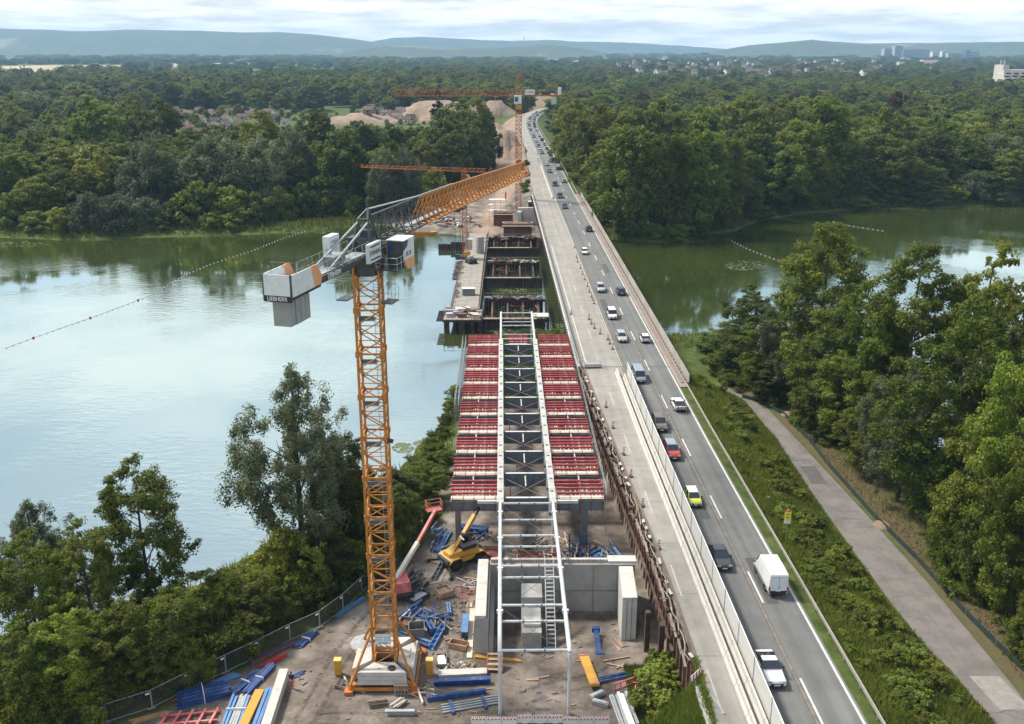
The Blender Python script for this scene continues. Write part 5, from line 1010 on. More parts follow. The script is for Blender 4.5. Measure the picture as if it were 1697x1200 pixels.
# mesh fence
FM = bpy.data.materials.new('fence_wire'); FM.use_nodes = True
def _fm():
    nt = FM.node_tree; N = nt.nodes; L = nt.links; b = N['Principled BSDF']; b.inputs['Base Color'].default_value = (.10, .11, .11, 1); b.inputs['Roughness'].default_value = .5
    tc = N.new('ShaderNodeTexCoord'); sp_ = N.new('ShaderNodeSeparateXYZ'); L.new(tc.outputs['Object'], sp_.inputs[0]); fs = []
    for ax, per, th in ((0, .12, .09), (2, .20, .07)):
        d = N.new('ShaderNodeMath'); d.operation = 'DIVIDE'; d.inputs[1].default_value = per; L.new(sp_.outputs[ax], d.inputs[0]); f = N.new('ShaderNodeMath'); f.operation = 'FRACT'; L.new(d.outputs[0], f.inputs[0])
        c = N.new('ShaderNodeMath'); c.operation = 'LESS_THAN'; c.inputs[1].default_value = th; L.new(f.outputs[0], c.inputs[0]); fs.append(c.outputs[0])
    m_ = N.new('ShaderNodeMath'); m_.operation = 'MAXIMUM'; L.new(fs[0], m_.inputs[0]); L.new(fs[1], m_.inputs[1])
    t = N.new('ShaderNodeBsdfTransparent'); mx = N.new('ShaderNodeMixShader'); L.new(m_.outputs[0], mx.inputs[0]); L.new(t.outputs[0], mx.inputs[1]); L.new(b.outputs[0], mx.inputs[2]); L.new(mx.outputs[0], N['Material Output'].inputs[0])
_fm()
FP = [(-46, 69.2), (-40.8, 72.0), (-36.6, 72.9), (-33.2, 74.9), (-30.6, 77.7), (-27.9, 80.3), (-25.3, 82.9), (-22.8, 85.6), (-20.2, 88.0), (-18.3, 91.3), (-16.8, 94.8), (-15.2, 98.2), (-13.8, 101.8), (-12.4, 105.4), (-11.2, 109.0)]
for (x0, y0), (x1, y1) in zip(FP, FP[1:]):
    L_ = math.hypot(x1 - x0, y1 - y0); a = math.atan2(y1 - y0, x1 - x0)
    o = empty('fence_panel', ((x0 + x1) / 2, (y0 + y1) / 2, 1.5), a, 'galvanised mesh construction fence panel between site and thicket', 'fence panel', 'site fence panels'); h = L_ / 2 - .04
    fr = MB().tube((-h, 0, .1), (-h, 0, 2.0), .03, 5).tube((h, 0, .1), (h, 0, 2.0), .03, 5).tube((-h, 0, 2.0), (h, 0, 2.0), .03, 5).tube((-h, 0, .15), (h, 0, .15), .025, 5); fr.obj('frame', GALV, o)
    MB().box((0, 0, 1.08), (2 * h - .06, .012, 1.8)).obj('wire_mesh', FM, o); MB().box((h - .25, -.03, 1.72), (.34, .02, .16)).obj('label_plate', LETW, o); MB().box((h, 0, .07), (.7, .25, .14)).obj('foot_block', CONCD, o)
def beam(name, a, b, w, h, m, label, cat='beam', group=None, z=None, kind_='box'):
    za = on(*a) if z is None else z; zb = on(*b) if z is None else z; mb = MB(); c = ((a[0] + b[0]) / 2, (a[1] + b[1]) / 2, (za + zb) / 2 + h / 2 + .02)
    A = (a[0] - c[0], a[1] - c[1], za + h / 2 + .02 - c[2]); B = (b[0] - c[0], b[1] - c[1], zb + h / 2 + .02 - c[2])
    if kind_ == 'i': mb.ibeam(A, B, w, h, .04)
    elif kind_ == 'tube': mb.tube(A, B, w / 2, 8)
    elif kind_ == 'chan': mb.beam((A[0], A[1], A[2] - h / 2 + .03), (B[0], B[1], B[2] - h / 2 + .03), w, .06); d = Vector((B[0] - A[0], B[1] - A[1], 0)).normalized(); u = Vector((d.y, -d.x, 0)) * (w / 2 - .03); mb.beam(Vector(A) + u, Vector(B) + u, .06, h); mb.beam(Vector(A) - u, Vector(B) - u, .06, h); n = int((Vector(B) - Vector(A)).length / .9); [mb.box(Vector(A).lerp(Vector(B), (k + .5) / n), (w * .9, .05, h * .8), math.atan2(d.y, d.x) + 1.5708) for k in range(n)]
    elif m in (BLUE, BLUEL):
        d = (Vector(B) - Vector(A)).normalized(); u = Vector((d.y, -d.x, 0)).normalized(); L0 = (Vector(B) - Vector(A)).length
        for q in (-1, 1): mb.ibeam(Vector(A) + u * q * w * .28, Vector(B) + u * q * w * .28, w * .36, h, .035)
        for q in range(int(L0 / .7) + 1): mb.box(Vector(A) + d * (.1 + q * (L0 - .2) / max(1, int(L0 / .7))), (w * .95, .07, h * .86), math.atan2(d.y, d.x) + 1.5708)
        for e in (A, B): mb.box(e, (w * 1.05, .05, h * 1.02), math.atan2(d.y, d.x) + 1.5708)
    else: mb.beam(A, B, w, h)
    return mb.thing(name, m, label, cat, group, loc=c)
gbm = 'loose blue formwork beams around the crane'
beam('formwork_beam', (-7.5, 78.3), (-2.05, 78.75), .55, .6, BLUE, 'thick blue box beam lying beside the grey concrete beam', group=gbm, kind_='i'); beam('formwork_beam', (-7.9, 76.0), (-2.5, 77.2), .35, .45, BLUE, 'slim blue beam lying next to the bundle of grey tubes', group=gbm)
beam('formwork_beam', (-12.2, 89.2), (-9.9, 92.6), .35, .5, BLUE, 'blue box beam leaning beside the grey bins', group=gbm); beam('formwork_beam', (-8.2, 84.0), (-7.1, 88.5), .6, .4, BLUEL, 'pale blue flat beam pointing away from the ballast', group=gbm, kind_='chan')
beam('formwork_beam', (-8.9, 88.4), (-8.2, 86.6), .7, .8, BLUE, 'short blue box upright beside the pale flat beam', group=gbm); beam('formwork_beam', (-11.2, 88.6), (-9.8, 91.2), .3, .3, BLUEL, 'thin pale blue beam behind the grey bins', group=gbm); beam('formwork_beam', (-9.4, 90.5), (-6.4, 89.3), .35, .3, BLUE, 'blue rail across the pile behind the bins', group=gbm); beam('formwork_beam', (-7.0, 92.2), (-6.7, 90.2), .45, .45, BLUEL, 'blue angle piece by the orange pipe', group=gbm)
beam('formwork_beam', (-12.2, 86.6), (-8.6, 84.4), .3, .3, BLUE, 'long blue profile tucked behind the crane ballast', group=gbm); beam('formwork_beam', (-12.1, 87.3), (-8.4, 85.1), .3, .3, BLUEL, 'second blue profile tucked behind the crane ballast', group=gbm)
beam('formwork_beam', (-16.0, 96.0), (-14.0, 100), .3, .3, BLUEL, 'long pale blue tubes lying against the fence foot', group=gbm); beam('formwork_beam', (-18.9, 90.0), (-16.4, 93.6), .5, .3, BLUEL, 'flat pale blue beam lying against the fence foot', group=gbm)
for k, (a, b) in enumerate((((-9.3, 103.8), (-8.4, 109)), ((-8.9, 103.6), (-7.8, 109)), ((-9.0, 97.5), (-8.2, 101.2)), ((-9.7, 104), (-9.2, 107)), ((-12.8, 95.0), (-11.2, 99.2)), ((-12.3, 94.8), (-10.9, 98.4)), ((-11.3, 96.8), (-10.6, 98.9)))):
    beam('formwork_beam', a, b, .5, .35, (BLUE, BLUEL, SGREY, SGREY, DGREY, SGREY, DGREY)[k], ('dark blue', 'pale blue', 'grey', 'slim grey', 'blackish', 'long grey', 'short blackish')[k] + ' formwork rail on the ground near the boom lift', group='formwork rails near the boom lift', kind_='chan')
beam('precast_beam', (-7.1, 79.6), (-2.45, 79.95), .9, .5, CONCL, 'pale grey concrete beam lying behind the thick blue beam'); beam('precast_beam', (-11.6, 74.05), (-8.9, 74.05), .35, .45, GALV, 'short grey steel beam in front of the crane base', kind_='i')
for k in range(4):
    o_ = .45 * k; beam('steel_tube', (-6.6 + .08 * k, 75.25 - o_ * .75), (-1.4 + .1 * k, 76.6 - o_ * .75), .18, .18, GALV, 'long pale steel tube in the bundle beside the slim blue beam', 'tube', 'bundle of pale tubes', kind_='tube')
for x, y in ((-5.6, 74.9), (-2.6, 75.6)): MB().box((0, 0, .15), (.25, 1.8, .3), .25).thing('tube_rack', BLUE, 'blue rack bar holding the pale steel tubes', 'rack', 'racks under the pale tubes', loc=(x, y, 1.5))
beam('precast_beam', (-21.85, 71.0), (-22.05, 79.6), .85, .95, CONCL, 'long pale concrete beam with lifting loops beside the person')
# barrels, bins, crates
def bin_(x, y, w, d, h, rz, m, label, cat='bin', fill=None):
    o = empty('skip_bin' if cat == 'bin' else 'crate', (x, y, on(x, y) + .01), rz, label, cat); MB().box((0, 0, .06), (w, d, .1)).obj('floor', m, o)
    for a, b, s_ in ((0, -d / 2, (w, .07, h)), (0, d / 2, (w, .07, h)), (-w / 2, 0, (.07, d - .08, h)), (w / 2, 0, (.07, d - .08, h))): MB().box((a, b, h / 2 + .02), s_).obj('side', m, o)
    if fill: MB().box((0, 0, h * .55), (w * .85, d * .85, h * .35), .2).obj('contents', fill, o)
    return o
bin_(-9.9, 86.7, 1.6, 1.5, 1.1, .1, CONCD, 'open grey steel bin behind the crane ballast'); bin_(-11.2, 87.6, 1.2, 1.4, 1.1, -.3, CONCD, 'grey bin filled with orange fittings', fill=RUSTR); bin_(-7.6, 94.4, 1.5, 1.5, .7, .5, WOOD, 'orange-brown wooden crate on the bare earth', 'crate', WOODG); bin_(-10.4, 93.6, 1.3, 2.4, .5, -.7, DGREY, 'dark tub with pale tray beside the wooden crate', 'bin', GALV)
bin_(-5.4, 84.4, 1.9, .9, .6, -.35, WOOD, 'shallow wooden trough beside the gravel trench', 'crate'); bin_(-7.0, 81.9, 1.0, 1.8, .4, .05, CONCD, 'low tray of white rubbish beside the ballast', 'bin', SIGW)
cg_ = empty('wire_cage', (-4.9, 93.6, 1.5), .1, 'red steel cage basket standing by the wing wall', 'cage')
for x in (-.9, 0, .9):
    for y in (-.8, .8): MB().box((x, y, .6), (.07, .07, 1.2)).obj('post', REDP, cg_)
for z in (.1, .6, 1.2): MB().box((0, -.8, z), (1.9, .06, .07)).obj('rail', REDP, cg_); MB().box((0, .8, z), (1.9, .06, .07)).obj('rail', REDP, cg_); MB().box((-.9, 0, z), (.06, 1.6, .07)).obj('rail', REDP, cg_)
MB().box((0, 0, .12), (1.8, 1.6, .06)).obj('floor', WOODG, cg_)
cg_ = empty('step_frame', (-1.7, 80.9, 1.5), -.05, 'red framed timber steps beside the white gantry leg', 'steps')
for x in (-.75, .75): MB().beam((x, -.6, .1), (x, .8, 1.3), .08, .1).obj('side_rail', REDP, cg_)
for k in range(4): MB().box((0, -.45 + k * .4, .28 + k * .30), (1.4, .3, .06)).obj('tread', WOOD, cg_)
for k in range(2): beam('yellow_waler', (-3.7, 82.9 - .25 * k), (.7 + k * .2, 82.3 - .25 * k), .16, .2, YEL, 'long yellow waler lying along the abutment foot', 'beam', 'yellow walers')
for k, (a, b, w) in enumerate((((-4.25, 82.6), (-4.3, 91.5), .55), ((-4.7, 91.8), (-4.2, 95.2), .6), ((-1.8, 95.6), (-1.7, 97), .4))): beam('scaffold_plank', a, b, w, .08, PLY, ('long pale plank beside the wing wall', 'short pale plank leaning past the wing wall', 'stub of pale plank behind the abutment')[k], 'plank')
bb = empty('panel_rack', (-4.9, 87.6, 1.5), 0, 'upright blue panel rack beside the long pale plank', 'rack'); MB().box((0, 0, .8), (.7, 3.4, .12)).obj('top_panel', BLUEL, bb)
for k in range(6): MB().box((0, -1.5 + k * .6, .4), (.66, .08, .74)).obj('rib', BLUE, bb)
bp_ = empty('blue_strut', (8.85, 85.9, 0), 0, 'blue steel strut with end plates lying in the pit', 'strut'); bp_.location.z = on(8.85, 85.9); MB().box((0, 0, .25), (.45, 4.6, .4)).obj('shaft', BLUE, bp_)
for y in (-2.2, 2.2): MB().box((0, y, .3), (.85, .5, .5)).obj('end_plate', BLUE, bp_)
yb = empty('yellow_beam', (7.5, 80.0, 1.5), .16, 'broad yellow steel beam lying flat on timber bearers', 'beam'); MB().box((0, 0, .52), (.9, 4.9, .22)).obj('flange', YEL, yb); MB().box((0, 0, .24), (.5, 4.7, .34)).obj('web_box', RUSTD, yb)
for y in (-2.3, 2.3): MB().box((0, y, .66), (.92, .2, .06)).obj('end_strip', REDP, yb)
# heaps of thin blue and red props
def heap_(name, pts, r, m, label, cat, group=None, tie=None):
    c = pts[0][0]; o = empty(name, (c[0], c[1], on(c[0], c[1])), 0, label, cat, group)
    for a, b, za, zb in pts: MB().beam((a[0] - c[0], a[1] - c[1], za), (b[0] - c[0], b[1] - c[1], zb), r, r).obj('prop', m if not isinstance(m, tuple) else RNG.choice(m), o)
    if tie: MB().box((tie[0] - c[0], tie[1] - c[1], tie[2]), tie[3], tie[4]).obj('strap', SIGW, o)
    return o
def bundle(name, a, b, n, w, r, m, label, cat='bundle', group=None, layers=2, tie=True):
    d = Vector((b[0] - a[0], b[1] - a[1], 0)); L_ = d.length; d.normalize(); u = Vector((d.y, -d.x, 0)); pts = []
    for l in range(layers):
        for k in range(n): s = (k - (n - 1) / 2) * w / n + RNG.uniform(-.04, .04); e = RNG.uniform(-.25, .25); pts.append((((Vector(a + (0,)) + u * s + d * e).to_2d())[:], ((Vector(b + (0,)) + u * (s + RNG.uniform(-.08, .08)) + d * e).to_2d())[:], .08 + l * r * 1.1, .08 + l * r * 1.1))
    mid = ((a[0] + b[0]) / 2, (a[1] + b[1]) / 2, .08 + layers * r * .6)
    return heap_(name, pts, r, m, label, cat, group, (mid[0], mid[1], mid[2], (w + .15, .06, layers * r * 1.2 + .06), math.atan2(d.y, d.x) - 1.5708) if tie else None)
bundle('prop_stack', (-31.0, 75.6), (-26.9, 77.4), 7, 1.9, .22, BLUE, 'strapped stack of dark blue steel profiles by the fence', layers=4)
bundle('prop_stack', (-28.9, 78.4), (-26.7, 79.9), 4, .9, .2, BLUEL, 'flat pale blue panel stack by the fence', layers=2, tie=False)
bundle('prop_stack', (-26.4, 76.9), (-24.7, 80.2), 6, .9, .13, BLUE, 'loose bundle of blue props with splayed ends', layers=2); bundle('prop_stack', (-25.1, 76.9), (-23.6, 81.3), 5, .7, .15, BLUE, 'longer bundle of blue props beside the splayed one', layers=2)
bundle('prop_stack', (-25.2, 72.0), (-25.3, 76.4), 6, 1.7, .22, (BLUEL, BLUEL, GALV), 'pale blue and silver tubes stacked side by side', layers=2); bundle('prop_stack', (-22.9, 72.0), (-22.95, 77.4), 2, .8, .30, BLUEL, 'two blue perforated rails beside the concrete beam', layers=2, tie=False)
yb = MB().box((0, 0, .3), (.85, 5.2, .5)).thing('yellow_beam', YEL, 'broad yellow beam lying between blue tube stacks', 'beam', loc=(-23.9, 74.4, 1.5), rot=(0, 0, -.05))
bundle('prop_stack', (-21.8, 84.4), (-20.6, 87.1), 6, .9, .12, BLUE, 'tied bundle of blue poles by the leaning barrier', layers=2); bundle('prop_stack', (-21.6, 79.3), (-20.3, 80.3), 5, .6, .1, BLUE, 'small pile of blue poles near the person', layers=1, tie=False)
bundle('timber_stack', (-25.9, 81.9), (-22.3, 85.3), 3, .9, .2, (RUSTR, BLUE), 'rust-coloured and blue beams stacked along the fence', layers=2, tie=False); bundle('prop_stack', (-24.6, 81.2), (-22.9, 83.1), 3, .5, .2, SIGR, 'bright red rails beside the blue beams', layers=1, tie=False)
bundle('timber_stack', (-31.8, 75.9), (-27.2, 80.4), 3, .5, .15, (RUSTR, WOODG), 'rusty bars lying along the fence foot', layers=1, tie=False)
bundle('timber_stack', (-34.5, 73.2), (-31.5, 74.6), 4, .7, .14, (YEL, WOOD), 'yellow and brown planks at the fence corner', layers=1, tie=False)
ladr = empty('welded_grid', (-29.3, 73.3, 1.5), .13, 'red welded ladder frame lying in weeds', 'frame')
for y in (-.6, .6): MB().box((0, y, .2), (5.2, .18, .2)).obj('long_rail', REDP, ladr)
for k in range(5): MB().box((-2.2 + k * 1.1, 0, .24), (.22, 2.2, .22), -.2).obj('rung', REDP, ladr)
# right-hand corner of the yard
for k, (x, y, a) in enumerate(((10.9, 78.1, .5), (12.2, 77.6, -.2), (13.3, 78.6, -.3), (11.5, 76.6, 1.3))):
    f_ = empty('welded_grid', (x, y, 1.5), a, ('long red side frame', 'short red mesh frame', 'small red ladder frame', 'upright red frame')[k] + ' dumped in the weeds', 'frame', 'red frames in the weeds'); L_ = (2.8, 1.6, 1.6, 1.6)[k]
    for z in (.15, .75): MB().box((0, 0, z), (L_, .1, .1)).obj('rail', REDP, f_)
    for q in range(5): MB().box((-L_ / 2 + .1 + q * (L_ - .2) / 4, 0, .45), (.07, .07, .6)).obj('bar', REDP, f_)
bundle('guard_rail_stack', (10.6, 72.0), (10.0, 76.6), 5, 1.7, .26, (SIGW, GALV, GALV), 'white and grey guard rail sections stacked lengthwise', layers=2, tie=False); bundle('prop_stack', (13.6, 72.2), (13.3, 75.6), 3, .5, .16, REDP, 'red profile bundle beside the weeds', layers=1, tie=False)
bundle('prop_stack', (8.2, 78.9), (11.2, 79.9), 6, .8, .09, (BLUE, BLUE, SGREY), 'tangle of blue rods behind the yellow beam', layers=2, tie=False)
for k, (a, b) in enumerate((((9.0, 82.0), (11.8, 83.0)), ((9.4, 81.6), (11.0, 81.2)), ((10.2, 80.9), (11.2, 81.7)), ((11.4, 85.0), (10.6, 87.2)), ((11.0, 84.2), (10.4, 86.0)), ((2.2, 79.2), (3.6, 79.7)), ((1.4, 79.0), (2.6, 79.1)), ((6.4, 82.1), (8.0, 82.0)))): beam('timber', a, b, .16, .10, WOOD, 'loose timber on the earth between the pit and the weeds' if k < 5 else 'loose timber on the earth under the gantry', 'timber', 'loose timbers by the pit' if k < 5 else 'loose timbers under the gantry')
for k, (x, y, a) in enumerate(((8.0, 76.6, .6), (8.2, 75.4, -.4))): MB().box((0, 0, .22), (1.5, .5, .4), a).box((0, 0, .46), (1.3, .35, .06), a).thing('steel_box', GALV, ('long grey steel box by the gantry leg', 'short grey steel box by the gantry leg')[k], 'box', loc=(x, y, 1.5))
MB().lathe([(.3, 0), (.75, .15), (.8, .5), (.55, .85), (.15, .95)], 9).thing('bulk_bag', mat('white_bag', (.62, .60, .56), .8, var=.15, vscale=2, bump=.6, bscale=3), 'crumpled white bulk bag in the weeds', 'bag', smooth=60, loc=(14.1, 79.6, 1.6))
bundle('guard_rail_stack', (17.4, 66.5), (16.2, 70.6), 1, .3, .12, GALV, 'grey pipe pointing off the concrete apron', layers=1, tie=False).location.z = 7.46
bundle('prop_stack', (14.6, 72.4), (14.1, 77.0), 1, .2, .13, GALV, 'single grey pole leaning through the weeds', layers=1, tie=False)
# wheel ruts pressed into the yard
RUT = bpy.data.materials.new('damp_rut'); RUT.use_nodes = True
def _rut():
    nt = RUT.node_tree; N = nt.nodes; L = nt.links; b = N['Principled BSDF']; b.inputs['Base Color'].default_value = (.075, .06, .05, 1); b.inputs['Roughness'].default_value = .8
    tc = N.new('ShaderNodeTexCoord'); n = N.new('ShaderNodeTexNoise'); n.inputs['Scale'].default_value = 1.3; n.inputs['Detail'].default_value = 8; n.inputs['Roughness'].default_value = .75; L.new(tc.outputs['Object'], n.inputs['Vector'])
    r = N.new('ShaderNodeMapRange'); r.inputs[1].default_value = .42; r.inputs[2].default_value = .66; r.inputs[4].default_value = .75; L.new(n.outputs['Fac'], r.inputs[0]); t = N.new('ShaderNodeBsdfTransparent'); mx = N.new('ShaderNodeMixShader'); L.new(r.outputs[0], mx.inputs[0]); L.new(t.outputs[0], mx.inputs[1]); L.new(b.outputs[0], mx.inputs[2]); L.new(mx.outputs[0], N['Material Output'].inputs[0])
_rut(); GRD = bpy.data.objects['ground']
for pts in ([(-19, 72), (-18, 78), (-17, 84), (-15, 90), (-13.5, 94)], [(-4, 82), (-6.5, 87), (-7, 92), (-7.5, 97), (-5, 104)], [(-18, 73.5), (-10, 73.2), (0, 73.6), (8, 74.4)], [(-5.5, 82), (-6, 88), (-6.2, 94)], [(0.5, 76), (4, 78), (9, 79.5), (11, 82)], [(-1, 97), (2, 103), (3, 110), (2, 120)]):
    xs = [p[0] for p in pts]; ys = [p[1] for p in pts]; tt = np.linspace(0, 1, 60); kk = np.linspace(0, 1, len(pts)); X = np.interp(tt, kk, xs); Y = np.interp(tt, kk, ys); X = np.convolve(np.pad(X, 6, 'edge'), np.ones(13) / 13, 'valid'); Y = np.convolve(np.pad(Y, 6, 'edge'), np.ones(13) / 13, 'valid'); dx, dy = np.gradient(X), np.gradient(Y); L_ = np.hypot(dx, dy) + 1e-6; nx, ny = -dy / L_, dx / L_
    for off in (-.85, .85):
        a = [(x + p * (off - .22), y + q * (off - .22)) for x, y, p, q in zip(X, Y, nx, ny)]; b = [(x + p * (off + .22), y + q * (off + .22)) for x, y, p, q in zip(X, Y, nx, ny)]; za = ground_z(np.array([p[0] for p in a]), np.array([p[1] for p in a])) + .035; zb = ground_z(np.array([p[0] for p in b]), np.array([p[1] for p in b])) + .035
        V = [(p[0], p[1], z) for p, z in zip(a, za)] + [(p[0], p[1], z) for p, z in zip(b, zb)]; put('wheel_rut', npmesh('wheel_rut', V, [(i, i + 1, 61 + i, 60 + i) for i in range(59)], RUT), GRD)
# plastic barriers at the bottom edge
for k in range(9):
    a = P(795 + k * 28, 1196 - (9 if 2 < k < 6 else 3), 1.5); a = (-3.0 + k * 1.38, 72.55 + (.25 if 2 < k < 6 else -.05)); o = empty('barrier_fence', (a[0], a[1], 1.5), .02, 'white plastic barrier with red reflective squares', 'barrier', 'plastic barriers along the yard edge')
    MB().box((0, 0, .45), (1.32, .06, .80)).obj('panel', SIGW, o)
    for q in range(4): MB().box((-.48 + q * .32, -.036, .72), (.16, .012, .16)).obj('red_square', SIGR, o)
    for q in range(7): MB().box((-.57 + q * .19, 0, .93), (.08, .05, .14)).obj('picket', SIGW, o)
    for q in (-.45, .45): MB().box((q, 0, .05), (.3, .5, .1)).obj('foot', BLK, o)
# clutter by the crane
for k, (x, y) in enumerate(((-16.9, 80.0), (-8.0, 80.0))): bxk = MB().box((0, 0, .9), (.62, .55, 1.6)).thing('power_cabinet', YEL, 'yellow power cabinet standing at the crane base', 'cabinet', 'power cabinets at the crane', loc=(x, y, 1.5)); MB().box((0, 0, 1.74), (.7, .63, .08)).obj('lid', mat('pale_yellow_lid', (.72, .5, .15), .5), bxk)
MB().lathe([(.2, 0), (1.2, .1), (1.4, .5), (1.0, 1.0), (.3, 1.2)], 8).thing('tarpaulin_heap', mat('grey_sheet', (.30, .31, .32), .85, var=.3, vscale=1.5, bump=.8, bscale=2), 'crumpled translucent grey sheeting on the crane ballast', 'tarpaulin', smooth=70, loc=(-14.7, 82.4, 3.3), scale=(1, 1.1, .35))
MB().lathe([(.28, 0), (.38, 0), (.38, .12), (.28, .12)], 14).thing('cable_coil', BLK, 'black cable coil lying on the front ballast block', 'coil', loc=(-11.4, 78.0, 3.62))
bundle('timber_stack', (-13.1, 75.2), (-11.6, 75.6), 4, .8, .16, (WOODG, RUSTD), 'dark timber offcuts before the crane base', layers=2, tie=False); bundle('timber_stack', (-10.9, 74.9), (-10.0, 76.0), 4, .9, .16, (WOODG, CONCL), 'short pale and dark timbers before the crane base', layers=2, tie=False)
pl_ = empty('timber_pallet', (-10.4, 76.7, 1.5), 0, 'weathered pallet leaning on the crane base frame', 'pallet')
for k in range(5): MB().box((-.6 + k * .3, 0, .6), (.14, .05, 1.2)).obj('slat', WOODG, pl_)
for z in (.1, .6, 1.1): MB().box((0, .06, z), (1.4, .07, .1)).obj('bearer', WOODG, pl_)
g = random.Random(11)
deb = MB()
for k in range(560):       # scraps too small to tell apart
    x, y = (g.uniform(-21, 12), g.uniform(73, 104)) if k < 330 else (g.uniform(-9, -2), g.uniform(84, 96))
    if float(sdf(SITE, np.array([x]), np.array([y]))[0]) > -1: continue
    s_ = g.uniform(.05, .22); deb.box((x, y, on(x, y) + s_ * .3), (s_ * g.uniform(.6, 3), s_ * g.uniform(.5, 1.2), s_ * .6), g.uniform(0, 3))
tag(deb.obj('debris', mat('scrap', (.17, .145, .12), .9, var=.5, vscale=.4), None), 'scraps of timber and stone strewn over the yard', kind='stuff')
stn = MB()
for k in range(60): x, y = g.uniform(-16, 9), g.uniform(74, 100); stn.beam((x, y, on(x, y) + .05), (x + g.uniform(-1, 1), y + g.uniform(-.6, .6), on(x, y) + .06), .12, .07)
tag(stn.obj('wood_scraps', WOOD, None), 'split boards scattered over the bare earth', kind='stuff')
# blue props jumble behind the abutment
bundle('prop_stack', (9.4, 98.6), (8.2, 104.5), 5, 1.4, .20, (BLUE, SGREY), 'blue formwork panels leaning by the sheet piles', layers=2, tie=False); bundle('prop_stack', (11.2, 97.5), (9.9, 102.4), 4, 1.3, .26, (BLUEL, SGREY, BLUE), 'stacked blue climbing brackets below the sheet piles', layers=3); bundle('timber_stack', (6.2, 96.6), (4.9, 107), 3, 1.4, .18, WOOD, 'long timber beams running under the girders', layers=1, tie=False)
bundle('prop_stack', (5.0, 97.2), (9.2, 98.2), 3, .5, .2, BLUE, 'blue cross rails behind the abutment wall', layers=2, tie=False); bundle('prop_stack', (11.6, 95.4), (12.6, 98.2), 3, .9, .18, (SIGR, GALV, RUSTR), 'red and grey pipes in the corner by the abutment cap', layers=1, tie=False); bundle('prop_stack', (-6.5, 109.5), (-3.2, 108.8), 5, .9, .25, BLUE, 'blue frames stacked under the formwork edge', layers=3, tie=False)
for k in range(6):
    x = 6.9 + (k % 3) * 1.0; y = 99.5 + (k // 3) * 2.2; MB().tube((0, 0, 0), (.15 * (-1) ** k, .2, 3.6), .09, 6).thing('shoring_prop', BLUE, 'upright blue shoring prop under the road side girder', 'prop', 'blue shoring props', loc=(x, y, 1.5))
# mixed heaps of formwork gear
def gear(x, y, w, d, n, mats, label, hmax=.9, ang=None, z=None):
    z0 = on(x, y) if z is None else z; o = empty('gear_heap', (x, y, z0), 0, label, 'heap'); gg = random.Random(int(x * 13 + y * 7))
    for k in range(n):
        px, py = gg.uniform(-w, w), gg.uniform(-d, d); L0 = gg.uniform(.8, 2.6); a = (ang + gg.uniform(-.35, .35)) if ang is not None else gg.uniform(0, 3.1); z = gg.uniform(.08, hmax); t = gg.choice((0, 0, 1, 2)); m_ = gg.choice(mats); mb = MB(); dx, dy = math.cos(a) * L0 / 2, math.sin(a) * L0 / 2; tz = gg.uniform(-.25, .25)
        if t == 0: mb.ibeam((px - dx, py - dy, z + tz), (px + dx, py + dy, z - tz), .16, .2, .03)
        elif t == 1: mb.tube((px - dx, py - dy, z + tz), (px + dx, py + dy, z - tz), .055, 6)
        else:
            c, s_ = math.cos(a), math.sin(a); q = [(px - dx - s_ * .3, py - dy + c * .3, z), (px + dx - s_ * .3, py + dy + c * .3, z), (px + dx + s_ * .3, py + dy - c * .3, z + .05), (px - dx + s_ * .3, py - dy - c * .3, z + .05)]
            for i in range(4): mb.beam(q[i], q[(i + 1) % 4], .07, .07)
            mb.beam(q[0], q[2], .05, .05)
        mb.obj('piece', m_, o)
gear(-9.2, 89.2, 2.6, 1.8, 26, (BLUE, BLUE, BLUEL, SGREY, RUSTD, GALV), 'tangled blue and grey formwork gear behind the crane'); gear(-11.0, 97.6, 1.2, 2.6, 20, (DGREY, SGREY, RUSTD, WOODG, BLUE), 'dark heap of beams and scrap beside the boom lift', ang=1.2); gear(-9.0, 106.5, 1.2, 3.4, 18, (BLUE, BLUEL, GALV, SGREY), 'blue and silver gear lying below the formwork edge', ang=1.3)
gear(8.2, 100.5, 2.2, 3.2, 44, (BLUE, BLUE, BLUE, SGREY, WOOD), 'crowded blue shoring gear below the road side girder', 1.8); gear(11.4, 101.8, 1.3, 3.4, 26, (BLUE, BLUEL, GALV, SGREY), 'blue brackets heaped against the sheet pile foot', 1.2, 1.9); gear(6.0, 103.5, 1.4, 4.0, 20, (WOOD, WOOD, PLY, SGREY), 'raw timber beams heaped under the girders', .8, 1.75); gear(3.0, 97.0, 2.6, 1.2, 16, (GALV, WOODG, SGREY, PLY), 'grey scaffold parts heaped behind the abutment wall', .9); gear(-4.6, 95.9, .8, 1.6, 12, (GALV, GALV, WOOD), 'grey scaffold frames heaped by the wing wall', .7)
gear(-5.2, 80.9, 1.6, .5, 10, (WOOD, WOODG, CONCL), 'timber offcuts behind the pale concrete beam', .3); gear(-8.6, 77.2, .8, .8, 12, (SIGW, CONCL, WOODG), 'white rubbish and offcuts at the crane foot', .3); gear(-15.6, 78.2, .9, .8, 12, (CONCL, WOODG, RUSTD), 'offcuts beside the yellow power cabinet', .3); gear(3.5, 104.6, 3.2, 2.2, 22, (WOODG, PLY, RUSTR, SGREY), 'timber and rusty gear between the girder supports', .8); gear(-4.5, 106.8, 2.4, 2.0, 18, (BLUE, DGREY, WOODG), 'dark and blue gear in the shade below the formwork', .8)
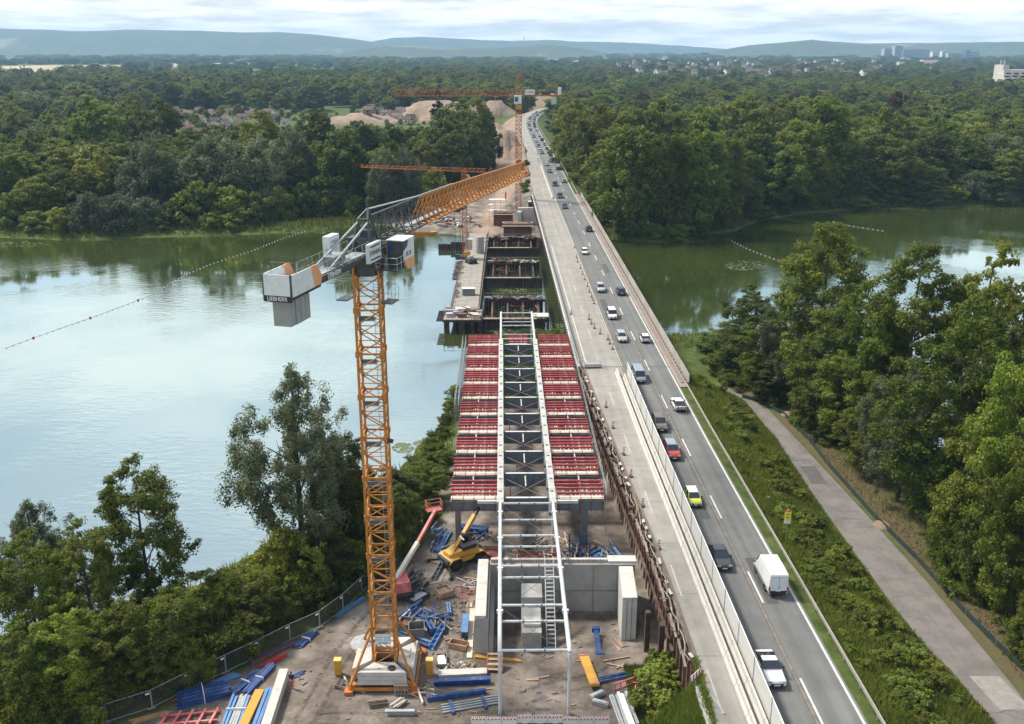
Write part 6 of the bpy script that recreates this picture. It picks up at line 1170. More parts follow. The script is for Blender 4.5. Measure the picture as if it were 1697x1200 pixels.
# ---- boom lift
bl_ = empty('boom_lift', (-12.6, 94.6, 1.5), .35, 'faded red boom lift with long white and red boom', 'boom lift')
MB().box((0, 0, .85), (2.0, 3.4, .55)).obj('chassis', DGREY, bl_); MB().loft([[(-1.0, -1.9, 1.2), (1.0, -1.9, 1.2), (.9, -1.7, 2.3), (-.9, -1.7, 2.3)], [(-1.05, .8, 1.2), (1.05, .8, 1.2), (.95, .6, 2.35), (-.95, .6, 2.35)]]).obj('turret', REDP, bl_); MB().box((.6, .9, 1.7), (.9, 1.4, .9)).obj('engine_cover', REDP, bl_)
wm = MB().tube((-.22, 0, 0), (.22, 0, 0), .58, 14).mesh('wheel', RUBBER); hm = MB().tube((-.235, 0, 0), (.235, 0, 0), .28, 10).mesh('hub', mat('grey_hub', (.2, .2, .2), .6))
for x in (-1.1, 1.1):
    for y in (-1.25, 1.25): w = put('wheel', wm, bl_, (x, y, .58)); put('hub', hm, w)
Mi = (Matrix.Translation((-12.6, 94.6, 1.5)) @ Matrix.Rotation(.35, 4, 'Z')).inverted()
B_ = [Mi @ Vector(p) for p in ((-12.9, 93.9, 3.7), (-10.75, 98.3, 5.9), (-9.0, 102.3, 7.9))]
MB().beam(B_[0], B_[1], .42, .5).obj('boom_base', mat('boom_cream', (.62, .58, .52), .5, var=.1), bl_); MB().beam(B_[0].lerp(B_[1], .95), B_[2], .32, .4).obj('boom_fly', REDP, bl_); MB().tube(B_[0] + Vector((0, 0, -.9)), B_[0].lerp(B_[1], .25), .1, 6).obj('lift_cylinder', GALV, bl_)
bk = empty('x') if False else None
bkt = MB()
for dx in (-.9, .9):
    for dy in (-.45, .45): bkt.tube(B_[2] + Vector((dx, dy + .6, -.1)), B_[2] + Vector((dx, dy + .6, 1.0)), .035, 5)
for zz in (-.1, .5, 1.0):
    q = [B_[2] + Vector((a, b + .6, zz)) for a, b in ((-.9, -.45), (.9, -.45), (.9, .45), (-.9, .45), (-.9, -.45))]; bkt.path(q, .035)
bkt.box(B_[2] + Vector((0, .6, -.12)), (1.8, .9, .05)); bkt.obj('work_basket', REDP, bl_); text('MANITOU', .34, B_[0].lerp(B_[1], .45) + Vector((.24, 0, 0)), (R(66), 0, R(90)), BLACKP, bl_) if False else None
# ---- telescopic handler
th = empty('telehandler', (-5.9, 101.6, 1.5), 0, 'yellow rotating telehandler with raised telescopic boom and stabilisers', 'telehandler'); AX = math.atan2(1.9, 2.6) ; th.rotation_euler = (0, 0, AX - math.pi / 2 + 0.0)
MB().box((0, 0, .95), (1.5, 5.0, .6)).obj('chassis', DGREY, th)
wm = MB().tube((-.25, 0, 0), (.25, 0, 0), .68, 16).mesh('wheel', RUBBER); hm = MB().tube((-.265, 0, 0), (.265, 0, 0), .34, 10).mesh('hub', BLK)
for x in (-1.1, 1.1):
    for y in (-1.6, 1.6): w = put('wheel', wm, th, (x, y, .68)); put('hub', hm, w)
for y in (-1.6, 1.6): MB().loft([[(x * 1.4, y - 1.0, 1.0) for x in (-1, 1)] + [(1.4, y - .9, 1.25), (-1.4, y - .9, 1.25)], [(x * 1.4, y - .5, 1.45) for x in (-1, 1)] + [(1.4, y - .45, 1.55), (-1.4, y - .45, 1.55)], [(x * 1.4, y + .5, 1.45) for x in (-1, 1)] + [(1.4, y + .45, 1.55), (-1.4, y + .45, 1.55)], [(x * 1.4, y + 1.0, 1.0) for x in (-1, 1)] + [(1.4, y + .9, 1.25), (-1.4, y + .9, 1.25)]]).obj('mudguard', YEL, th)
MB().loft([[(-.75, -2.2, 1.5), (.75, -2.2, 1.5), (.6, -2.1, 1.9), (-.6, -2.1, 1.9)], [(-1.05, -.6, 1.45), (1.05, -.6, 1.45), (.95, -.6, 2.2), (-.95, -.6, 2.2)], [(-1.1, 1.3, 1.45), (1.1, 1.3, 1.45), (.95, 1.2, 2.1), (-.95, 1.2, 2.1)]]).obj('turret', YEL, th)
MB().box((.62, .4, 2.35), (.95, 1.9, .5)).obj('engine_deck', BLK, th); MB().box((0, -2.55, 1.15), (2.3, .35, .5)).obj('front_plate', DGREY, th); MB().box((0, 2.5, 1.2), (2.2, .3, .6)).obj('rear_plate', DGREY, th)
for x in (-1.22, 1.22): MB().box((x, 0, 1.15), (.12, 1.5, .55)).obj('side_box', YEL, th)
cbt = MB().loft([[(-1.15, .2, 1.9), (-.25, .2, 1.9), (-.3, .35, 3.3), (-1.05, .35, 3.3)], [(-1.15, 1.8, 1.9), (-.25, 1.8, 1.9), (-.3, 1.45, 3.3), (-1.05, 1.45, 3.3)]]).obj('cab', GLASS, th); MB().box((-.68, .9, 3.33), (.9, 1.25, .08)).obj('roof', BLK, cbt)
Mi = (Matrix.Translation(th.location) @ Matrix.Rotation(th.rotation_euler.z, 4, 'Z')).inverted(); A_, C_ = Mi @ Vector((-7.2, 100.0, 3.1)), Mi @ Vector((-3.5, 107.0, 7.0))
MB().beam(A_, A_.lerp(C_, .72), .42, .55).obj('boom', YEL, th); MB().beam(A_.lerp(C_, .70), C_, .32, .42).obj('boom_extension', BLK, th); MB().tube(A_ + Vector((.3, .9, -1.0)), A_.lerp(C_, .35), .10, 8).obj('lift_ram', GALV, th); MB().tube(A_.lerp(C_, .3) + Vector((0, 0, .3)), A_.lerp(C_, .3) + Vector((.9, -.1, .35)), .09, 6).obj('mirror_arm', LETW, th)
for x in (-1, 1):
    for y in (-1, 1): s_ = MB().beam((x * .7, y * 2.4, .9), (x * 2.6, y * 3.2, .2), .2, .22).obj('stabiliser', BLK, th); MB().box((x * 2.6, y * 3.2, .06), (.5, .5, .1)).obj('pad', BLK, s_)
# ------------------------------------------------------------------ vehicles
CARS = {}
def car_parts(t):
    if t in CARS: return CARS[t]
    S = dict(   # L, W, H, belt z, nose z, (glass base rear, glass base front, roof rear, roof front as fractions of L), hood height
        sedan=(4.6, 1.82, 1.44, .95, .70, (-.40, .19, -.22, .03), .90), coupe=(4.6, 1.86, 1.36, .92, .70, (-.42, .16, -.16, -.02), .88), hatch=(3.7, 1.66, 1.47, .95, .62, (-.47, .24, -.40, .08), .92),
        suv=(4.5, 1.86, 1.66, 1.06, .74, (-.47, .20, -.42, .06), 1.02), estate=(4.7, 1.83, 1.47, .95, .62, (-.48, .19, -.42, .04), .88), bus=(5.1, 1.92, 1.95, 1.10, .72, (-.495, .36, -.485, .26), 1.08),
        caddy=(4.4, 1.80, 1.82, 1.05, .70, (-.49, .27, -.47, .14), 1.0), panelvan=(5.9, 2.05, 2.52, 1.25, .80, (.20, .405, .20, .30), 1.2))[t]
    L, W, H, zb, zn, (gr, gf, rr, rf), hz = S; h = W / 2; D = dict(L=L, W=W, H=H)
    def ring(y, zl, zm, zt, w, top=.84): return [(-h * w * .9, y, zl), (h * w * .9, y, zl), (h * w, y, zl + .12), (h * w, y, zm), (h * w * top, y, zt), (-h * w * top, y, zt), (-h * w, y, zm), (-h * w, y, zl + .12)]
    tr = zb + .03 if t in ('hatch', 'suv', 'estate', 'bus', 'caddy') else zb - .01
    if t == 'panelvan':
        R_ = [ring(-.5 * L, .45, 1.1, H - .10, .93, .90), ring(-.49 * L, .36, 1.1, H - .03, .97, .90), ring(-.2 * L, .34, 1.1, H, 1, .88), ring(.19 * L, .34, 1.1, H - .02, 1, .86), ring(.27 * L, .34, 1.1, zb + .45, 1, .88), ring(.40 * L, .34, .95, hz, .98), ring(.485 * L, .36, .8, .98, .93), ring(.5 * L, .45, .7, .78, .86)]
    else:
        R_ = [ring(-.5 * L, .42, .62, tr - .14, .84), ring(-.485 * L, .32, .70, tr - .03, .93), ring(-.42 * L, .24, .72, tr, .985), ring(-.2 * L, .20, .72, zb, 1), ring(.1 * L, .20, .72, zb, 1), ring(gf * L, .20, .70, zb - .02, 1), ring(.40 * L, .23, .66, hz - .06, .97), ring(.475 * L, .28, .58, zn + .10, .90), ring(.5 * L, .38, .52, zn - .04, .80)]
    D['body'] = MB().loft(R_).mesh('body', WPAINT, 42)
    hb, ht = h * .885, h * (.70 if t not in ('bus', 'caddy', 'panelvan') else .80)
    if t == 'panelvan':
        D['glass'] = MB().loft([[(-hb, .195 * L, zb), (hb, .195 * L, zb), (hb, .405 * L, zb - .04), (-hb, .405 * L, zb - .04)], [(-ht * .98, .195 * L, H - .36), (ht * .98, .195 * L, H - .36), (ht * .96, .29 * L, H - .38), (-ht * .96, .29 * L, H - .38)]]).mesh('glass', GLASS)
        D['roof'] = MB().loft([[(-ht, -.47 * L, H + .004), (ht, -.47 * L, H + .004), (ht, .17 * L, H + .004), (-ht, .17 * L, H + .004)], [(-ht * .9, -.46 * L, H + .03), (ht * .9, -.46 * L, H + .03), (ht * .9, .16 * L, H + .03), (-ht * .9, .16 * L, H + .03)]]).mesh('roof', WPAINT)
        rb_ = MB(); [rb_.box((x, yy, H + .045), (.05, 1.5, .02)) for yy in (-1.8, .2) for x in (-.5, -.3, -.1, .1, .3, .5)]; D['roof_rib'] = rb_.mesh('roof_rib', mat('rib_grey', (.38, .39, .40), .5))
        D['rear_door'] = MB().box((-.42, -.5 * L - .012, 1.45), (.80, .02, 1.75)).box((.42, -.5 * L - .012, 1.45), (.80, .02, 1.75)).mesh('rear_door', WPAINT)
    else:
        D['glass'] = MB().loft([[(-hb, gr * L, zb - .02), (hb, gr * L, zb - .02), (hb, gf * L, zb - .04), (-hb, gf * L, zb - .04)], [(-ht, rr * L, H - .05), (ht, rr * L, H - .05), (ht, rf * L, H - .05), (-ht, rf * L, H - .05)]]).mesh('glass', GLASS)
        tw = ht * 1.03; D['roof'] = MB().loft([[(-tw, rr * L - .04, H - .06), (tw, rr * L - .04, H - .06), (tw, rf * L + .04, H - .06), (-tw, rf * L + .04, H - .06)], [(-tw * .86, rr * L + .1, H), (tw * .86, rr * L + .1, H), (tw * .86, rf * L - .12, H), (-tw * .86, rf * L - .12, H)]]).mesh('roof', WPAINT)
        pi = MB()
        for x in (-1, 1):
            pi.beam((x * hb, gf * L, zb - .03), (x * ht, rf * L, H - .05), .07, .06).beam((x * hb, gr * L, zb), (x * ht, rr * L, H - .05), .10, .09)
            m_ = (gr + gf) / 2 - .04; pi.beam((x * (hb + .012), m_ * L, zb), (x * (ht + .012), ((rr + rf) / 2 - .01) * L, H - .05), .06, .10)
            if t in ('bus', 'caddy', 'estate', 'suv'): pi.beam((x * (hb + .012), (gr * .65 + m_ * .35) * L, zb), (x * (ht + .012), (rr * .65 + (rr + rf) * .5 * .35) * L, H - .05), .06, .10)
        D['pillars'] = pi.mesh('pillar', WPAINT)
    sl_ = MB(); [sl_.box((x * h * .985, 0, .30), (.06, L * .44, .12)) for x in (-1, 1)]; D['sill'] = sl_.mesh('sill', BLK)
    sm_ = MB()
    if t == 'panelvan':
        sm_.box((0, -.5 * L - .026, 1.45), (.02, .01, 1.7)).box((0, -.5 * L - .026, 2.2), (1.5, .01, .02)).box((.12, -.5 * L - .03, 1.15), (.1, .02, .12)).box((0, -.5 * L - .02, .62), (W * .86, .05, .22))
        for x in (-1, 1):
            for y_ in (-.04, .19): sm_.box((x * (h + .004), y_ * L, 1.2), (.012, .02, 1.5))
            sm_.box((x * (h + .006), -.08 * L, .72), (.02, L * .62, .10))
    else:
        for x in (-1, 1):
            for y_ in ((gr + gf) / 2 - .04, gf - .05, gr + .12): sm_.box((x * (h + .002), y_ * L, .62), (.01, .018, .5))
        sm_.box((0, gf * L + .06, zb + .004), (W * .74, .05, .02)).box((0, -.5 * L - .01, .78), (W * .55, .02, .02))
    D['seam'] = sm_.mesh('seam', BLK)
    r = .335 if t not in ('panelvan', 'bus', 'suv') else .36; D['r'] = r
    D['tyre'] = MB().lathe([(r - .10, -.10), (r - .02, -.11), (r, -.07), (r, .07), (r - .02, .11), (r - .10, .10)], 16).mesh('wheel', RUBBER, 50); D['rim'] = MB().lathe([(.02, .09), (r - .12, .10), (r - .11, .085), (r - .11, -.085), (r - .12, -.10), (.02, -.09)], 10).mesh('rim', CHROME)
    D['wp'] = [(x * (h - .10), y * L) for x in (-1, 1) for y in ((-.29, .31) if t != 'panelvan' else (-.27, .32))]
    D['arch'] = MB().lathe([(r + .05, -.02), (r + .05, .0), (.02, .004), (.02, -.02)], 16).mesh('arch', BLK)
    zl = zn - .02; D['head'] = MB().box((0, 0, 0), (.40, .18, .17)).mesh('headlight', LAMP); D['hp'] = [(x * h * .66, .478 * L, zl + .02) for x in (-1, 1)]
    D['tail'] = MB().box((0, 0, 0), (.16 if t in ('panelvan', 'bus', 'caddy') else .34, .10, .42 if t in ('panelvan', 'bus', 'caddy') else .14)).mesh('tail_light', TAIL); D['tp'] = [(x * h * (.88 if t in ('panelvan', 'bus', 'caddy') else .70), -.492 * L, .95 if t == 'panelvan' else (tr - .16)) for x in (-1, 1)]
    D['grille'] = MB().box((0, .497 * L, .46), (W * .58, .08, .26)).mesh('grille', BLK); D['bump'] = MB().box((0, -.497 * L, .42), (W * .72, .08, .20)).mesh('rear_bumper', BLK); D['plate'] = MB().box((0, 0, 0), (.52, .02, .12)).mesh('number_plate', PLATE)
    D['mir'] = MB().box((0, 0, 0), (.20, .12, .14)).mesh('mirror', BLK); D['mp'] = [(x * (h + .08), (gf - .06) * L if t != 'panelvan' else .33 * L, zb + .05) for x in (-1, 1)]
    CARS[t] = D; return D
PAINTS = {}
def paint(n, c, rough=.28):
    if n not in PAINTS: PAINTS[n] = mat('paint_' + n, c, rough, .25 if n in ('silver', 'grey', 'bronze', 'bluegrey') else .0, coat=.6, var=.03)
    return PAINTS[n]
for n, c in dict(white=(.66, .67, .67), black=(.012, .014, .02), silver=(.42, .43, .44), grey=(.13, .135, .14), red=(.36, .03, .022), lime=(.50, .55, .06), bronze=(.15, .115, .085), bluegrey=(.26, .32, .37), navy=(.02, .035, .08), darkgrey=(.045, .047, .05)).items(): paint(n, c)
def car(t, x, y, away, col, label, group=None, roof=None, small=False):
    D = car_parts(t); o = empty('parked_car' if False else {'panelvan': 'panel_van', 'bus': 'minibus', 'caddy': 'van'}.get(t, 'car'), (x, y, RZ + .012), (float(np.arctan2(RE(y) - RE(y + 4), 4)) if away else math.pi + float(np.arctan2(RE(y) - RE(y + 4), 4))), label, 'van' if t in ('panelvan', 'caddy', 'bus') else 'car', group)
    p = PAINTS[col]; put('body', D['body'], o, mat=p); put('glass', D['glass'], o); put('roof', D['roof'], o, mat=PAINTS[roof] if roof else p)
    if 'pillars' in D: put('pillar', D['pillars'], o, mat=p if col not in ('white',) else PAINTS['darkgrey'])
    for q in D['wp']:
        w = put('wheel', D['tyre'], o, (q[0], q[1], D['r']), (0, R(90), 0)); put('rim', D['rim'], w); put('wheel_arch', D['arch'], o, (q[0] + (.088 if q[0] > 0 else -.088) + 0.0, q[1], D['r'] + .02), (0, R(90) if q[0] > 0 else R(-90), 0))
    for q in D['hp']: put('headlight', D['head'], o, q, (0, 0, .35 if q[0] < 0 else -.35))
    for q in D['tp']: put('tail_light', D['tail'], o, q)
    put('grille', D['grille'], o); put('rear_bumper', D['bump'], o); put('number_plate', D['plate'], o, (0, D['L'] * .5 + .045, .47)); put('number_plate', D['plate'], o, (0, -D['L'] * .5 - .045, .62 if t != 'panelvan' else .75))
    for q in D['mp']: put('mirror', D['mir'], o, q)
    for k in ('roof_rib', 'rear_door', 'sill', 'seam'):
        if k in D:
            q_ = put(k, D[k], o)
            if k == 'seam': q_['kind'] = 'stuff'
    return o
ON, AW = -5.75, -1.55
def at_v(t, v, away, dx=0.0):
    y = P(1000, v, RZ)[1] + CARS_L[t] / 2; return float(RE(y)) + (AW if away else ON) + dx, y
CARS_L = dict(sedan=4.6, coupe=4.5, hatch=3.7, suv=4.5, estate=4.7, bus=5.1, caddy=4.4, panelvan=5.9)
near_cars = [('coupe', 1143, 0, 'white', 'white coupe with dark windows driving beside the mesh screens', None), ('sedan', 949, 0, 'black', 'glossy black saloon car with blue reflections driving beside the mesh screens', None), ('hatch', 843, 0, 'lime', 'lime yellow small hatchback with pale roof', 'white'),
             ('suv', 765, 0, 'red', 'red compact car with pale blue-grey roof', 'bluegrey'), ('suv', 718, 0, 'bronze', 'bronze brown off-road car behind the red compact', None), ('bus', 637, 0, 'bluegrey', 'blue-grey minibus passing the start of the mesh screens', None), ('estate', 569, 0, 'silver', 'silver estate car following the white van', None),
             ('caddy', 531, 0, 'white', 'white high-roofed van in the oncoming lane over the lake', None), ('suv', 486, 0, 'silver', 'silver off-road car with dark grille on the old bridge', None), ('hatch', 423, 0, 'white', 'white small car alone in the oncoming lane on the old bridge', None),
             ('panelvan', 990, 1, 'white', 'white panel van seen from behind beside the yellow sign', None), ('coupe', 684, 1, 'white', 'white coupe carrying bicycles on its rear rack', None), ('hatch', 570, 1, 'white', 'white hatchback driving away past the lake parapet', None), ('suv', 491, 1, 'darkgrey', 'dark grey car driving away on the old bridge', None), ('suv', 385, 1, 'black', 'black car driving away towards the far bridge end', None)]
for t, v, aw, c, lab, rf in near_cars:
    x, y = at_v(t, v, aw); car(t, x, y, bool(aw), c, lab, None, rf)
    if 'bicycles' in lab:
        for k in range(2):
            b = empty('bicycle', (x - .12, y - 2.42 - .24 * k, RZ + .55), 0, ('red' if k == 0 else 'dark') + ' bicycle carried on the rear rack of a white coupe', 'bicycle'); wh = MB()
            for wx in (-.52, .52):
                ring = [(wx + .31 * math.cos(a * .5236), 0, .31 + .31 * math.sin(a * .5236)) for a in range(13)]; MB().path(ring, .022, 4).obj('wheel', RUBBER, b)
            MB().tube((-.52, 0, .31), (-.15, 0, .75), .025, 5).tube((-.15, 0, .75), (.38, 0, .78), .025, 5).tube((.38, 0, .78), (.0, 0, .30), .025, 5).tube((0, 0, .3), (-.15, 0, .75), .025, 5).tube((-.52, 0, .31), (0, 0, .3), .02, 5).tube((.52, 0, .31), (.38, 0, .85), .025, 5).obj('frame', REDP if k == 0 else DGREY, b)
            MB().box((-.17, 0, .82), (.26, .12, .06)).obj('saddle', BLK, b); MB().tube((.36, -.22, .9), (.36, .22, .9), .018, 5).obj('handlebar', BLK, b)
g = random.Random(21); gq = 'queue of oncoming cars beyond the old bridge'; ga = 'cars driving away beyond the old bridge'
TY_ = ['sedan', 'hatch', 'suv', 'estate', 'coupe', 'caddy']; CO_ = ['white', 'white', 'silver', 'grey', 'black', 'darkgrey', 'navy', 'white']
NMC = dict(white='white', silver='silver', grey='grey', black='black', darkgrey='dark grey', navy='navy blue'); NMT = dict(sedan='saloon', hatch='hatchback', suv='tall car', estate='estate car', coupe='coupe', caddy='high-roofed van')
yprev = 0
for yy in (1060, 955, 835, 700, 630, 512, 472, 442, 398, 350, 318, 285, 258, 234, 212, 192, 173, 156, 140, 126, 113, 103):
    v = 170 + yy / 6; y = max(P(900, v, RZ)[1] + 2, yprev + 7.5); yprev = y
    if y > 905: break
    t, c = g.choice(TY_), g.choice(CO_); car(t, float(RE(y)) + ON + (.4 if y > 500 else 0), y, False, c, f'{NMC[c]} {NMT[t]} in the oncoming queue on the distant road', gq)
yprev = 0
for yy in (800, 675, 582, 538, 517, 470, 427, 385, 342, 286, 248, 226, 198, 178, 152, 132, 108, 97):
    v = 170 + yy / 6; y = max(P(900, v, RZ)[1] + 2, yprev + 7.5); yprev = y
    if y > 905: break
    t, c = g.choice(TY_), g.choice(['black', 'darkgrey', 'grey', 'silver', 'white', 'navy']); car(t, float(RE(y)) + AW, y, True, c, f'{NMC[c]} {NMT[t]} driving away along the distant road', ga)
# ------------------------------------------------------------------ person
def person(x, y, rz):
    SK = mat('skin', (.36, .20, .14), .6); SHT = mat('navy_shirt', (.012, .02, .055), .8, var=.2); SHO = mat('pink_red_shorts', (.52, .12, .11), .8, var=.15); HR = mat('dark_hair', (.02, .015, .012), .8)
    o = empty('person', (x, y, on(x, y)), rz, 'person in navy shirt and pink-red shorts standing by the concrete beam', 'person')
    J = dict(pel=(0, 0, .93), spi=(0, .0, 1.12), che=(0, -.01, 1.34), nec=(0, 0, 1.50), hd0=(0, .01, 1.60), hd1=(0, .02, 1.74), sl=(-.19, 0, 1.44), el=(-.27, -.03, 1.17), wl=(-.25, .10, .94), hl=(-.24, .16, .86), sr=(.19, 0, 1.44), er=(.28, -.03, 1.17), wr=(.27, .08, .93), hr=(.26, .13, .84), pl=(-.10, 0, .90), kl=(-.11, .02, .48), al=(-.12, -.02, .09), tl=(-.13, .15, .04), pr=(.10, 0, .90), kr=(.12, .03, .48), ar=(.14, -.02, .09), tr=(.16, .15, .04))
    def skin(names, edges, rad, nm, m, root):
        me = bpy.data.meshes.new(nm); ix = {n: i for i, n in enumerate(names)}; me.from_pydata([J[n] for n in names], [(ix[a], ix[b]) for a, b in edges], []); ob_ = put(nm, me, o); md = ob_.modifiers.new('skin', 'SKIN')
        for n, i in ix.items(): sv = me.skin_vertices[0].data[i]; r_ = rad[n]; sv.radius = r_ if isinstance(r_, tuple) else (r_, r_); sv.use_root = (n == root)
        ob_.modifiers.new('sub', 'SUBSURF').levels = 2; ob_.modifiers['sub'].render_levels = 2; me.materials.append(m); dg = bpy.context.evaluated_depsgraph_get(); m2 = bpy.data.meshes.new_from_object(ob_.evaluated_get(dg)); ob_.modifiers.clear(); ob_.data = m2; m2.materials.clear(); m2.materials.append(m); m2.polygons.foreach_set('use_smooth', [True] * len(m2.polygons)); return ob_
    ed = [('pel', 'spi'), ('spi', 'che'), ('che', 'nec'), ('nec', 'hd0'), ('hd0', 'hd1'), ('che', 'sl'), ('sl', 'el'), ('el', 'wl'), ('wl', 'hl'), ('che', 'sr'), ('sr', 'er'), ('er', 'wr'), ('wr', 'hr'), ('pel', 'pl'), ('pl', 'kl'), ('kl', 'al'), ('al', 'tl'), ('pel', 'pr'), ('pr', 'kr'), ('kr', 'ar'), ('ar', 'tr')]
    ra = dict(pel=(.15, .11), spi=(.14, .10), che=(.16, .11), nec=.055, hd0=.085, hd1=.085, sl=.06, el=.043, wl=.03, hl=.035, sr=.06, er=.043, wr=.03, hr=.035, pl=.085, kl=.058, al=.04, tl=.035, pr=.085, kr=.058, ar=.04, tr=.035)
    skin(list(J), ed, ra, 'body', SK, 'pel')
    skin(['spi', 'che', 'nec', 'sl', 'el', 'sr', 'er', 'pel'], [('pel', 'spi'), ('spi', 'che'), ('che', 'nec'), ('che', 'sl'), ('sl', 'el'), ('che', 'sr'), ('sr', 'er')], dict(pel=(.17, .13), spi=(.17, .13), che=(.185, .135), nec=.065, sl=.082, el=.062, sr=.082, er=.062), 'shirt', SHT, 'che')
    skin(['pel', 'pl', 'kl', 'pr', 'kr'], [('pel', 'pl'), ('pl', 'kl'), ('pel', 'pr'), ('pr', 'kr')], dict(pel=(.175, .135), pl=.115, kl=.09, pr=.115, kr=.09), 'shorts', SHO, 'pel')
    MB().lathe([(.02, 1.84), (.07, 1.83), (.098, 1.77), (.10, 1.70), (.085, 1.66)], 12).obj('hair', HR, o, 60)
person(-20.95, 77.9, 2.9)
# ------------------------------------------------------------------ trestle, cofferdams and works beyond the water
MATD = mat('trestle_mats', (.30, .275, .25), .9, var=.25, vscale=.6, dirt=(.18, .155, .135), dscale=.5, dlo=.45, dhi=.65)
tr = empty('trestle_platform', (-10.6, 205, 0), 0, 'long working trestle of pale mats on steel piles in the lake', 'platform'); tr.location = (0, 0, 0)
mt = MB().box((0, 0, 0), (2.96, 1.92, .16)).mesh('deck_mat', MATD); mt2 = MB().box((0, 0, 0), (2.96, 1.92, .16)).mesh('deck_mat', mat('darker_mats', (.24, .22, .20), .9, var=.3, vscale=.6))
g = random.Random(4); y = 212
while y < 308:
    for k in range(2): put('deck_mat', mt if g.random() < .7 else mt2, tr, (-12.2 + k * 3.0 - .004 * (y - 212), y, 3.0 + g.uniform(-.01, .01)))
    y += 1.96
MB().box((-10.75, 260, 2.6), (6.2, 97, .5)).obj('deck_frame', RUSTD, tr); MB().box2((-15.2, 203.5, 2.5), (-6.6, 212.5, 2.95)).obj('landing_stage', RUSTD, tr); MB().box2((-15.0, 203.7, 2.96), (-6.8, 212.3, 3.05)).obj('stage_deck', MATD, tr)
pm = MB().tube((0, 0, -2.5), (0, 0, 2.5), .38, 10).mesh('pile', RUSTD)
for x in (-14.6, -12.6, -10.6, -8.6, -6.9):
    for y in (204.2, 211.8): put('pile', pm, tr, (x, y, 0))
for k in range(10):
    for x in (-13.4, -8.2): put('pile', pm, tr, (x, 222 + k * 9.4, 0))
rlp = MB().tube((0, 0, 3), (0, 0, 4.2), .05, 5).mesh('rail_post', RUSTD)
for k in range(42):
    for x in (-13.9, -7.5): put('rail_post', rlp, tr, (x, 213 + k * 2.25, 0))
for x in (-13.9, -7.5): MB().beam((x, 212, 3.15), (x, 306, 3.15), .3, .3).obj('kerb_timber', WOODG, tr); MB().tube((x, 212, 4.1), (x, 306, 4.1), .045, 5).obj('handrail', RUSTD, tr)
for k in range(5): put('rail_post', rlp, tr, (-15 + k * 2.05, 203.7, 0)); 
MB().tube((-15.1, 203.7, 4.1), (-6.8, 203.7, 4.1), .05, 5).tube((-15.1, 203.7, 4.1), (-15.1, 212.3, 4.1), .05, 5).obj('handrail', RUSTD, tr)
ot = MB().beam((-16.6, 0, 2.7), (-14.5, 0, 2.7), .2, .25).mesh('outrigger', RUSTD)
for k in range(8): put('outrigger', ot, tr, (0, 204 + k * 1.15, 0))
ot2 = MB().beam((-15.6, 0, 2.7), (-13.4, 0, 2.7), .2, .25).mesh('outrigger', RUSTD)
for k in range(7): put('outrigger', ot2, tr, (0, 246 + k * 2.6, 0))
MB().box2((-15.4, 244, 2.45), (-13.4, 266, 2.8)).obj('side_stage', RUSTD, tr)
cn = empty('site_container', (-10.4, 226, 3.1), .02, 'white flat container box on the trestle deck', 'container'); MB().box((0, 0, .8), (3.0, 1.6, 1.6)).obj('shell', CONCD, cn); MB().box((0, 0, 1.64), (3.1, 1.7, .08)).obj('lid', WPAINT, cn)
tk = MB().lathe([(1.2, 0), (1.2, 4.6), (1.1, 4.75), (.3, 4.85)], 18).thing('silo_tank', CONC, 'grey cylindrical tank standing on the trestle', 'tank', smooth=40, loc=(-9.3, 276, 3.1))
for k, (x, y, m, w) in enumerate(((-13.6, 209, GALV, 3.2), (-11.6, 210.4, WPAINT, 2.2), (-13.8, 206, CONCL, 1.4), (-11.0, 205.6, RUSTR, 2.0), (-8.4, 206, CONCL, 1.8), (-12.4, 207.5, GALV, 1.2), (-9.4, 208.6, RUSTD, 2.6), (-14.2, 210.6, RUSTR, 1.2), (-10.0, 210.9, WPAINT, 1.0), (-8.0, 204.8, PLY, 1.6))):
    b_ = MB().box((0, 0, .4), (w, 1.0, .8)).box((0, 0, .84), (w + .1, 1.1, .06)); b_.thing('equipment_box', m, ('long grey', 'white', 'pale', 'rusty', 'concrete-coloured', 'small grey', 'dark rusty', 'small rusty', 'small white', 'plywood')[k] + ' equipment box on the trestle landing stage', 'box', 'boxes on the landing stage', loc=(x, y, 3.06), rot=(0, 0, g.uniform(-.3, .3)))
ex = empty('mini_excavator', (-11.3, 262, 3.1), .5, 'small dark crawler machine at the foot of the slim crane', 'machine'); MB().box((0, 0, .9), (2.4, 2.6, .9)).obj('body', DGREY, ex); MB().box((-.9, 0, .3), (.5, 3.2, .6)).obj('track', BLK, ex); MB().box((.9, 0, .3), (.5, 3.2, .6)).obj('track', BLK, ex); MB().box((0, .3, 1.6), (1.2, 1.2, .7)).obj('cab', GALV, ex)
cpile = MB().loft([[(p[0], p[1], z) for p in prof] for z in (-2.5, 2.4)]).mesh('sheet_pile', RUSTD)
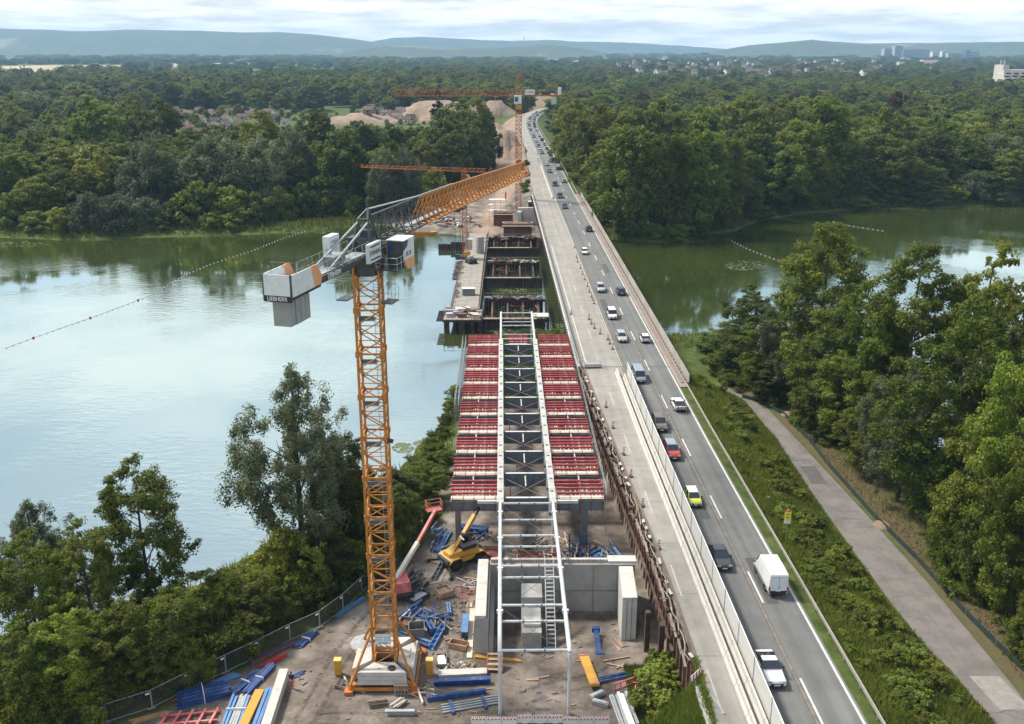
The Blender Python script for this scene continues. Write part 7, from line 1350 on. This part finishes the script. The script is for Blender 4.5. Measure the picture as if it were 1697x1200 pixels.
def cofferdam(x0, x1, y0, y1, label, top=0):
    o = empty('cofferdam', (0, 0, top), 0, label, 'cofferdam', 'sheet pile cofferdams in the lake'); n = int((x1 - x0) / .77)
    for k in range(n): put('sheet_pile', cpile, o, (x0 + .4 + k * .77, y0, 0)); put('sheet_pile', cpile, o, (x0 + .4 + k * .77, y1, 0), (0, 0, math.pi))
    n = int((y1 - y0) / .77)
    for k in range(n): put('sheet_pile', cpile, o, (x0, y0 + .4 + k * .77, 0), (0, 0, -math.pi / 2)); put('sheet_pile', cpile, o, (x1, y0 + .4 + k * .77, 0), (0, 0, math.pi / 2))
    for yy in (y0 + .5, y1 - .5): MB().box2((x0, yy - .2, 1.5), (x1, yy + .2, 1.95)).obj('waling_beam', RUST, o)
    for k in range(4): xx = x0 + (k + .5) * (x1 - x0) / 4; MB().tube((xx, y0 + .4, 1.2), (xx, y1 - .4, 1.2), .28, 8).obj('strut', RUST, o)
    MB().box2((x0 - .2, y0 - .9, 2.42), (x1 - 2.5, y0 + .3, 2.52)).obj('walkway', WOODG, o)
    for zz in (3.1, 3.55): MB().tube((x0, y0 - .8, zz), (x1 - 2.5, y0 - .8, zz), .04, 5).obj('handrail', RUSTD, o)
    for k in range(9): MB().tube((x0 + .3 + k * (x1 - x0 - 3) / 8, y0 - .8, 2.5), (x0 + .3 + k * (x1 - x0 - 3) / 8, y0 - .8, 3.6), .04, 4).obj('rail_post', RUSTR if k % 3 == 0 else RUSTD, o)
    MB().tube((x0, y1 + .3, 3.4), (x1, y1 + .3, 3.4), .04, 5).obj('handrail', GALV, o); MB().box2((x0, y1 - .6, 2.44), (x1, y1 + .5, 2.54)).obj('walkway', WOODG, o)
    for k in range(10): MB().box((g.uniform(x0 + 1, x1 - 1), g.uniform(y1 - 2.5, y1 - .5), g.uniform(2.2, 2.6)), (g.uniform(.6, 2.4), g.uniform(.2, .6), .25), g.uniform(-.3, .3)).obj('stacked_timber', (RUSTR, WOODG, GALV)[k % 3], o)
    return o
cofferdam(-6.4, 8.0, 207, 226, 'rusty sheet pile cofferdam beside the landing stage'); cofferdam(-7.0, 7.7, 247, 268, 'middle rusty sheet pile cofferdam beside the trestle'); c3_ = cofferdam(-7.6, 7.9, 287, 304, 'rusty sheet pile cofferdam against the far bank')
cr = MB().box2((4.6, 207.3, 2.55), (8.2, 210.5, 2.75)); cr.thing('corner_slab', CONCL, 'pale slab over the cofferdam corner', 'slab')
for k in range(11): put('sheet_pile', cpile, c3_, (-22.5 + k * .77, 296, -.6 if k < 5 else 0))
gear(-10.8, 208, 3.4, 3.2, 34, (RUSTR, GALV, WOODG, DGREY, SIGW), 'jumble of rusty gear on the trestle landing stage', .9, z=3.05); gear(1.0, 224.5, 6.2, 1.4, 40, (RUSTD, RUSTR, WOODG, GALV), 'rusty gear along the rear edge of the landing cofferdam', .7, z=2.45); gear(.6, 266.4, 6.2, 1.5, 40, (RUSTD, RUSTR, WOODG, SIGW), 'rusty gear along the rear edge of the middle cofferdam', .7, z=2.45); gear(0, 303, 6.5, 1.4, 34, (RUSTD, RUSTR, WOODG, GALV), 'rusty gear along the rear edge of the far cofferdam', .8, z=2.45); gear(-14.4, 256, .9, 8, 22, (RUSTD, WOODG, RUSTR), 'rusty gear on the side stage of the trestle', .6, z=2.8); gear(-9.4, 296, 1.6, 4, 14, (GALV, WOODG, SIGW), 'loose boards near the shore end of the trestle', .4, z=3.1); gear(-13.3, 232, .5, 9, 14, (WOODG, RUSTR, GALV), 'bars stacked along the trestle kerb', .5, 1.57, z=3.1)
for kk, (xx, yy) in enumerate(((1.0, 216.5), (.4, 257.5), (0, 295.5))): gear(xx, yy, 5.8, 6, 24, (RUSTD, RUSTR, DGREY), ('dark bracing steel inside the landing cofferdam', 'dark bracing steel inside the middle cofferdam', 'dark bracing steel inside the far cofferdam')[kk], .5, z=1.3)
gear(-20, 337, 9, 5, 46, (GALV, CONCL, RUSTR, DGREY, WOOD, SIGW), 'scattered building material on the far works bank', .8); gear(4.5, 322, 4, 4, 26, (WOODG, RUSTR, GALV, CONCL), 'boards and bars between the two boxed piers', .8)
# piers under construction on the far bank
def pier_form(x, y, w, d, h, label, z=1.2):
    o = empty('pier_formwork', (x, y, z), 0, label, 'formwork', 'boxed piers on the far bank'); MB().box((0, 0, h / 2), (w, d, h)).obj('form_box', mat('brown_ply', (.15, .075, .05), .75, var=.3, vscale=.8), o)
    for k in range(int(h / .8)): MB().box((0, -d / 2 - .1, .5 + k * .8), (w + .2, .16, .18)).obj('waler', RUSTR, o)
    for k in range(int(w / 1.0)): MB().box((-w / 2 + .5 + k, -d / 2 - .22, h / 2), (.12, .1, h)).obj('soldier', RUSTR, o)
    MB().box((0, -d / 2 - .9, h - .4), (w + 1.2, 1.4, .1)).obj('working_platform', WOODG, o); MB().box((0, d / 2 + .6, h - .2), (w + 1, 1.0, .1)).obj('working_platform', PLY, o)
    for zz in (h + .3, h + .7): MB().tube((-w / 2 - .6, -d / 2 - 1.5, zz), (w / 2 + .6, -d / 2 - 1.5, zz), .05, 5).obj('handrail', RUSTR, o)
    for k in range(7): MB().tube((-w / 2 - .5 + k * (w + 1) / 6, -d / 2 - 1.5, h - .4), (-w / 2 - .5 + k * (w + 1) / 6, -d / 2 - 1.5, h + .8), .05, 4).obj('rail_post', RUSTR, o)
    for k in range(8): MB().box((g.uniform(-w / 2, w / 2), g.uniform(-d / 2, d / 2), h + .1), (g.uniform(.5, 2), .3, .25), g.uniform(-.4, .4)).obj('stacked_timber', (PLY, WOODG, SIGR)[k % 3], o)
pier_form(1.8, 309, 9.0, 4.2, 4.8, 'brown boxed pier with pale platforms at the waterline'); pier_form(-3.0, 333, 6.6, 4.5, 4.6, 'brown boxed pier standing further up the bank')
MB().box2((2.0, 334, 1), (8.6, 335.6, 7.0)).box2((2.0, 331, 1), (3.2, 334, 6.0)).thing('concrete_wall', CONCL, 'pale concrete abutment wall by the far crane', 'wall')
sc_ = empty('scaffold_tower', (-5.0, 339, 1.2), 0, 'white and grey scaffold tower stacked with boards on the far bank', 'scaffold')
for x in (-3, -1, 1, 3):
    for y in (-1, 1): MB().tube((x, y, 0), (x, y, 8.4), .06, 4).obj('standard', GALV, sc_)
for z in (2.2, 4.2, 6.2, 8.0): MB().box((0, 0, z), (6.4, 2.2, .12)).obj('deck', LETW if z > 4 else GALV, sc_); MB().tube((-3, -1, z + .9), (3, -1, z + .9), .05, 4).obj('guard_tube', GALV, sc_)
MB().box((2.8, -.2, 9.3), (.5, .5, 2.4)).obj('red_marker', SIGR, sc_)
pc = MB().box((0, 0, 2.0), (2.0, 3.0, 4.0)).thing('tall_container', RUSTD, 'dark container with white roof beside the far crane', 'container', loc=(6.9, 349, 3)); MB().box((0, 0, 4.05), (2.1, 3.1, .12)).obj('roof', LETW, pc)
for k, (x, y, w) in enumerate(((-24, 331, 4), (-20, 334, 3), (-27, 336, 5), (-18, 330, 3), (-30, 339, 3), (-15, 338, 3.5), (-22, 341, 4), (-26, 344, 3), (-16, 345, 2.5), (-12, 330, 2))):
    q = empty('material_heap', (x, y, on(x, y)), g.uniform(0, 3), ('grey pipes', 'white sacks', 'dark rubble', 'rusty bars', 'pale boards', 'mixed scrap', 'orange crates', 'steel sheets', 'timber', 'drums')[k] + ' piled on the far works bank', 'heap', 'material heaps on the far bank')
    for j in range(6): MB().box((g.uniform(-w / 2, w / 2), g.uniform(-1.5, 1.5), g.uniform(.2, .9)), (g.uniform(.8, w), g.uniform(.3, .9), g.uniform(.3, .8)), g.uniform(-.6, .6)).obj('piece', (GALV, CONCL, RUSTR, DGREY, WOOD, SIGW)[(j + k) % 6], q)
bt = MB().loft([[(-5, -.6, .1), (-5, .6, .1), (-5, .8, .9), (-5, -.8, .9)], [(4, -.9, -.1), (4, .9, -.1), (4, 1.1, .9), (4, -1.1, .9)], [(6, -.1, .3), (6, .1, .3), (6, .25, 1.0), (6, -.25, 1.0)]]).thing('work_boat', mat('boat_orange', (.50, .22, .03), .5, var=.15), 'orange work boat moored at the far works bank', 'boat', loc=(-31, 322, 0)); MB().box((-2.0, 0, 1.2), (1.6, 1.3, .7)).obj('wheelhouse', GALV, bt); MB().box((1.5, 0, .93), (4.2, 1.5, .05)).obj('deck', RUSTR, bt)
# ------------------------------------------------------------------ buoy lines and lily pads
def buoys(pts, n, label, group):
    L_ = [0]
    for a, b in zip(pts, pts[1:]): L_.append(L_[-1] + math.hypot(b[0] - a[0], b[1] - a[1]))
    wm = MB().lathe([(.02, -.1), (.11, -.05), (.15, .06), (.11, .16), (.02, .2)], 8).mesh('float', SIGW, 60); rm = MB().lathe([(.02, -.15), (.2, -.08), (.28, .1), (.2, .28), (.02, .36)], 8).mesh('float', SIGR, 60)
    ln = empty('buoy_line', (0, 0, 0), 0, label, 'buoy line')
    xs = [p[0] for p in pts]; ys = [p[1] for p in pts]
    for k in range(n):
        s = L_[-1] * k / (n - 1); put('float', rm if k % 9 == 4 else wm, ln, (float(np.interp(s, L_, xs)), float(np.interp(s, L_, ys)), .02))
    MB().path([(p[0], p[1], .01) for p in pts], .03, 4).obj('rope', DGREY, ln)
buoys([P(*q, 0) for q in ((10, 577), (70, 555), (170, 520), (255, 488), (310, 455), (350, 438), (420, 415), (470, 395), (505, 384))], 74, 'curving line of white and red floats across the wide lake', None)
buoys([P(*q, 0) for q in ((1213, 400), (1235, 411), (1262, 422), (1290, 432))], 14, 'short line of floats in the water beyond the old bridge', None); buoys([P(*q, 0) for q in ((1392, 372), (1430, 378), (1463, 383))], 10, 'faint line of floats near the far bank beyond the old bridge', None)
def lilies(name, spots, n, label, seed):
    gg = np.random.default_rng(seed); V, F = [], []
    for (u, v, ru, rv) in spots:
        for k in range(int(min(n, 14 + ru * rv * .55))):
            a = gg.random() * 6.28; r_ = math.sqrt(gg.random()); x, y = P(u + ru * r_ * math.cos(a), v + rv * r_ * math.sin(a), 0); s = .14 + .22 * gg.random(); i0 = len(V)
            V += [(x + s * math.cos(t), y + s * math.sin(t), .02 + .03 * gg.random()) for t in np.arange(6) * 1.047]; F.append(tuple(range(i0, i0 + 6)))
    me = bpy.data.meshes.new(name); me.from_pydata(V, [], F); me.materials.append(mat('lily_pad', (.10, .13, .05), .45, var=.3, vscale=.4)); tag(put(name, me), label, kind='stuff')
lilies('lily_pads', [(1050, 392, 60, 6), (1120, 399, 50, 5), (1235, 440, 36, 8), (1390, 353, 25, 3), (1500, 348, 60, 2), (1640, 347, 50, 2), (30, 405, 50, 5), (330, 392, 60, 3), (520, 384, 40, 4), (850, 480, 26, 5), (820, 545, 30, 6), (850, 552, 30, 5), (600, 420, 22, 10), (668, 742, 18, 8), (700, 735, 14, 5), (925, 545, 10, 12)], 190, 'floating lily pads spread along the lake margins', 8)
# ------------------------------------------------------------------ tall grass and undergrowth
def grass(name, n, fx, label, hmin, hmax, m, seed, w=.05):
    gg = np.random.default_rng(seed); X, Y = fx(gg, n); n = len(X); Z = ground_z(X, Y); a = gg.random(n) * 6.28; h = hmin + (hmax - hmin) * gg.random(n) ** 1.5; le = .45 * h
    dx, dy = np.cos(a), np.sin(a); ww = w * (.6 + .8 * gg.random(n)); lx, ly = gg.normal(size=n) * le * .5, gg.normal(size=n) * le * .5
    V = np.stack([np.stack([X - dx * ww, Y - dy * ww, Z - .05], -1), np.stack([X + dx * ww, Y + dy * ww, Z - .05], -1), np.stack([X + lx * .5 + dx * ww, Y + ly * .5 + dy * ww, Z + h * .6], -1), np.stack([X + lx, Y + ly, Z + h], -1)], 1).reshape(-1, 3)
    me = npmesh(name, V, np.arange(4 * n).reshape(-1, 4), m); q = np.repeat(np.clip(.15 + .8 * gg.random(n) * (.6 + .5 * wob(X, Y, .5)), 0, 1), 4); ca = me.color_attributes.new('lv', 'FLOAT_COLOR', 'POINT'); ca.data.foreach_set('color', np.stack([q, q, q, np.ones_like(q)], -1).astype(np.float32).ravel())
    tag(put(name, me), label, kind='stuff')
def f_emb(gg, n):
    Y = 58 + 104 * gg.random(n) ** 1.25; a, b = RE(Y) + 1.7, PL(np.clip(Y, 40, 161)) - .1; return a + (b - a) * gg.random(n), Y
grass('grass', 90000, f_emb, 'long green grass and herbs on the road embankment', .15, .75, LV, 1, .05)
LY = leaf_mat('dry_straw', (.10, .085, .03), (.19, .16, .06), (.30, .26, .12))
grass('dry_grass', 7000, f_emb, 'dry straw-coloured stalks among the embankment weeds', .3, .95, LY, 9, .035)
def f_site(gg, n):
    k = gg.random(n) < .5; X = np.where(k, 11 + 5 * gg.random(n), PR(70) + 10 * gg.random(n)); Y = np.where(k, 72.5 + 9 * gg.random(n), 72 + 85 * gg.random(n)); X = np.where(k, X, PR(np.clip(Y, 40, 161)) + 1.4 + 9 * gg.random(n)); return X, Y
grass('weeds', 30000, f_site, 'sparse weeds on litter beside the path and yard corner', .08, .5, LV, 2, .04)
def f_slope(gg, n): return 12.2 + 4.3 * gg.random(n), 63 + 11 * gg.random(n)
grass('slope_weeds', 14000, f_slope, 'green weeds on the slope at the end of the sheet piles', .2, .9, LV, 6, .05)
def f_bank(gg, n):
    Y = 300 + 90 * gg.random(n); X = -330 + 620 * gg.random(n); s = sdf(LAKE, X, Y); k = (s > .3) & (s < 9) & ((X < -46) | (X > 26)); return X[k], Y[k]
grass('reeds', 150000, f_bank, 'band of reeds and rough grass along the far shore', .8, 2.4, LG, 3, .12)
def f_shore(gg, n):
    Y = 60 + 145 * gg.random(n); X = -70 + 130 * gg.random(n); s = sdf(LAKE, X, Y); t = sdf(SITE, X, Y); k = (s > .2) & (s < 14) & (t > .3) & ((X < LE(Y) - 1) | (X > PR(np.clip(Y, 40, 161)) + 5) | (Y > 160)); return X[k], Y[k]
grass('undergrowth', 120000, f_shore, 'rough undergrowth between the trees along the near shore', .3, 1.3, LG, 4, .07)
# green snow-fence beside the path
gf_ = empty('netting_fence', (0, 0, 0), 0, 'low dark green netting fence along the path edge', 'fence'); GFP = [P(*q, 2) for q in ((1230, 660), (1262, 668), (1300, 690), (1340, 730), (1370, 770), (1410, 815), (1450, 860), (1485, 895), (1520, 930), (1560, 975), (1600, 1020), (1650, 1070), (1697, 1115), (1740, 1160))]
NET = mat('green_netting', (.010, .028, .022), .8, var=.2)
for a, b in zip(GFP, GFP[1:]):
    za, zb = on(*a), on(*b); MB().add([(a[0], a[1], za), (b[0], b[1], zb), (b[0], b[1], zb + .7), (a[0], a[1], za + .7), (a[0] + .03, a[1], za), (b[0] + .03, b[1], zb), (b[0] + .03, b[1], zb + .7), (a[0] + .03, a[1], za + .7)], [(0, 1, 2, 3), (7, 6, 5, 4), (0, 4, 5, 1), (3, 2, 6, 7)]).obj('netting', NET, gf_); MB().tube((a[0], a[1], za - .2), (a[0], a[1], za + 1.2), .035, 5).obj('stake', WOODG, gf_)
for k, (u, v) in enumerate(((1305, 688), (1462, 872))): x, y = P(u, v, 2); MB().lathe([(.1, 0), (1.1, .05), (.9, .45), (.3, .65)], 9).thing('earth_mound', mat('earth', (.20, .15, .115), .95, var=.3, vscale=1.5, bump=.6, bscale=4), ('small earth heap at the bend of the path', 'small earth heap beside the netting fence')[k], 'mound', smooth=60, loc=(x, y, 2.0), scale=(1, 1.2, .7))
sgn = empty('path_sign', (*P(1399, 740, 2), 2.0), .3, 'small pale notice sign on the grass by the wood', 'sign'); MB().tube((0, 0, 0), (0, 0, 1.5), .04, 5).obj('post', WOODG, sgn); MB().box((0, -.05, 1.4), (.6, .04, .8)).obj('board', LETW, sgn)
for k, (u, v) in enumerate(((1246, 808), (1272, 835), (1238, 772))): x, y = P(u, v, 5.5); MB().lathe([(.30, -.3), (.26, .35), (.02, .36)], 9).thing('tree_stump', WOODG, 'sawn tree stump in the weeds below the guard rail', 'stump', 'stumps on the embankment', loc=(x, y, on(x, y)))
# ------------------------------------------------------------------ far houses, town, hills, haze
def ray(u, v, Y):
    a = CP - (v - 600) / 1600 * SP; d = Y / a; return (u - 848.5) / 1600 * d, 59.5 - d * (SP + (v - 600) / 1600 * CP)
ROOFR = mat('brown_tiles', (.105, .062, .052), .85, var=.2, vscale=.6, rnd=.3); ROOFD = mat('dark_roof', (.075, .072, .075), .85, var=.2, rnd=.3); REND = mat('white_render', (.62, .60, .57), .85, var=.08, rnd=.1); RENDC = mat('cream_render', (.46, .40, .33), .85, var=.1, rnd=.15)
g = random.Random(31)
def house(x, y, w, d, h, rz, wm, rm, label, group, cat='house', name='garden_house'):
    o = empty(name, (x, y, on(x, y) - .2), rz, label, cat, group); MB().box((0, 0, h / 2), (w, d, h)).prismx([(-d / 2, h), (d / 2, h), (0, h + d * .42)], -w / 2, w / 2).obj('wall', wm, o)
    rf = MB(); t = .16
    for s in (-1, 1): rf.add([(-w / 2 - .3, s * (d / 2 + .35), h - .25), (w / 2 + .3, s * (d / 2 + .35), h - .25), (w / 2 + .3, 0, h + d * .42 + .05), (-w / 2 - .3, 0, h + d * .42 + .05), (-w / 2 - .3, s * (d / 2 + .35), h - .25 + t), (w / 2 + .3, s * (d / 2 + .35), h - .25 + t), (w / 2 + .3, 0, h + d * .42 + t + .05), (-w / 2 - .3, 0, h + d * .42 + t + .05)], [(0, 1, 2, 3), (4, 5, 6, 7), (0, 1, 5, 4), (0, 3, 7, 4), (1, 2, 6, 5)])
    rf.obj('roof', rm, o); MB().box((0, -d / 2 - .02, h * .5), (w * .25, .06, h * .38)).obj('window', GLASS, o); MB().box((w * .32, -d / 2 - .02, h * .42), (w * .15, .06, h * .8)).obj('door', WOODG, o)
    return o
hp = [(317, 208), (338, 201), (360, 210), (351, 188), (362, 189), (413, 191), (407, 185), (431, 193), (454, 188), (466, 186), (313, 218), (343, 217), (300, 194), (371, 205), (325, 196), (388, 187), (380, 196), (605, 179), (617, 180), (642, 184), (611, 193), (644, 200), (699, 191), (613, 204), (626, 155), (658, 200), (632, 192), (5, 196), (14, 205), (325, 222), (402, 196), (420, 188), (300, 205)] + [(290 + 23 * k % 190, 184 + (k * 7) % 34) for k in range(16)] + [(596 + (k * 17) % 110, 176 + (k * 5) % 28) for k in range(12)]
for k, (u, v) in enumerate(hp):
    x, y = P(u, v + 2, 1.5); wm = (REND, REND, RENDC, WOODG)[k % 4]; rm = (ROOFR, ROOFD, ROOFD, ROOFR, ROOFR)[k % 5]
    house(x, y, g.uniform(6, 9), g.uniform(4.5, 6), g.uniform(2.8, 3.6), g.choice((0, 1.57, .3, -.4)) + g.uniform(-.2, .2), wm, rm, ('white', 'white', 'cream', 'timber')[k % 4] + ' walled garden hut with ' + ('brown' if rm is ROOFR else 'dark') + ' roof among the allotments', 'allotment huts')
for k in range(120):
    v = g.uniform(101, 131); u = g.uniform(1010, 1460) if v < 124 else g.uniform(1090, 1440); x, y = P(u, v + 4, 1.5); wm = (REND, RENDC)[k % 2]; rm = (ROOFR, ROOFD, ROOFR)[k % 3]
    house(x, y, g.uniform(10, 16), g.uniform(9, 12), g.uniform(8, 13) + y / 400, g.uniform(-.6, .6), wm, rm, ('white' if k % 2 == 0 else 'cream') + ' house with ' + ('brown' if rm is ROOFR else 'dark') + ' roof in the distant suburb', 'distant suburban houses', name='suburban_house')
def block(u0, u1, v0, Y, d, m, label, floors, name='tower_block', bands=True, roofm=None):
    x0, zt = ray(u0, v0, Y); x1, _ = ray(u1, v0, Y); w = x1 - x0; cx = (x0 + x1) / 2; o = empty(name, (cx, Y, 0), 0, label, 'building'); MB().box((0, d / 2, zt / 2), (w, d, zt)).obj('wall', m, o)
    if bands:
        fh = zt / floors; wm_ = MB().box((0, -.12, 0), (w * .94, .2, fh * .42)).mesh('window_band', mat('far_glass', (.06, .08, .10), .2))
        for k in range(floors): put('window_band', wm_, o, (0, 0, fh * (k + .55)))
    MB().box((0, d / 2, zt + .5), (w * .5, d * .5, 1.6)).obj('roof_house', roofm or CONC, o); return o
FG = mat('far_grey_facade', (.34, .34, .33), .8, var=.1); FW = mat('far_white_facade', (.62, .63, .63), .7)
block(1466, 1484, 80.5, 5200, 40, FG, 'tall grey hospital slab with window bands on the horizon', 14); block(1484, 1497, 76, 5160, 46, FG, 'taller core tower of the grey hospital complex', 16); block(1497, 1541, 82, 5230, 40, FG, 'long lower wing of the grey hospital complex', 12)
block(1546, 1556, 86, 5000, 30, FW, 'pale block beside the hospital complex', 8); block(1562, 1575, 85, 5300, 30, FW, 'second pale block beside the hospital complex', 9); block(1602, 1609, 83.5, 5000, 30, mat('far_blue', (.05, .10, .25), .4), 'slim dark blue office tower on the horizon', 10); block(1609, 1624, 86, 5020, 30, mat('far_glassy', (.30, .40, .50), .3), 'glassy wing beside the dark blue tower', 6); block(1572, 1598, 88, 4900, 30, FG, 'long low block between pale block and blue tower', 5)
block(1484, 1512, 112, 2500, 40, FW, 'white flat-roofed hall above the treetops', 2, 'exhibition_hall', False, FW); block(1478, 1487, 117.5, 2490, 30, FW, 'low white annex beside the white hall', 1, 'hall_annex', False, FW); block(1498, 1509, 96, 3600, 30, FW, 'small white tower behind the white hall', 6); block(1545, 1576, 118, 2300, 40, FG, 'long low grey station roof above the trees', 1, 'station_building'); block(1543, 1552, 111, 2310, 4, FW, 'white board on the station building', 1, 'sign_board', False)
block(1490, 1500, 103, 3300, 30, RENDC, 'cream hall with reddish roof', 2, 'large_house', False, ROOFR); block(1530, 1555, 99.5, 3500, 30, RENDC, 'long cream house row with red roof', 2, 'large_house', False, ROOFR); block(1120, 1128, 100, 3500, 20, FW, 'small white block in the distant suburb', 5)
for k, (u, w_) in enumerate(((1660, 3), (1665.5, 3))):
    x, zt = ray(u, 100, 2600); MB().lathe([(2.6, 0), (2.2, zt)], 10).thing('chimney', CONCL, 'slender pale twin chimney beside the terraced block', 'chimney', 'twin chimneys', loc=(x, 2600, 0))
tb = empty('terraced_block', (0, 1250, 0), 0, 'stepped concrete apartment block with balconies above the treetops', 'building')
for (u0, u1, v0, dy) in ((1664, 1700, 131, 0), (1668, 1720, 123, 6), (1672, 1740, 116, 12), (1674, 1684, 108, 16)):
    x0, zt = ray(u0, v0, 1250); x1, _ = ray(u1, v0, 1250); MB().box(((x0 + x1) / 2, dy + 12, zt / 2), (x1 - x0, 24, zt)).obj('wall', CONCL, tb)
for k in range(6):
    for j in range(3):
        x0, z0 = ray(1664 + j * 13 + (2 if k % 2 else 0), 150 - k * 5.2, 1250); MB().box((x0 + 3.6, -.9, z0), (6.6, 1.8, 1.1)).obj('balcony', REND if (k + j) % 3 else mat('awning', (.45, .16, .10), .7), tb); MB().box((x0 + 3.6, -.06, z0 + 1.7), (6.0, .16, 1.7)).obj('window', GLASS, tb)
MB().tube((*P(1590, 281, 1.5), 1.2), (*P(1591.5, 281, 1.5), 25), .18, 6).thing('flood_pole', GALV, 'tall thin pole standing among the trees beyond the lake', 'pole')
x, y = P(1581, 294, 1.5); cv = empty('blue_canopy', (x, y, on(x, y)), 0, 'bright blue canopy roof between the trees on the far bank', 'canopy'); MB().box((0, 0, 2.8), (5.5, 3.2, .25)).obj('roof', mat('canopy_blue', (.04, .16, .50), .5), cv)
for a in (-2.5, 2.5):
    for b in (-1.4, 1.4): MB().box((a, b, 1.4), (.15, .15, 2.8)).obj('post', GALV, cv)
for k, (u, v, c) in enumerate(((1385, 258 + 35, 0), (1672, 278, 1), (1690, 280, 0))):
    pass
# hills
HILLM = mat('wooded_hill', (.045, .062, .03), .95, var=.35, vscale=.004, dirt=(.20, .19, .10), dscale=.0011, dlo=.60, dhi=.66)
def hills(name, Y, depth, pts, label):
    us = np.linspace(pts[0][0], pts[-1][0], 220); vs_ = np.interp(us, [p[0] for p in pts], [p[1] for p in pts]); gg = np.random.default_rng(int(Y)); vs_ = vs_ + np.convolve(gg.normal(size=220 + 8) * .35, np.ones(9) / 5, 'valid')
    top = np.array([ray(u, v, Y) for u, v in zip(us, vs_)]); rows = []
    for f, hh in ((-1.0, -.05), (-.75, .18), (-.5, .45), (-.25, .78), (-.1, .95), (0, 1.0), (.3, .8), (1.0, -.05)):
        rows.append(np.stack([top[:, 0] * (1 + f * depth / Y * .5), np.full(220, Y + f * depth), np.maximum(-1, top[:, 1] * hh * (1 + (.05 * np.convolve(np.random.default_rng(int(Y + f * 90)).normal(size=220 + 24), np.ones(25) / 5, 'valid')) * (f < 0 and f > -.9 and f != -.1)))], -1))
    V = np.concatenate(rows); n = 220; F = [(r * n + i, r * n + i + 1, (r + 1) * n + i + 1, (r + 1) * n + i) for r in range(len(rows) - 1) for i in range(n - 1)]
    tag(put(name, npmesh(name, V, F, HILLM, True)), label, kind='structure')
hills('hills', 8600, 1800, [(-120, 52), (0, 48), (60, 49), (140, 52), (205, 49), (330, 51), (400, 54), (460, 53), (530, 58), (590, 65), (640, 74), (700, 84)], 'long wooded ridge on the horizon')
hills('hills', 10000, 1300, [(560, 84), (620, 68), (650, 63), (700, 61), (790, 66), (850, 68), (900, 66), (960, 69), (1030, 70), (1100, 74), (1190, 80), (1260, 86)], 'paler ridge behind the middle of the horizon')
hills('hills', 6200, 700, [(570, 86), (600, 81), (640, 75), (700, 77), (740, 80), (830, 79), (900, 74), (940, 77), (1000, 87)], 'low dark blue hills before the pale ridge')
hills('hills', 6800, 1200, [(1170, 87), (1200, 82), (1240, 75), (1300, 70), (1345, 66), (1380, 69), (1440, 72), (1540, 71), (1700, 69), (1850, 72)], 'broad wooded hill behind the distant town')
x, zt = ray(868, 60, 10000); MB().tube((x, 10000, 100), (x, 10000, zt), 4, 5).thing('radio_mast', GALV, 'thin radio mast on the pale far ridge', 'mast')
# air
hzm = bpy.data.materials.new('hazy_air'); hzm.use_nodes = True; _n = hzm.node_tree.nodes; _n.remove(_n['Principled BSDF']); _v = _n.new('ShaderNodeVolumePrincipled'); _v.inputs['Color'].default_value = (.40, .69, 1.0, 1); _v.inputs['Density'].default_value = 8.5e-5; _v.inputs['Anisotropy'].default_value = 0.0
hzm.node_tree.links.new(_v.outputs[0], _n['Material Output'].inputs['Volume'])
tag(MB().box2((-8200, -200, -3.7), (8200, 11500, 262)).obj('haze', hzm), 'pale blue summer haze in the air', kind='stuff')
